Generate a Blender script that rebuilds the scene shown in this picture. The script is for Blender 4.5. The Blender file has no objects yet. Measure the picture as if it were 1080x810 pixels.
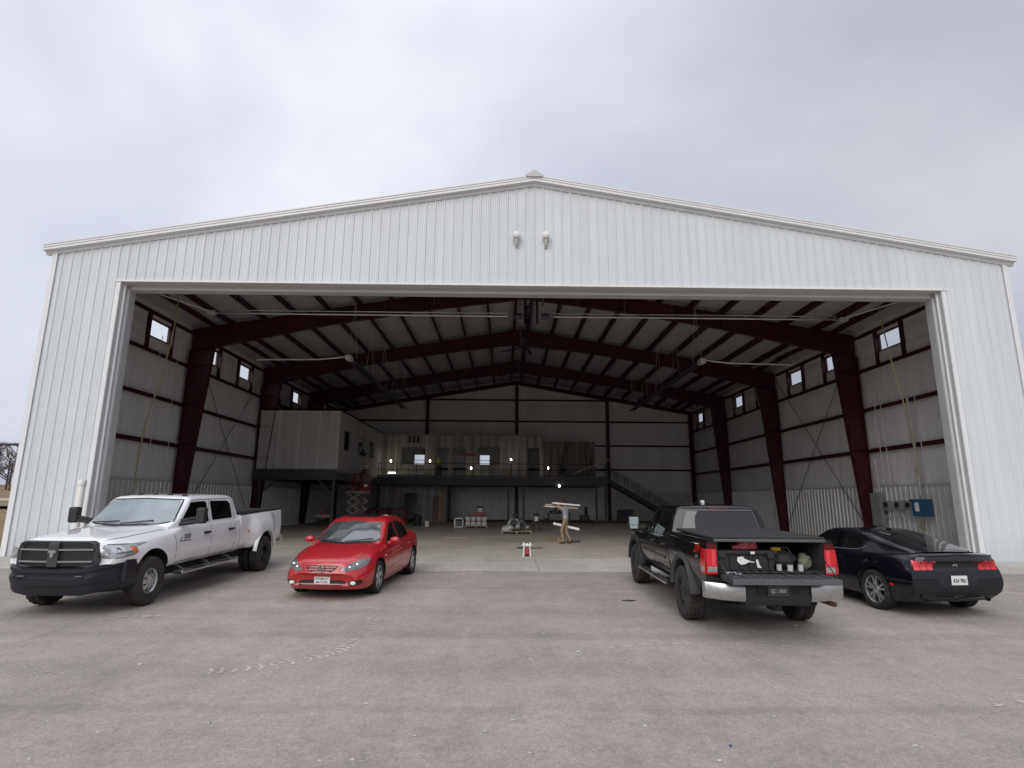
import bpy, bmesh, math, random
from mathutils import Vector, Matrix
from mathutils.bvhtree import BVHTree
R = math.radians
random.seed(7)
scene = bpy.context.scene
COL = scene.collection

# ------------------------------------------------------------------ materials
M = {}
def mat(name, col, rough=.6, metal=0., spec=.5, var=0., vscale=3., bump=0., bscale=60., coat=0., ior=None,
        emit=None, estr=1., stretch=None, var2=0., v2scale=.3, col2=None):
    m = bpy.data.materials.new(name); m.use_nodes = True
    nt = m.node_tree; N = nt.nodes; L = nt.links
    b = N['Principled BSDF']
    b.inputs['Base Color'].default_value = (*col, 1)
    b.inputs['Roughness'].default_value = rough
    b.inputs['Metallic'].default_value = metal
    b.inputs['Specular IOR Level'].default_value = spec
    if coat:
        b.inputs['Coat Weight'].default_value = coat; b.inputs['Coat Roughness'].default_value = .04
    if ior: b.inputs['IOR'].default_value = ior
    if emit:
        b.inputs['Emission Color'].default_value = (*emit, 1); b.inputs['Emission Strength'].default_value = estr
    tc = None
    if var or bump or var2:
        tc = N.new('ShaderNodeTexCoord'); src = tc.outputs['Object']
        if stretch:
            mp = N.new('ShaderNodeMapping'); mp.inputs['Scale'].default_value = stretch
            L.new(src, mp.inputs[0]); src = mp.outputs[0]
    if var or var2:
        prev = None
        for amt, sc, dt in ((var, vscale, 6), (var2, v2scale, 3)):
            if not amt: continue
            n = N.new('ShaderNodeTexNoise'); n.inputs['Scale'].default_value = sc
            n.inputs['Detail'].default_value = dt; n.inputs['Roughness'].default_value = .65
            L.new(src, n.inputs['Vector'])
            mr = N.new('ShaderNodeMapRange'); mr.inputs[1].default_value = .3; mr.inputs[2].default_value = .7
            mr.inputs[3].default_value = 0; mr.inputs[4].default_value = 1
            L.new(n.outputs[0], mr.inputs[0])
            mx = N.new('ShaderNodeMix'); mx.data_type = 'RGBA'; 
            c2 = col2 or tuple(max(0, c * (1 - amt)) for c in col)
            L.new(mr.outputs[0], mx.inputs[0])
            if prev is None:
                mx.inputs[6].default_value = (*[min(1, c * (1 + amt * .3)) for c in col], 1); mx.inputs[7].default_value = (*c2, 1)
            else:
                mx.blend_type = 'MULTIPLY'; L.new(prev, mx.inputs[6]); mx.inputs[7].default_value = (1 - amt, 1 - amt, 1 - amt, 1)
            prev = mx.outputs[2]
        L.new(prev, b.inputs['Base Color'])
    if bump:
        n = N.new('ShaderNodeTexNoise'); n.inputs['Scale'].default_value = bscale; n.inputs['Detail'].default_value = 5
        L.new(src, n.inputs['Vector'])
        bp = N.new('ShaderNodeBump'); bp.inputs['Strength'].default_value = bump; bp.inputs['Distance'].default_value = .02 if bump < 1.5 else .05; bp.inputs['Strength'].default_value = min(1, bump)
        L.new(n.outputs[0], bp.inputs['Height']); L.new(bp.outputs[0], b.inputs['Normal'])
    M[name] = m
    return m

mat('siding', (.675, .715, .742), .42, var=.05, vscale=.6, var2=.06, v2scale=5, stretch=(1, 1, .12))
def siding_detail():
    m = M['siding']; nt = m.node_tree; N = nt.nodes; L = nt.links; b = N['Principled BSDF']
    src = b.inputs['Base Color'].links[0].from_socket; tc = N.new('ShaderNodeTexCoord'); sp = N.new('ShaderNodeSeparateXYZ'); L.new(tc.outputs['Object'], sp.inputs[0])
    def mth(op, a, b_=None):
        q = N.new('ShaderNodeMath'); q.operation = op
        for i, k in enumerate((a, b_)):
            if k is None: continue
            if isinstance(k, (int, float)): q.inputs[i].default_value = k
            else: L.new(k, q.inputs[i])
        return q.outputs[0]
    pan = mth('FLOOR', mth('DIVIDE', sp.outputs[0], .915)); wn = N.new('ShaderNodeTexWhiteNoise'); wn.noise_dimensions = '1D'; L.new(pan, wn.inputs['W'])
    tone = mth('ADD', mth('MULTIPLY', wn.outputs['Value'], .07), .945)
    n = N.new('ShaderNodeTexNoise'); n.inputs['Scale'].default_value = 1; n.inputs['Detail'].default_value = 5; mp = N.new('ShaderNodeMapping'); mp.inputs['Scale'].default_value = (6, 6, .35)
    L.new(tc.outputs['Object'], mp.inputs[0]); L.new(mp.outputs[0], n.inputs['Vector'])
    streak = mth('ADD', mth('MULTIPLY', n.outputs[0], .12), .94)
    mr = N.new('ShaderNodeMapRange'); mr.inputs[1].default_value = 0; mr.inputs[2].default_value = .7; mr.inputs[3].default_value = .86; mr.inputs[4].default_value = 1; L.new(mth('SUBTRACT', sp.outputs[2], mth('MULTIPLY', n.outputs[0], .35)), mr.inputs[0])
    f = mth('MULTIPLY', mth('MULTIPLY', tone, streak), mr.outputs[0])
    mx = N.new('ShaderNodeMix'); mx.data_type = 'RGBA'; mx.blend_type = 'MULTIPLY'; mx.inputs[0].default_value = 1; L.new(src, mx.inputs[6]); L.new(f, mx.inputs[7]); L.new(mx.outputs[2], b.inputs['Base Color'])
siding_detail()
mat('trim', (.76, .77, .78), .4, var=.05, vscale=2)
mat('trimgrey', (.52, .53, .54), .45, var=.08, vscale=1.5)
mat('trimtan', (.55, .53, .50), .5, var=.08, vscale=1.5)
mat('maroon', (.060, .008, .014), .5, var=.35, vscale=2.2, var2=.2, v2scale=9, spec=.4)
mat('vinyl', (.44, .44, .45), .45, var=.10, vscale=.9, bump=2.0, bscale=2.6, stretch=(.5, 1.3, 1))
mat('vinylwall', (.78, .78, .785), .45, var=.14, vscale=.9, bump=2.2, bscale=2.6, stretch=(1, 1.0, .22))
mat('galv', (.60, .60, .59), .42, metal=.25, var=.16, vscale=2)
mat('joist', (.045, .045, .055), .5, var=.2)
mat('darksteel', (.04, .045, .06), .5, var=.2, vscale=3)
mat('black', (.012, .012, .013), .5)
mat('blackplastic', (.025, .026, .028), .55, var=.25, vscale=20)
mat('greyplastic', (.10, .105, .11), .5, var=.15, vscale=12)
mat('rubber', (.022, .021, .020), .8, var=.5, vscale=7, bump=.3, bscale=60)
mat('rubberdusty', (.045, .040, .036), .9, var=.5, vscale=5, bump=.3, bscale=60)
mat('chrome', (.75, .75, .76), .12, metal=1)
mat('chromedull', (.60, .61, .62), .28, metal=1, var=.2, vscale=15)
mat('alloy', (.55, .56, .57), .3, metal=.8, var=.15, vscale=12)
mat('darkalloy', (.05, .05, .055), .35, metal=.6)
mat('glassdark', (.012, .014, .016), .04, spec=.6, ior=1.6)
mat('glasstint', (.004, .0045, .005), .04, spec=.6, ior=1.55)
mat('windshield', (.20, .25, .26), .07, spec=.8, ior=1.9, var=.35, vscale=1.3)
mat('glasslamp', (.46, .48, .50), .10, spec=.8, metal=.45, var=.25, vscale=9)
mat('amber', (.75, .14, .03), .15, spec=.6)
mat('redlamp', (.62, .012, .02), .12, spec=.6, coat=.6)
mat('redlampbright', (.80, .06, .09), .12, spec=.6, coat=.6)
mat('whitelamp', (.75, .75, .75), .2)
mat('whitepaint', (.86, .87, .88), .28, coat=1., var=.03, vscale=2, var2=.04, v2scale=7)
mat('redpaint', (.47, .010, .018), .3, coat=1., var=.1, vscale=2)
mat('blackpaint', (.003, .003, .004), .4, coat=1., spec=.1)
mat('navypaint', (.003, .0035, .008), .4, coat=1., spec=.1)
mat('navybumper', (.014, .015, .023), .42, var=.15, vscale=8)
mat('tonneau', (.022, .022, .023), .75, var=.2, vscale=3, bump=.2, bscale=200)
mat('bedliner', (.05, .052, .056), .8, var=.4, vscale=12, bump=.5, bscale=90)
mat('underbody', (.010, .010, .010), .9)
mat('plate', (.74, .75, .74), .4)
mat('platedark', (.06, .06, .065), .3)
mat('ink', (.05, .06, .12), .5)
mat('inkblack', (.01, .01, .012), .5)
mat('redbadge', (.55, .01, .01), .3)
mat('pink', (.78, .16, .22), .6, var=.2, vscale=20)
mat('pvc', (.80, .80, .77), .4, var=.05)
mat('drywall', (.30, .29, .275), .8, var=.12, vscale=1.5)
mat('wood', (.42, .32, .21), .7, var=.3, vscale=3, stretch=(1, 8, 8))
mat('plank', (.62, .56, .47), .7, var=.2, vscale=3, stretch=(1, 8, 8))
mat('whiteplank', (.80, .80, .78), .6, var=.06)
mat('skin', (.45, .26, .18), .6)
mat('shirt', (.36, .38, .43), .85, var=.15, vscale=8)
mat('khaki', (.30, .23, .15), .85, var=.2, vscale=8)
mat('boot', (.05, .03, .02), .8)
mat('darkcloth', (.03, .03, .035), .9, var=.2, vscale=10)
mat('hivis', (.30, .38, .05), .8, var=.15, vscale=10)
mat('hardhat', (.78, .78, .76), .35)
mat('hair', (.03, .02, .015), .8)
mat('liftred', (.30, .04, .045), .45, var=.3, vscale=5)
mat('liftgrey', (.42, .38, .34), .5, var=.3, vscale=6)
mat('bluebox', (.03, .10, .19), .4, var=.15, vscale=4)
mat('greybox', (.23, .25, .26), .45, var=.15, vscale=4)
mat('wrap', (.60, .60, .58), .35, var=.45, vscale=9, bump=.8, bscale=9)
mat('rope', (.33, .31, .17), .8)
mat('cord', (.55, .55, .55), .7)
mat('bark', (.085, .07, .06), .9, var=.3)
mat('twig', (.13, .105, .095), .95, var=.3, vscale=.7)
mat('grass', (.27, .19, .085), .95, var=.45, vscale=.25, var2=.3, v2scale=8, bump=.6, bscale=8)
mat('road', (.20, .20, .20), .9, var=.15, vscale=.5)
mat('bulb', (1, .95, .85), .4, emit=(1, .93, .80), estr=12)
mat('screen', (.5, .5, .5), .4)
mat('toolyellow', (.55, .36, .03), .5)
mat('bagdark', (.045, .045, .05), .85, var=.3, vscale=20, bump=.4, bscale=30)
mat('olive', (.22, .23, .17), .8, var=.4, vscale=18)
mat('sticker', (.82, .82, .80), .5)
mat('concretedark', (.30, .28, .26), .85, var=.2)
mat('chip', (.52, .50, .47), .8, var=.4, vscale=3)
mat('orange', (.60, .16, .03), .6)

def see_glass(name, tint=(.92, .95, .95), mixf=.12):
    m = bpy.data.materials.new(name); m.use_nodes = True; nt = m.node_tree; N = nt.nodes; L = nt.links
    for n in list(N):
        if n.type == 'BSDF_PRINCIPLED': N.remove(n)
    out = [n for n in N if n.type == 'OUTPUT_MATERIAL'][0]
    t = N.new('ShaderNodeBsdfTransparent'); t.inputs[0].default_value = (*tint, 1)
    g = N.new('ShaderNodeBsdfGlossy'); g.inputs['Roughness'].default_value = .03
    mx = N.new('ShaderNodeMixShader'); mx.inputs[0].default_value = mixf
    L.new(t.outputs[0], mx.inputs[1]); L.new(g.outputs[0], mx.inputs[2]); L.new(mx.outputs[0], out.inputs[0])
    M[name] = m
see_glass('pane', (.98, .99, .99), .04)

def ramp(N, stops):
    r = N.new('ShaderNodeValToRGB'); e = r.color_ramp.elements
    e[0].position, e[0].color = stops[0][0], (*stops[0][1], 1)
    e[1].position, e[1].color = stops[-1][0], (*stops[-1][1], 1)
    for p, c in stops[1:-1]:
        k = e.new(p); k.color = (*c, 1)
    return r

def ground_mat(name, base, dark, light, speck, rough=.9, streaks=True, gloss=False, seams=()):
    """mottled paving: big stains, drag streaks across, aggregate grain, pale specks"""
    m = bpy.data.materials.new(name); m.use_nodes = True; nt = m.node_tree; N = nt.nodes; L = nt.links
    b = N['Principled BSDF']; b.inputs['Roughness'].default_value = rough
    b.inputs['Specular IOR Level'].default_value = .3
    tc = N.new('ShaderNodeTexCoord')
    def noise(scale, detail=5, stretch=None, rgh=.6):
        n = N.new('ShaderNodeTexNoise'); n.inputs['Scale'].default_value = scale; n.inputs['Detail'].default_value = detail
        n.inputs['Roughness'].default_value = rgh
        if stretch:
            mp = N.new('ShaderNodeMapping'); mp.inputs['Scale'].default_value = stretch
            L.new(tc.outputs['Object'], mp.inputs[0]); L.new(mp.outputs[0], n.inputs['Vector'])
        else: L.new(tc.outputs['Object'], n.inputs['Vector'])
        return n
    big = noise(.33, 7, None, .68)
    r1 = ramp(N, ((.32, dark), (.5, base), (.70, light))); L.new(big.outputs[0], r1.inputs[0])
    cur = r1.outputs[0]
    def mult(cur, fac, lo, hi, p0=.3, p1=.7):
        mr = N.new('ShaderNodeMapRange'); mr.inputs[1].default_value = p0; mr.inputs[2].default_value = p1
        mr.inputs[3].default_value = lo; mr.inputs[4].default_value = hi; L.new(fac, mr.inputs[0])
        mx = N.new('ShaderNodeMix'); mx.data_type = 'RGBA'; mx.blend_type = 'MULTIPLY'; mx.inputs[0].default_value = 1
        L.new(cur, mx.inputs[6]); L.new(mr.outputs[0], mx.inputs[7]); return mx.outputs[2]
    if streaks:
        s = noise(1.0, 6, (.16, 1.1, 1)); cur = mult(cur, s.outputs[0], .92, 1.06)
        s = noise(1.0, 4, (1.3, .12, 1)); cur = mult(cur, s.outputs[0], .93, 1.06)
    g = noise(2.2, 8, None, .75); cur = mult(cur, g.outputs[0], .86, 1.13)
    g = noise(17, 6, None, .8); cur = mult(cur, g.outputs[0], .80, 1.20)
    g2 = noise(70, 4, None, .85); cur = mult(cur, g2.outputs[0], .60, 1.38)
    if speck:
        v = N.new('ShaderNodeTexVoronoi'); v.inputs['Scale'].default_value = 2.3; L.new(tc.outputs['Object'], v.inputs['Vector'])
        n = noise(.8, 2); 
        th = N.new('ShaderNodeMath'); th.operation = 'MULTIPLY'; th.inputs[1].default_value = .075; L.new(n.outputs[0], th.inputs[0])
        lt = N.new('ShaderNodeMath'); lt.operation = 'LESS_THAN'; L.new(v.outputs['Distance'], lt.inputs[0]); L.new(th.outputs[0], lt.inputs[1])
        mx = N.new('ShaderNodeMix'); mx.data_type = 'RGBA'; L.new(lt.outputs[0], mx.inputs[0]); L.new(cur, mx.inputs[6])
        mx.inputs[7].default_value = (.55, .53, .50, 1); cur = mx.outputs[2]
    sp = N.new('ShaderNodeSeparateXYZ'); L.new(tc.outputs['Object'], sp.inputs[0])
    def mth(op, a, b=None):
        q = N.new('ShaderNodeMath'); q.operation = op
        for i, k in enumerate((a, b)):
            if k is None: continue
            if isinstance(k, (int, float)): q.inputs[i].default_value = k
            else: L.new(k, q.inputs[i])
        return q.outputs[0]
    wob = noise(.9, 4).outputs[0]
    for (ax, c0, wd, amt) in seams:     # paving joints: slightly wandering darker bands
        d = mth('ABSOLUTE', mth('ADD', mth('SUBTRACT', sp.outputs[ax], c0), mth('MULTIPLY', mth('SUBTRACT', wob, .5), .35)))
        mr = N.new('ShaderNodeMapRange'); mr.interpolation_type = 'SMOOTHSTEP'; mr.inputs[1].default_value = wd * .25; mr.inputs[2].default_value = wd
        mr.inputs[3].default_value = 1 - amt; mr.inputs[4].default_value = 1; L.new(d, mr.inputs[0])
        mx = N.new('ShaderNodeMix'); mx.data_type = 'RGBA'; mx.blend_type = 'MULTIPLY'; mx.inputs[0].default_value = 1
        L.new(cur, mx.inputs[6]); L.new(mr.outputs[0], mx.inputs[7]); cur = mx.outputs[2]
    L.new(cur, b.inputs['Base Color'])
    bp = N.new('ShaderNodeBump'); bp.inputs['Strength'].default_value = .5; bp.inputs['Distance'].default_value = .006
    L.new(g2.outputs[0], bp.inputs['Height']); L.new(bp.outputs[0], b.inputs['Normal'])
    if gloss:
        b.inputs['Roughness'].default_value = .45
    M[name] = m
SE = ((1, 6.1, .16, .11), (1, 8.9, .25, .10), (1, 7.3, .5, .07), (0, -7.5, .1, .06), (1, 12.9, .08, .14), (1, 10.4, .3, .06), (1, 4.0, .2, .08))
for nm, k in (('asphalt', 1), ('asphaltlight', 1.16), ('asphaltpale', 1.5), ('asphaltdark', .84)):
    ground_mat(nm, *[tuple(c * k for c in q) for q in ((.346, .309, .273), (.312, .279, .246), (.380, .339, .300))], True, seams=SE)
ground_mat('apron', (.47, .44, .395), (.41, .38, .345), (.53, .50, .455), False, streaks=True)
ground_mat('slab', (.54, .49, .43), (.42, .38, .335), (.62, .57, .51), False, gloss=True, rough=.5)

def striped(name, base, alt, period, duty, soft=None, extra=None, axis=0):
    """vertical bands that belong to the wall (taped joints, studs)"""
    m = bpy.data.materials.new(name); m.use_nodes = True; nt = m.node_tree; N = nt.nodes; L = nt.links
    b = N['Principled BSDF']; b.inputs['Roughness'].default_value = .8
    tc = N.new('ShaderNodeTexCoord'); sp = N.new('ShaderNodeSeparateXYZ'); L.new(tc.outputs['Object'], sp.inputs[0])
    co = sp.outputs[axis]
    d = N.new('ShaderNodeMath'); d.operation = 'DIVIDE'; d.inputs[1].default_value = period; L.new(co, d.inputs[0])
    f = N.new('ShaderNodeMath'); f.operation = 'FRACT'; L.new(d.outputs[0], f.inputs[0])
    lt = N.new('ShaderNodeMath'); lt.operation = 'LESS_THAN'; lt.inputs[1].default_value = duty; L.new(f.outputs[0], lt.inputs[0])
    mx = N.new('ShaderNodeMix'); mx.data_type = 'RGBA'; L.new(lt.outputs[0], mx.inputs[0])
    mx.inputs[6].default_value = (*base, 1); mx.inputs[7].default_value = (*alt, 1)
    cur = mx.outputs[2]
    n = N.new('ShaderNodeTexNoise'); n.inputs['Scale'].default_value = 1
    mp = N.new('ShaderNodeMapping'); mp.inputs['Scale'].default_value = (3.0, 3.0, .25)
    n.inputs['Detail'].default_value = 5; L.new(tc.outputs['Object'], mp.inputs[0]); L.new(mp.outputs[0], n.inputs['Vector'])
    r = ramp(N, extra or ((.3, (.85, .85, .85)), (.7, (1.1, 1.1, 1.1)))); L.new(n.outputs[0], r.inputs[0])
    m2 = N.new('ShaderNodeMix'); m2.data_type = 'RGBA'; m2.blend_type = 'MULTIPLY'; m2.inputs[0].default_value = 1
    L.new(cur, m2.inputs[6]); L.new(r.outputs[0], m2.inputs[7]); L.new(m2.outputs[2], b.inputs['Base Color'])
    M[name] = m
striped('tapedwall', (.48, .47, .45), (.60, .59, .57), 1.2, .07)
striped('tapedside', (.45, .445, .43), (.52, .515, .50), 1.2, .07, axis=1)
striped('studwall', (.34, .335, .32), (.46, .45, .43), .61, .2,
        extra=((.36, (.68, .62, .58)), (.5, (1, .98, .95)), (.66, (1.15, 1.12, 1.08))))
striped('studdark', (.18, .175, .17), (.25, .24, .23), .61, .16,
        extra=((.38, (.6, .42, .36)), (.5, (1, .93, .88)), (.68, (.85, .88, .9))))

# ------------------------------------------------------------------ mesh builder
class MB:
    def __init__(s): s.v = []; s.f = []; s.m = []; s.mat = 0; s.X = Matrix.Identity(4)
    def add(s, vs, fs, mat=None):
        o = len(s.v); s.v += [tuple(s.X @ Vector(p)) for p in vs]
        for f in fs: s.f.append(tuple(i + o for i in f)); s.m.append(s.mat if mat is None else mat)
        return s
    def box(s, x0, x1, y0, y1, z0, z1, mat=None):
        vs = [(x, y, z) for z in (z0, z1) for y in (y0, y1) for x in (x0, x1)]
        return s.add(vs, [(0, 2, 3, 1), (4, 5, 7, 6), (0, 1, 5, 4), (2, 6, 7, 3), (0, 4, 6, 2), (1, 3, 7, 5)], mat)
    def bbox(s, x0, x1, y0, y1, z0, z1, b=.02, mat=None):
        """box with bevelled edges"""
        bm = bmesh.new(); bmesh.ops.create_cube(bm, size=1)
        for v in bm.verts:
            v.co = Vector(((x0 + x1) / 2 + v.co.x * (x1 - x0), (y0 + y1) / 2 + v.co.y * (y1 - y0), (z0 + z1) / 2 + v.co.z * (z1 - z0)))
        bmesh.ops.bevel(bm, geom=bm.edges[:], offset=b, segments=2, affect='EDGES', profile=.6)
        bm.verts.index_update()
        s.add([v.co[:] for v in bm.verts], [[v.index for v in f.verts] for f in bm.faces], mat); bm.free(); return s
    def bar(s, p, q, w, h=None, up=(0, 0, 1), mat=None):
        p, q = Vector(p), Vector(q); d = (q - p).normalized(); h = h or w
        u = Vector(up)
        if abs(d.dot(u)) > .98: u = Vector((0, 1, 0)) if abs(d.y) < .9 else Vector((1, 0, 0))
        a = d.cross(u).normalized() * w / 2; b = a.cross(d).normalized() * h / 2
        vs = [p + a + b, p - a + b, p - a - b, p + a - b, q + a + b, q - a + b, q - a - b, q + a - b]
        return s.add(vs, [(0, 1, 2, 3), (7, 6, 5, 4), (0, 4, 5, 1), (1, 5, 6, 2), (2, 6, 7, 3), (3, 7, 4, 0)], mat)
    def tube(s, pts, r, n=8, mat=None, caps=True):
        pts = [Vector(p) for p in pts]; rs = r if isinstance(r, (list, tuple)) else [r] * len(pts); vs = []; fs = []
        pa = None
        for i, p in enumerate(pts):
            d = (pts[min(i + 1, len(pts) - 1)] - pts[max(i - 1, 0)]).normalized()
            if pa is None:
                u = Vector((0, 0, 1)) if abs(d.z) < .9 else Vector((1, 0, 0))
                a = d.cross(u).normalized()
            else: a = (pa - d * pa.dot(d)).normalized()
            pa = a; b = d.cross(a)
            for k in range(n):
                t = 2 * math.pi * k / n; vs.append(p + (a * math.cos(t) + b * math.sin(t)) * rs[i])
        for i in range(len(pts) - 1):
            for k in range(n):
                fs.append((i * n + k, i * n + (k + 1) % n, (i + 1) * n + (k + 1) % n, (i + 1) * n + k))
        if caps: fs += [tuple(range(n))[::-1], tuple((len(pts) - 1) * n + k for k in range(n))]
        return s.add(vs, fs, mat)
    def prism(s, poly, axis, a, b, mat=None):
        """poly: 2-D outline; axis 'x': poly=(y,z); 'y': poly=(x,z); 'z': poly=(x,y)"""
        def P(p, t): return {'x': (t, p[0], p[1]), 'y': (p[0], t, p[1]), 'z': (p[0], p[1], t)}[axis]
        n = len(poly)
        vs = [P(p, a) for p in poly] + [P(p, b) for p in poly]
        fs = [tuple(range(n)), tuple(range(2 * n - 1, n - 1, -1))] + [(i, i + n, (i + 1) % n + n, (i + 1) % n) for i in range(n)]
        return s.add(vs, fs, mat)
    def lathe(s, prof, n=32, axis='y', c=(0, 0, 0), mat=None, rfun=None, close=False):
        """prof: (radius, along) pairs"""
        vs = []; fs = []; m = len(prof)
        for k in range(n):
            t = 2 * math.pi * k / n
            for j, (r, a) in enumerate(prof):
                if rfun: r = rfun(r, a, k, j)
                x, y = r * math.cos(t), r * math.sin(t)
                vs.append({'y': (c[0] + x, c[1] + a, c[2] + y), 'z': (c[0] + x, c[1] + y, c[2] + a), 'x': (c[0] + a, c[1] + x, c[2] + y)}[axis])
        for k in range(n):
            for j in range(m if close else m - 1):
                fs.append((k * m + j, k * m + (j + 1) % m, ((k + 1) % n) * m + (j + 1) % m, ((k + 1) % n) * m + j))
        return s.add(vs, fs, mat)
    def blob(s, c, rad, seed=0, amp=.15, nu=12, nv=8, mat=None):
        rr = random.Random(seed); vs = []; fs = []
        ph = [rr.uniform(0, 6.28) for _ in range(6)]
        for j in range(nv + 1):
            th = math.pi * j / nv
            for i in range(nu):
                f = 2 * math.pi * i / nu
                k = 1 + amp * (math.sin(3 * f + ph[0]) * math.sin(2 * th + ph[1]) + .6 * math.sin(5 * f + ph[2]) * math.sin(4 * th + ph[3]))
                vs.append((c[0] + rad[0] * k * math.sin(th) * math.cos(f), c[1] + rad[1] * k * math.sin(th) * math.sin(f), c[2] + rad[2] * k * math.cos(th)))
        for j in range(nv):
            for i in range(nu): fs.append((j * nu + i, j * nu + (i + 1) % nu, (j + 1) * nu + (i + 1) % nu, (j + 1) * nu + i))
        return s.add(vs, fs, mat)
    def build(s, name, mats, parent=None, smooth=None, normals=True, loc=None):
        me = bpy.data.meshes.new(name); me.from_pydata(s.v, [], s.f)
        if not isinstance(mats, (list, tuple)): mats = [mats]
        for m in mats: me.materials.append(M[m] if isinstance(m, str) else m)
        me.polygons.foreach_set('material_index', s.m)
        if normals:
            bm = bmesh.new(); bm.from_mesh(me); bmesh.ops.remove_doubles(bm, verts=bm.verts, dist=1e-5)
            bmesh.ops.recalc_face_normals(bm, faces=bm.faces); bm.to_mesh(me); bm.free()
        if smooth:
            me.polygons.foreach_set('use_smooth', [True] * len(me.polygons)); me.set_sharp_from_angle(angle=R(smooth))
        me.update()
        o = bpy.data.objects.new(name, me); COL.objects.link(o)
        if parent: o.parent = parent
        if loc: o.location = loc
        return o

def tag(o, label=None, cat=None, group=None, kind=None):
    if label: o['label'] = label
    if cat: o['category'] = cat
    if group: o['group'] = group
    if kind: o['kind'] = kind
    return o
def thing(name, label, cat, loc=(0, 0, 0), rz=0, group=None, rot=None):
    o = bpy.data.objects.new(name, None); COL.objects.link(o)
    o.location = loc; o.rotation_euler = rot or (0, 0, rz)
    return tag(o, label, cat, group)
def copy_tree(o, parent=None, **kw):
    c = o.copy(); COL.objects.link(c)
    if parent: c.parent = parent
    for k, v in kw.items(): setattr(c, k, v)
    for ch in [x for x in o.children]: copy_tree(ch, c)
    return c
def text_mesh(mb, body, size, frame, depth=.002, mat=None, sx=1.0, bold=0.0, shear=0.0):
    """lettering: frame maps (x right, y up, z out) to the surface"""
    cu = bpy.data.curves.new('t', 'FONT'); cu.body = body; cu.size = size; cu.align_x = 'CENTER'; cu.align_y = 'CENTER'
    cu.extrude = depth; cu.offset = bold; cu.shear = shear; cu.resolution_u = 3
    ob = bpy.data.objects.new('t', cu); COL.objects.link(ob)
    dg = bpy.context.evaluated_depsgraph_get(); me = bpy.data.meshes.new_from_object(ob.evaluated_get(dg))
    X = mb.X.copy(); mb.X = frame @ Matrix.Diagonal((sx, 1, 1, 1))
    mb.add([v.co[:] for v in me.vertices], [tuple(p.vertices) for p in me.polygons], mat)
    mb.X = X; bpy.data.meshes.remove(me); bpy.data.objects.remove(ob); bpy.data.curves.remove(cu)
def frame(o, x, y):
    o, x, y = Vector(o), Vector(x).normalized(), Vector(y); z = x.cross(y).normalized(); y = z.cross(x)
    m = Matrix.Identity(4)
    for i in range(3): m[i][0], m[i][1], m[i][2], m[i][3] = x[i], y[i], z[i], o[i]
    return m

# ------------------------------------------------------------------ place constants
D = 17.85; BAY = 8.11; W = 15.83; XI = 15.59; XS = 15.77; DB = D + 4 * BAY
HE, HP = 9.735, 12.42; SL = (HP - HE) / W
WO, HO = 13.55, 8.70
G = (4.08, 5.94, 7.76)
SLOPE = .022; YA = 15.36
def gz(y): return 0 if y >= D else -SLOPE * (D - y)
def roofz(x): return HP - SL * abs(x)
# ------------------------------------------------------------------ ground, road, sky
def sheet(name, x0, x1, y0, y1, nx, ny, zf, m, label=None):
    mb = MB(); vs = []; fs = []
    for j in range(ny + 1):
        for i in range(nx + 1):
            x = x0 + (x1 - x0) * i / nx; y = y0 + (y1 - y0) * j / ny; vs.append((x, y, zf(x, y)))
    for j in range(ny):
        for i in range(nx): a = j * (nx + 1) + i; fs.append((a, a + 1, a + nx + 2, a + nx + 1))
    mb.add(vs, fs); o = mb.build(name, m, normals=False, smooth=40); tag(o, kind='structure'); return o
def terrain(x, y):
    far = max(0, -x - 62)
    z = -.78 + .45 * min(1, max(0, (y - 15) / 20)) + min(1.1, max(0, (y - 30) * .02))
    z += min(4.5, max(0, (math.hypot(x, y) - 85)) * .03)
    return z
g = sheet('ground', -900, 900, -300, 1500, 90, 90, terrain, 'grass')
sheet('parking_lot', -40, 40, -14, YA, 8, 6, lambda x, y: gz(max(y, -12)), 'asphalt')
mb = MB(); mb.box(-40, 40, -14, YA, -1.6, -.72); 
o = mb.build('pavement_edge', 'concretedark'); tag(o, kind='structure')
# concrete apron in front of the door and the slab inside, with saw-cut joints
mb = MB()
xs = [-22, -17.5, -13, -8.6, -4.3, 0, 4.3, 8.6, 13, 17.5, 22]
for a, b in zip(xs, xs[1:]):
    mb.add([(a + .006, YA, gz(YA) + .004), (b - .006, YA, gz(YA) + .004), (b - .006, D - .01, .0), (a + .006, D - .01, .0),
            (a + .006, YA, -1), (b - .006, YA, -1), (b - .006, D - .01, -1), (a + .006, D - .01, -1)],
           [(0, 1, 2, 3), (0, 4, 5, 1), (1, 5, 6, 2), (2, 6, 7, 3), (3, 7, 4, 0)])
o = mb.build('pavement_apron', 'apron'); tag(o, kind='structure')
mb = MB()
ys = [D + .16, 21.9, 25.96, 30.0, 34.07, 38.1, 42.18, 46.2, DB - .01]
xs = [-15.7, -11.7, -7.8, -3.9, 0, 3.9, 7.8, 11.7, 15.7]
for a, b in zip(xs, xs[1:]):
    for c, d in zip(ys, ys[1:]): mb.box(a + .004, b - .004, c + .004, d - .004, -.3, 0)
o = mb.build('floor', 'slab'); tag(o, kind='structure')
mb = MB(); mb.box(-13.1, 13.1, D - .004, D + .15, -.3, -.025); o = mb.build('door_threshold', 'joist')
tag(o, 'dark sunken steel track across the hangar doorway floor', 'door track')
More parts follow.
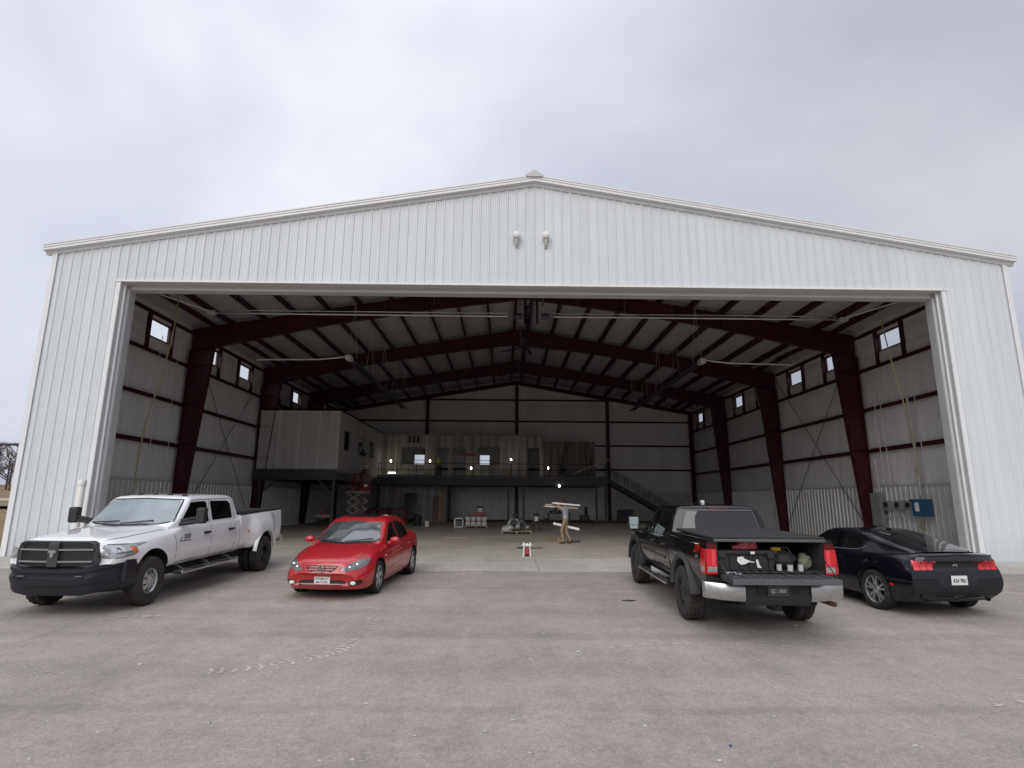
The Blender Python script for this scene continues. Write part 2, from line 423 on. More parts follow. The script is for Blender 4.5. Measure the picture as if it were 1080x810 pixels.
# asphalt details: patch edges and tyre scuffs that are real marks on the paving
def scuff_old(pts, w, name, m, label, cat, dash=None):
    mb = MB(); L_ = 0; rnd = random.Random(len(pts))
    for i in range(len(pts) - 1):
        p, q = Vector(pts[i]), Vector(pts[i + 1]); n = max(1, int((q - p).length / .09))
        for k in range(n):
            a, b = p.lerp(q, k / n), p.lerp(q, (k + (.5 if dash else 1)) / n); d = (b - a).normalized(); s = Vector((-d.y, d.x)) * w / 2
            j = rnd.uniform(-.01, .01)
            P = [(a - s), (a + s), (b + s), (b - s)]
            mb.add([(t.x, t.y + j, gz(t.y) + .004) for t in P], [(0, 1, 2, 3)])
    return tag(mb.build(name, m, normals=False), label, cat, kind='structure')
mat('scuff', (.30, .285, .27), .9, var=.2, vscale=9)
def ribbon(mb, pts, w, jit=.3, step=.07, seed=0, gap=0., z=.004):
    rnd = random.Random(seed); P = []
    for a, b in zip(pts, pts[1:]):
        n = max(1, int(math.hypot(b[0] - a[0], b[1] - a[1]) / step)); P += [(a[0] + (b[0] - a[0]) * k / n, a[1] + (b[1] - a[1]) * k / n) for k in range(n)]
    P.append(pts[-1])
    for i in range(len(P) - 1):
        if rnd.random() < gap: continue
        a, b = P[i], P[i + 1]; dx, dy = b[0] - a[0], b[1] - a[1]; l = math.hypot(dx, dy) or 1; nx, ny = -dy / l, dx / l
        wa = w / 2 * (1 + rnd.uniform(-jit, jit)); o_ = rnd.uniform(-jit, jit) * w * .3
        mb.add([(p[0] + nx * q, p[1] + ny * q, gz(p[1]) + z) for p, q in ((a, o_ - wa), (a, o_ + wa), (b, o_ + wa), (b, o_ - wa))], [(0, 1, 2, 3)])
def smooth_path(p, n=6):
    out = []
    for i in range(len(p) - 1):
        a, b, c, d = p[max(0, i - 1)], p[i], p[i + 1], p[min(len(p) - 1, i + 2)]
        for k in range(n):
            t = k / n; out.append(tuple(.5 * (2 * b[j] + (c[j] - a[j]) * t + (2 * a[j] - 5 * b[j] + 4 * c[j] - d[j]) * t * t + (3 * b[j] - a[j] - 3 * c[j] + d[j]) * t**3) for j in (0, 1)))
    return out + [p[-1]]
tr = smooth_path([(-3.36, 11.4), (-3.07, 10.13), (-2.95, 9.1), (-3.0, 8.45), (-3.22, 7.9), (-3.7, 7.45), (-4.4, 7.2)])
mb = MB(); rnd = random.Random(3)
for i in range(len(tr) - 1):      # tread print: short ragged bars in two rows
    a, b = Vector(tr[i]), Vector(tr[i + 1]); n = max(1, int((b - a).length / .085))
    for k in range(n):
        p = a.lerp(b, k / n); d = (b - a).normalized(); nn = Vector((-d.y, d.x))
        for o_ in (-.055, .055):
            if rnd.random() < .25: continue
            c = p + nn * (o_ + rnd.uniform(-.01, .01)); h = .055 + rnd.uniform(-.012, .008); q = d * (.022 + rnd.uniform(-.005, .005)); sk = d * .02 * (1 if o_ > 0 else -1)
            mb.add([(t.x, t.y, gz(t.y) + .004) for t in (c - nn * h - q - sk, c + nn * h - q + sk, c + nn * h + q + sk, c - nn * h + q - sk)], [(0, 1, 2, 3)])
tag(mb.build('road_marking', 'asphaltpale', normals=False), kind='structure')
mb = MB()
for j, (pp, w_) in enumerate((([(-9.6, 9.4), (-9.03, 9.87), (-8.9, 10.3), (-8.2, 10.9), (-7.6, 11.3)], .045), ([(-7.3, 10.0), (-6.6, 10.1)], .09), ([(-3.0, 14.6), (-1.6, 15.0), (-1.2, 15.1)], .14), ([(-2.2, 13.6), (-1.5, 13.7)], .07),
                            ([(3.9, 6.2), (6.0, 6.7), (8.2, 6.9)], .05), ([(10.4, 12.9), (11.6, 13.3)], .07), ([(5.2, 4.6), (5.5, 4.4)], .03), ([(-5.6, 5.3), (-5.2, 5.0)], .05), ([(.2, 8.2), (1.5, 8.5), (3.1, 8.4)], .04), ([(-6.2, 7.2), (-5.9, 7.1)], .05))):
    ribbon(mb, smooth_path(pp), w_, .8, .05, j, .35)
tag(mb.build('road_marking', 'asphaltpale', normals=False), kind='structure')
mb = MB(); ribbon(mb, [(1.35, 11.55), (1.62, 11.6)], .13, .5, .05, 4); tag(mb.build('road_marking', 'underbody', normals=False), kind='structure')
mb = MB(); rnd = random.Random(12)
for k in range(260):
    y = rnd.uniform(3.6, 15) ; x = rnd.uniform(-.95 * y - 1.5, .95 * y); r = rnd.choice((.005, .007, .009, .012, .018)) * rnd.uniform(.7, 1.3)
    mb.blob((x, y, gz(y) + r * .3), (r * 1.4, r, r * .5), k, .3, 6, 4)
tag(mb.build('gravel', 'chip', normals=False, smooth=60), 'pale stone chips scattered over the paving', 'gravel', kind='stuff')

# road, guard rail, frame and winter trees beyond the building
o = sheet('road', -400, 400, 64, 74, 4, 1, lambda x, y: terrain(x, y) * 0 + .72, 'road')
mb = MB()
mb.bar((-110, 76, 1.35), (-20, 76, 1.35), .08, .32)
for k in range(19): mb.box(-110 + k * 5, -109.88 + k * 5, 76.05, 76.2, .2, 1.5)
t = thing('guard_rail', 'long grey steel guard rail beside the far road', 'guard rail')
mb.build('rail', 'galv', t)
t = thing('goal_frame', 'tall dark steel frame with a crossbar standing past the road', 'frame')
mb = MB(); mb.tube([(-63, 60.5, 7.05), (-40, 60.5, 7.1)], .13, 8); mb.build('crossbar', 'darksteel', t)
for x in (-55.6, -41):
    mb = MB(); mb.tube([(x, 60.5, .3), (x, 60.5, 7.05)], .12, 8); mb.build('post', 'darksteel', t)
t = thing('parked_car', 'pale car parked far off beyond the guard rail', 'car', (-92, 96, 1.6))
mb = MB(); mb.bbox(-2.2, 2.2, -.9, .9, .35, .95, .15); mb.prism([(-1.3, .9), (-.8, 1.42), (.9, 1.42), (1.6, .9)], 'y', -.75, .75); mb.build('body', 'whitepaint', t)
for sx in (-1.3, 1.35):
    for sy in (-.8, .8):
        mb = MB(); mb.lathe([(0, -.1), (.32, -.1), (.32, .1), (0, .1)], 14, 'y', (sx, sy, .32)); mb.build('wheel', 'rubber', t)
def tree(x, y, h, seed, name, label, grp):
    rr = random.Random(seed); t = thing(name, label, 'tree', (x, y, terrain(x, y) - .2), rr.uniform(0, 6), grp)
    tr = MB(); cr = MB()
    tr.tube([(0, 0, 0), (.1, .05, h * .35), (.0, .1, h * .7), (.1, 0, h * .97)], [h * .022, h * .016, h * .009, h * .002], 7)
    def limb(p, d, l, r, lev):
        q = p + d * l; mid = p.lerp(q, .5) + Vector((rr.uniform(-1, 1), rr.uniform(-1, 1), rr.uniform(0, 1))) * l * .06
        (tr if lev == 0 else cr).tube([p, mid, q], [r, r * .75, r * .4], 5 if lev == 0 else 3, caps=False)
        if lev < 2:
            for k in range(6 if lev == 0 else 7):
                s = p.lerp(q, rr.uniform(.25, 1)); nd = (d + Vector((rr.uniform(-.8, .8), rr.uniform(-.8, .8), rr.uniform(-.1, .7)))).normalized()
                limb(s, nd, l * rr.uniform(.35, .6), r * .5, lev + 1)
    for k in range(13):
        z = h * rr.uniform(.22, .85); a = rr.uniform(0, 6.28); el = rr.uniform(.35, 1.2)
        limb(Vector((0.05, .05, z)), Vector((math.cos(a), math.sin(a), el)).normalized(), h * rr.uniform(.2, .34) * (1.15 - z / h * .5), h * .008, 0)
    tr.build('trunk', 'bark', t); cr.build('crown', 'twig', t, normals=False)
    return t
protos = [tree(-128, 122, 11, 3, 'winter_tree', 'bare winter tree in the wood beyond the guard rail', 'bare trees of the far wood'),
          tree(-121, 124, 9, 5, 'winter_tree', 'bare winter tree in the wood beyond the guard rail', 'bare trees of the far wood')]
rr = random.Random(2)
for k in range(34):
    p = protos[k % 2]; x = -96 - rr.uniform(0, 60); y = -x * rr.uniform(.84, 1.15) + rr.uniform(0, 18)
    s = rr.uniform(.7, 1.1)
    c = copy_tree(p, None, location=(x, y, terrain(x, y) - .2), rotation_euler=(0, 0, rr.uniform(0, 6)), scale=(s, s, s))

# ------------------------------------------------------------------ the hangar
H = thing('hangar', 'large white corrugated steel hangar with a wide open doorway', 'hangar')
def ribprof(a, b, p=.305, d=.032):
    out = []; k = math.floor(a / p)
    while k * p < b + p:
        c = k * p
        out += [(c - .045, 0), (c - .018, d), (c + .018, d), (c + .045, 0)]
        for q in (c + .11, c + .195): out += [(q - .014, 0), (q, d * .22), (q + .014, 0)]
        k += 1
    out = [(x, y) for x, y in out if a < x < b]
    return [(a, 0)] + out + [(b, 0)]
def ribbed(mb, a, b, bot, top, P, mat=None, p=.305, d=.032):
    """vertical ribbed sheet; P(u, out, z) -> point"""
    pr = ribprof(a, b, p, d); vs = []; fs = []
    for u, o_ in pr: vs += [P(u, o_, bot(u)), P(u, o_, top(u))]
    for i in range(len(pr) - 1): fs.append((2 * i, 2 * i + 2, 2 * i + 3, 2 * i + 1))
    mb.add(vs, fs, mat)
mb = MB(); Pf = lambda u, o_, z: (u, D - o_, z)
rz_ = lambda u: roofz(u) - .03
ribbed(mb, -W, -WO, lambda u: .0, rz_, Pf); ribbed(mb, WO, W, lambda u: .0, rz_, Pf)
ribbed(mb, -WO, WO, lambda u: HO, rz_, Pf)
# inner skin of the front wall
mb.add([(-W, D + .06, 0), (-WO, D + .06, 0), (-WO, D + .06, roofz(WO)), (-W, D + .06, HE)], [(0, 1, 2, 3)])
mb.add([(W, D + .06, 0), (WO, D + .06, 0), (WO, D + .06, roofz(WO)), (W, D + .06, HE)], [(0, 1, 2, 3)])
mb.add([(-WO, D + .06, HO), (WO, D + .06, HO), (WO, D + .06, roofz(WO)), (0, D + .06, HP), (-WO, D + .06, roofz(WO))], [(0, 1, 2, 3, 4)])
mb.build('front_wall', 'siding', H, normals=False)
# door surround: flat outer trim, return, inner frame
mb = MB()
for s in (-1, 1):
    mb.box(s * WO if s < 0 else WO - .0, (s * WO) + (-.0 if s < 0 else 0) + s * .09, D - .05, D - .002, 0, HO + .09) if False else None
    x0, x1 = sorted((s * (WO - .02), s * (WO + .12))); mb.box(x0, x1, D - .048, D + .02, 0, HO + .0, 0)
    x0, x1 = sorted((s * (WO - .02), s * (WO - .035))); mb.box(x0, x1, D - .03, D + .30, 0, HO, 1)
    x0, x1 = sorted((s * (WO - .035), s * (WO - .10))); mb.box(x0, x1, D + .12, D + .16, 0, HO - .02, 0)
    x0, x1 = sorted((s * (WO - .02), s * (WO - .12))); mb.box(x0, x1, D + .28, D + .34, 0, HO - .02, 0)
    x0, x1 = sorted((s * (WO - .105), s * (WO - .12))); mb.box(x0, x1, D + .34, D + .62, 0, HO - .19, 1)
mb.box(-WO - .16, WO + .16, D - .075, D + .02, HO - .045, HO + .012, 2)
mb.box(-WO + .0, WO - .0, D - .03, D + .30, HO - .06, HO - .046, 1)
mb.box(-WO + .1, WO - .1, D + .28, D + .34, HO - .20, HO - .061, 3)
mb.box(-WO + .12, WO - .12, D + .34, D + .62, HO - .21, HO - .195, 1)
mb.build('door_frame', ['trim', 'trimgrey', 'whiteplank', 'trimtan'], H)
# corner trim
for s in (-1, 1):
    mb = MB(); x0, x1 = sorted((s * (W - .11), s * (W + .05)))
    mb.box(x0, x1, D - .055, D - .034, 0, HE + .02); x0, x1 = sorted((s * (W + .03), s * (W + .05))); mb.box(x0, x1, D - .034, D + .14, 0, HE + .02)
    mb.build('corner_trim', 'trim', H)
# rake trim and ridge cap
for s in (-1, 1):
    mb = MB()
    prof = [(-.22, -.01), (-.22, .06), (-.205, .064), (-.205, .076), (-.235, .08), (-.235, .135), (-.22, .139), (-.22, .151), (-.25, .155), (-.25, .20), (.10, .21), (.10, -.08), (-.048, -.12), (-.048, -.10), (-.08, -.09), (-.08, -.015)]
    x1 = W + .26; n = len(prof); vs = []
    for x in (0, x1):
        for (y, z) in prof: vs.append((s * x, D + y, roofz(x) + z - .03))
    mb.add(vs, [(i, (i + 1) % n, (i + 1) % n + n, i + n) for i in range(n)] + [tuple(range(n)), tuple(range(n, 2 * n))])
    mb.build('rake_trim', 'trim', H)
mb = MB(); mb.prism([(-.30, HP + .14), (0, HP + .33), (.30, HP + .14), (.26, HP + .08), (-.26, HP + .08)], 'y', D - .29, D + .4)
mb.prism([(-.30, HP + .16), (0, HP + .32), (.30, HP + .16)], 'y', D + .4, DB); mb.build('ridge_cap', 'trimgrey', H)
# roof: outer sheet and sagging insulation inside
PX = [.42 + 1.5 * k for k in range(11)]
for s in (-1, 1):
    mb = MB(); vs = [(0, D - .05, HP + .24), (s * (W + .25), D - .05, roofz(W + .25) + .24), (s * (W + .25), DB + .2, roofz(W + .25) + .24), (0, DB + .2, HP + .24)]
    vs += [(x, y, z - .16) for x, y, z in vs]
    mb.add(vs, [(0, 1, 2, 3), (4, 5, 6, 7), (0, 1, 5, 4), (1, 2, 6, 5), (2, 3, 7, 6), (3, 0, 4, 7)]); mb.build('roof_sheet', 'siding', H)
    mb = MB(); us = sorted(set([0, .2, W - .02] + [p + f * 1.5 for p in PX for f in (0, .12, .3, .5, .7, .88) if p + f * 1.5 < W - .1])); vs = []; fs = []
    ny = 64
    for u in us:
        k = max([p for p in PX if p <= u + 1e-6], default=-1.08); t = (u - k) / 1.5; sag = .055 * math.sin(math.pi * min(1, max(0, t)))
        for j in range(ny + 1):
            y = D + .07 + (DB - D - .09) * j / ny
            sg = sag * (1 + .5 * math.sin(y * 1.9 + u) + .35 * math.sin(y * 5.1 + u * 3)); vs.append((s * u, y, roofz(u) - .02 - sg))
    for i in range(len(us) - 1):
        for j in range(ny): a = i * (ny + 1) + j; fs.append((a, a + 1, a + ny + 2, a + ny + 1))
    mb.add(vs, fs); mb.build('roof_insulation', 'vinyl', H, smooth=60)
    for p in PX[:10] + [14.7]:
        mb = MB(); z = roofz(p) - .05
        mb.box(s * p - .012, s * p + .012, D + .1, DB - .02, z - .25, z); mb.box(s * p - .035, s * p + .085, D + .1, DB - .02, z - .265, z - .25)
        mb.box(s * p - .06, s * p + .012, D + .1, DB - .02, z, z + .012); mb.build('purlin', 'maroon', H)
# frames
def isec(mb, inner, outer, y, fw=.24):
    """I-section along two polylines (inner and outer flange), (x,z) pairs"""
    for pl in (inner, outer):
        for a, b in zip(pl, pl[1:]): mb.bar((a[0], y, a[1]), (b[0], y, b[1]), .025, fw, up=(0, 1, 0))
    n = len(inner); vs = [(x, y - .008, z) for x, z in inner + outer] + [(x, y + .008, z) for x, z in inner + outer]
    for i in range(n - 1):
        mb.add([vs[i], vs[i + 1], vs[n + i + 1], vs[n + i]], [(0, 1, 2, 3)]); m = 2 * n
        mb.add([vs[m + i], vs[m + i + 1], vs[m + n + i + 1], vs[m + n + i]], [(0, 1, 2, 3)])
for k in (1, 2, 3):
    y = D + BAY * k; zt = lambda x: roofz(x) - .33
    for s in (-1, 1):
        mb = MB(); zk = zt(XI) - 1.02
        isec(mb, [(s * (XI - .36), .02), (s * (XI - 1.08), zt(XI - 1.08) - 1.0)], [(s * XI, .02), (s * XI, zk)], y)
        mb.box(min(s * XI, s * (XI - .4)), max(s * XI, s * (XI - .4)), y - .15, y + .15, 0, .03)
        mb.bar((s * XI, y, zk), (s * (XI - 1.08), y, zt(XI - 1.08) - 1.0), .24, .04, up=(0, 0, 1))
        for z in G: mb.box(min(s * (XI - .02), s * (XI - .5 - z * .06)), max(s * (XI - .02), s * (XI - .5 - z * .06)), y - .12, y + .12, z - .01, z + .01)
        mb.build('steel_column', 'maroon', H)
        mb = MB(); xs = [XI, XI - 1.08, 9.3, 4.6, .02]; dp = [1.02, 1.0, .74, .74, .92]
        isec(mb, [(s * x, zt(x) - d) for x, d in zip(xs, dp)], [(s * x, zt(x)) for x in xs], y)
        for x in (9.3, 4.6, .05): mb.box(min(s * x - .012, s * x + .012), max(s * x - .012, s * x + .012), y - .12, y + .12, zt(x) - (.9 if x < 1 else .73), zt(x))
        mb.build('rafter', 'maroon', H)
# door-end frame just behind the front wall (seen through the door top)
for s in (-1, 1):
    mb = MB(); isec(mb, [(s * 14.1, .02), (s * 14.1, HO)], [(s * (XI), .02), (s * XI, HO)], D + .72); mb.build('steel_column', 'maroon', H)
mb = MB(); mb.box(-XI, XI, D + .64, D + .90, HO - .12, HO + .62); mb.build('door_header', 'maroon', H)
# side walls with window openings
WIN = []
for k in range(4):
    for o_ in (2.05, 5.85): WIN.append(D + BAY * k + o_)
WZ0, WZ1, WH = 8.38, 9.08, .78
for s in (-1, 1):
    mb = MB(); ys = [D + .07]; holes = []
    for c in WIN: ys += [c - WH, c + WH]; holes.append((c - WH, c + WH))
    ys.append(DB); zs = [0, WZ0, WZ1, HE - .02]
    for side, X in ((0, XS), (1, W)):
        for a, b in zip(ys, ys[1:]):
            for c, d in zip(zs, zs[1:]):
                if (a, b) in holes and c == WZ0: continue
                if side == 0:
                    # soft insulation sheet, slightly pillowed between girts
                    n = max(1, int((b - a) / .4)); lv = [c] + [g for g in (2.42,) + G if c < g < d] + [d]
                    for i in range(n):
                        for z0, z1 in zip(lv, lv[1:]):
                            ya, yb = a + (b - a) * i / n, a + (b - a) * (i + 1) / n; zz = [z0 + (z1 - z0) * t for t in (0, .12, .5, .88, 1)]
                            pf = lambda y, t: X - .035 * math.sin(math.pi * t) * (1 + .5 * math.sin(y * 2.3 + z0))
                            vs = [(s * pf(y, t), y, z) for y in (ya, yb) for z, t in zip(zz, (0, .12, .5, .88, 1))]
                            mb.add(vs, [(j, j + 1, j + 6, j + 5) for j in range(4)], 0)
                else: mb.add([(s * X, a, c), (s * X, b, c), (s * X, b, d), (s * X, a, d)], [(0, 1, 2, 3)], 1)
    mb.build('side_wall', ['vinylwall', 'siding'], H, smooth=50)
    # liner panel
    mb = MB(); ribbed(mb, D + .9, DB - .06, lambda u: .02, lambda u: 2.42, lambda u, o_, z: (s * (XI + .05 - o_), u, z), p=.305, d=.04)
    mb.box(*sorted((s * (XI + .0), s * (XI + .1))), D + .9, DB - .06, 2.42, 2.46); mb.build('liner_panel', 'galv', H, normals=False)
    for z in G + (9.38,):
        for k in range(4):
            mb = MB(); y0, y1 = D + BAY * k + (.1 if k else .8), D + BAY * (k + 1) - .1; x0, x1 = sorted((s * XI, s * (XS - .01)))
            mb.box(x0, x1, y0, y1, z - .006, z + .006); xa, xb = sorted((s * XI, s * (XI + .012))); mb.box(xa, xb, y0, y1, z - .15, z + .006)
            xa, xb = sorted((s * (XS - .02), s * (XS - .008))); mb.box(xa, xb, y0, y1, z, z + .06)
            if z > 9: mb.box(x0, x1, y0, y1, z - .10, z - .09)
            mb.build('girt', 'maroon', H)
    for c in WIN:
        mb = MB()
        for q in (-1, 1):
            ya, yb = sorted((c + q * (WH + .02), c + q * (WH + .11))); x0, x1 = sorted((s * (XI + .01), s * (XS + .02)))
            mb.box(x0, x1, ya, yb, G[2] + .01, 9.27)
        x0, x1 = sorted((s * (XS - .03), s * (W + .02)))
        mb.box(x0, x1, c - WH - .01, c + WH + .01, WZ0 - .05, WZ0); mb.box(x0, x1, c - WH - .01, c + WH + .01, WZ1, WZ1 + .05)
        mb.box(x0, x1, c - WH - .02, c - WH + .03, WZ0, WZ1); mb.box(x0, x1, c + WH - .03, c + WH + .02, WZ0, WZ1)
        w = mb.build('window', 'maroon', H)
        mb = MB(); x0, x1 = sorted((s * (W - .02), s * (W - .012))); mb.box(x0, x1, c - WH + .03, c + WH - .03, WZ0, WZ1); mb.build('pane', 'pane', w)
    # cable bracing in the second bay
    for a, b in ((0, 1), (1, 0)):
        mb = MB(); y0, y1 = D + BAY + .2, D + 2 * BAY - .2; za, zb = (.3, 9.0) if a == 0 else (9.0, .3)
        mb.tube([(s * (XI - .06 - .03 * a), y0, za), (s * (XI - .06 - .03 * a), y1, zb)], .017, 6); mb.build('brace_rod', 'joist', H)
# back wall
mb = MB(); BW = [(-8.80, -7.92, 4.60, 5.55), (-3.10, -2.26, 4.60, 5.55)]
us = sorted([-W, W] + [q for b_ in BW for q in b_[:2]]); zs = [0, 4.6, 5.55, HE]
for yy in (DB, DB + .1):
    for a, b in zip(us, us[1:]):
        for c, d in zip(zs, zs[1:]):
            if any(h[0] == a and h[2] == c for h in BW): continue
            mb.add([(a, yy, c), (b, yy, c), (b, yy, d), (a, yy, d)], [(0, 1, 2, 3)])
    mb.add([(-W, yy, HE), (W, yy, HE), (0, yy, HP)], [(0, 1, 2)])
bw = mb.build('back_wall', 'vinylwall', H)
for a, b, c, d in BW:
    mb = MB(); 
    for q in ((a - .05, a, c - .05, d + .05), (b, b + .05, c - .05, d + .05), (a, b, d, d + .05), (a, b, c - .05, c), (a, b, (c + d) / 2 - .02, (c + d) / 2 + .02)): mb.box(q[0], q[1], DB - .04, DB + .06, q[2], q[3])
    w_ = mb.build('window', 'trim', H); mb = MB(); mb.box(a, b, DB + .07, DB + .078, c, d); mb.build('pane', 'pane', w_)
mb = MB(); ribbed(mb, -XI, XI, lambda u: .02, lambda u: 2.42, lambda u, o_, z: (u, DB - .16 - o_, z), d=.04); mb.box(-XI, XI, DB - .2, DB - .1, 2.42, 2.46); mb.build('liner_panel', 'galv', H, normals=False)
BG = (4.42, 6.5, 8.6, 10.5, 12.2)
for z in (4.42, 6.5, 8.6, 10.5):
    xm = min(XI, (HP - .35 - z) / SL)
    for c in (-1, 0, 1, 2):
        a, b = (-XI, -7.75, .1, 8.1, XI)[c + 1:c + 3]
        a, b = max(a, -xm), min(b, xm)
        if b - a < .3: continue
        mb = MB(); mb.box(a + .1, b - .1, DB - .2, DB - .012, z - .006, z + .006); mb.box(a + .1, b - .1, DB - .2, DB - .188, z - .14, z + .006); mb.build('girt', 'maroon', H)
for x in (-7.75, .1, 8.1):
    mb = MB(); zt = roofz(x) - .25; isec(mb, [(x - .12, 0), (x - .12, zt)], [(x + .12, 0), (x + .12, zt)], DB - .33, .22); mb.build('steel_column', 'maroon', H)
for s in (-1, 1):
    mb = MB(); isec(mb, [(s * (XI - .3), 0), (s * (XI - .3), HE - .3)], [(s * XI, 0), (s * XI, HE - .3)], DB - .33, .22); mb.build('steel_column', 'maroon', H)
    mb = MB(); isec(mb, [(s * XI, roofz(XI) - .6), (0, HP - .6)], [(s * XI, roofz(XI) - .28), (0, HP - .28)], DB - .33, .2); mb.build('rafter', 'maroon', H)
# gooseneck vents on the gable
for x in (-.60, .38):
    mb = MB(); z = 10.33
    mb.tube([(x, D - .02, z - .24), (x, D - .14, z - .23), (x, D - .18, z - .12), (x, D - .18, z + .05)], .05, 10, 1); mb.box(x - .06, x + .06, D - .05, D - .03, z - .32, z - .17, 1)
    mb.lathe([(.0, -.0), (.10, -.01), (.135, .03), (.14, .10), (.12, .17), (.07, .22), (.0, .24)], 18, 'z', (x, D - .18, z - .04), 0)
    o = mb.build('gable_lamp', ['whiteplank', 'galv'], H, smooth=40)
    o['label'] = 'white domed lamp on a short grey arm'
# ------------------------------------------------------------------ mezzanine office block on the west side
YF = 34.0; XR = -10.76; ZD = 3.38
def wall_holes(mb, P, u0, u1, z0, z1, holes, th, matf=0, mate=1):
    """wall in the u-z plane with rectangular holes, real thickness; P(u, d, z)"""
    us = sorted(set([u0, u1] + [h[0] for h in holes] + [h[1] for h in holes])); zs = sorted(set([z0, z1] + [h[2] for h in holes] + [h[3] for h in holes]))
    for a, b in zip(us, us[1:]):
        for c, d in zip(zs, zs[1:]):
            if any(h[0] <= a + 1e-6 and b <= h[1] + 1e-6 and h[2] <= c + 1e-6 and d <= h[3] + 1e-6 for h in holes): continue
            for dd in (0, th): mb.add([P(a, dd, c), P(b, dd, c), P(b, dd, d), P(a, dd, d)], [(0, 1, 2, 3)], matf)
    for (a, b, c, d) in holes:
        for q in (((a, c), (b, c)), ((b, c), (b, d)), ((b, d), (a, d)), ((a, d), (a, c))):
            if q[0][1] == q[1][1] == z0: continue
            mb.add([P(q[0][0], 0, q[0][1]), P(q[1][0], 0, q[1][1]), P(q[1][0], th, q[1][1]), P(q[0][0], th, q[0][1])], [(0, 1, 2, 3)], mate)
    for q in (((u0, z0), (u0, z1)), ((u1, z0), (u1, z1)), ((u0, z1), (u1, z1))):
        mb.add([P(q[0][0], 0, q[0][1]), P(q[1][0], 0, q[1][1]), P(q[1][0], th, q[1][1]), P(q[0][0], th, q[0][1])], [(0, 1, 2, 3)], mate)

t = thing('raised_office', 'pale taped drywall office box raised on steel posts inside the hangar', 'office')
mb = MB(); wall_holes(mb, lambda u, d, z: (u, YF + d, z), -15.5, XR, ZD + .02, 7.0, [], .15); mb.box(-15.5, XR, YF + .0 - .012, YF - .002, ZD + .02, ZD + .1, 1)
mb.build('front_panel', ['tapedwall', 'drywall'], t, normals=False)
holes = [(35.1, 36.65, 4.66, 5.86), (38.4, 40.1, 4.66, 5.86), (41.85, 43.2, 4.68, 5.88)]
mb = MB(); wall_holes(mb, lambda u, d, z: (XR - d, u, z), YF + .15, 46.3, ZD + .02, 7.0, holes, .15)
mb.build('side_panel', ['tapedside', 'drywall'], t, normals=False)
mb = MB(); mb.box(-15.5, XR, YF, 46.3, 6.9, 7.0) ; mb.box(-15.5, XR - .16, YF + .16, 46.2, 5.0, 5.02) if False else None
mb.build('office_roof', 'drywall', t)
mb = MB(); mb.box(-15.5, XR - .15, YF + 3.5, YF + 3.6, ZD + .02, 6.88); mb.build('partition', 'studdark', t)
for (a, b, c, d) in holes[1:2]:
    mb = MB(); mb.bbox(XR - .1, XR + .14, b - .75, b + .15, c - .03, c + .22, .04); mb.tube([(XR + .02, b - .3, c + .2), (XR + .02, b - .25, c + .4)], .07, 8); mb.build('tarp', 'bagdark', t, smooth=40)

def deck(name, label, x0, x1, y0, y1, posts, zt=ZD, depth=.55):
    t = thing(name, label, 'mezzanine')
    mb = MB(); mb.box(x0, x1, y0, y1, zt - .12, zt); mb.build('deck_slab', 'concretedark', t)
    mb = MB()
    mb.bar((x0, y1 - .2, zt - .40), (x1, y1 - .2, zt - .40), .06, depth - .2, up=(0, 0, 1)); mb.build('rear_beam', 'darksteel', t); mb = MB()
    mb.bar((x0, y0 - .05, zt - .30), (x1, y0 - .05, zt - .30), .06, depth, up=(0, 0, 1))
    mb.box(x0, x1, y0 - .16, y0 + .06, zt - .03, zt - .005); mb.box(x0, x1, y0 - .16, y0 + .06, zt - .575, zt - .545)
    mb.build('edge_beam', 'darksteel', t)
    mb = MB(); mb.box(x1 - .06, x1 + .0, y0 + .07, y1 - .3, zt - .56, zt - .125); mb.box(x0, x0 + .06, y0 + .07, y1 - .3, zt - .56, zt - .125); mb.build('side_beam', 'darksteel', t)
    n = int((x1 - x0) / 1.22)
    mb = MB()
    for k in range(1, n): x = x0 + (x1 - x0) * k / n; mb.box(x - .03, x + .03, y0 + .1, y1 - .25, zt - .42, zt - .125)
    mb.build('joists', 'darksteel', t)
    for x, y in posts:
        mb = MB(); mb.box(x - .075, x + .075, y - .075, y + .075, .02, zt - .57); mb.box(x - .16, x + .16, y - .16, y + .16, 0, .02); mb.build('post', 'darksteel', t)
    return t
t1 = deck('office_deck', 'dark steel deck on braced posts carrying the raised office', -15.5, XR, YF - .1, 46.2, [(XR - .15, YF + .05), (-15.2, YF + .05), (XR - .15, 40.2), (XR - .15, 46)])
for (x, y, dx, dy) in ((XR - .15, YF + .05, -1, 0), (XR - .15, YF + .05, 0, 1), (-15.2, YF + .05, 1, 0)):
    mb = MB(); mb.bar((x, y, 1.95), (x + dx * .95, y + dy * .95, ZD - .56), .08); mb.build('knee_brace', 'darksteel', t1)
# back mezzanine: deck with guard rail, rooms standing on it, stair at its east end
YE = 44.3
t2 = deck('mezzanine_deck', 'long dark steel mezzanine deck with a thin pipe guard rail along the back', XR + .02, 6.95, YE, DB - .5,
          [(-5.3, YE + .1), (-.63, YE + .1), (.54, YE + .1), (6.1, YE + .1), (6.8, YE + .1)])
mb = MB()
for z in (ZD + 1.07, ZD + .6, ZD + .12): mb.tube([(XR + .1, YE + .03, z), (6.9, YE + .03, z)], .024, 6)
mb.build('hand_rail', 'black', t2)
for k in range(13):
    x = XR + .15 + k * (6.85 - XR - .15) / 12; mb = MB(); mb.tube([(x, YE + .03, ZD), (x, YE + .03, ZD + 1.07)], .026, 6); mb.build('rail_post', 'black', t2)
mb = MB(); mb.box(XR + .05, 6.9, YE + .12, YE + .15, ZD + .01, ZD + .16); mb.build('toe_board', 'drywall', t2)

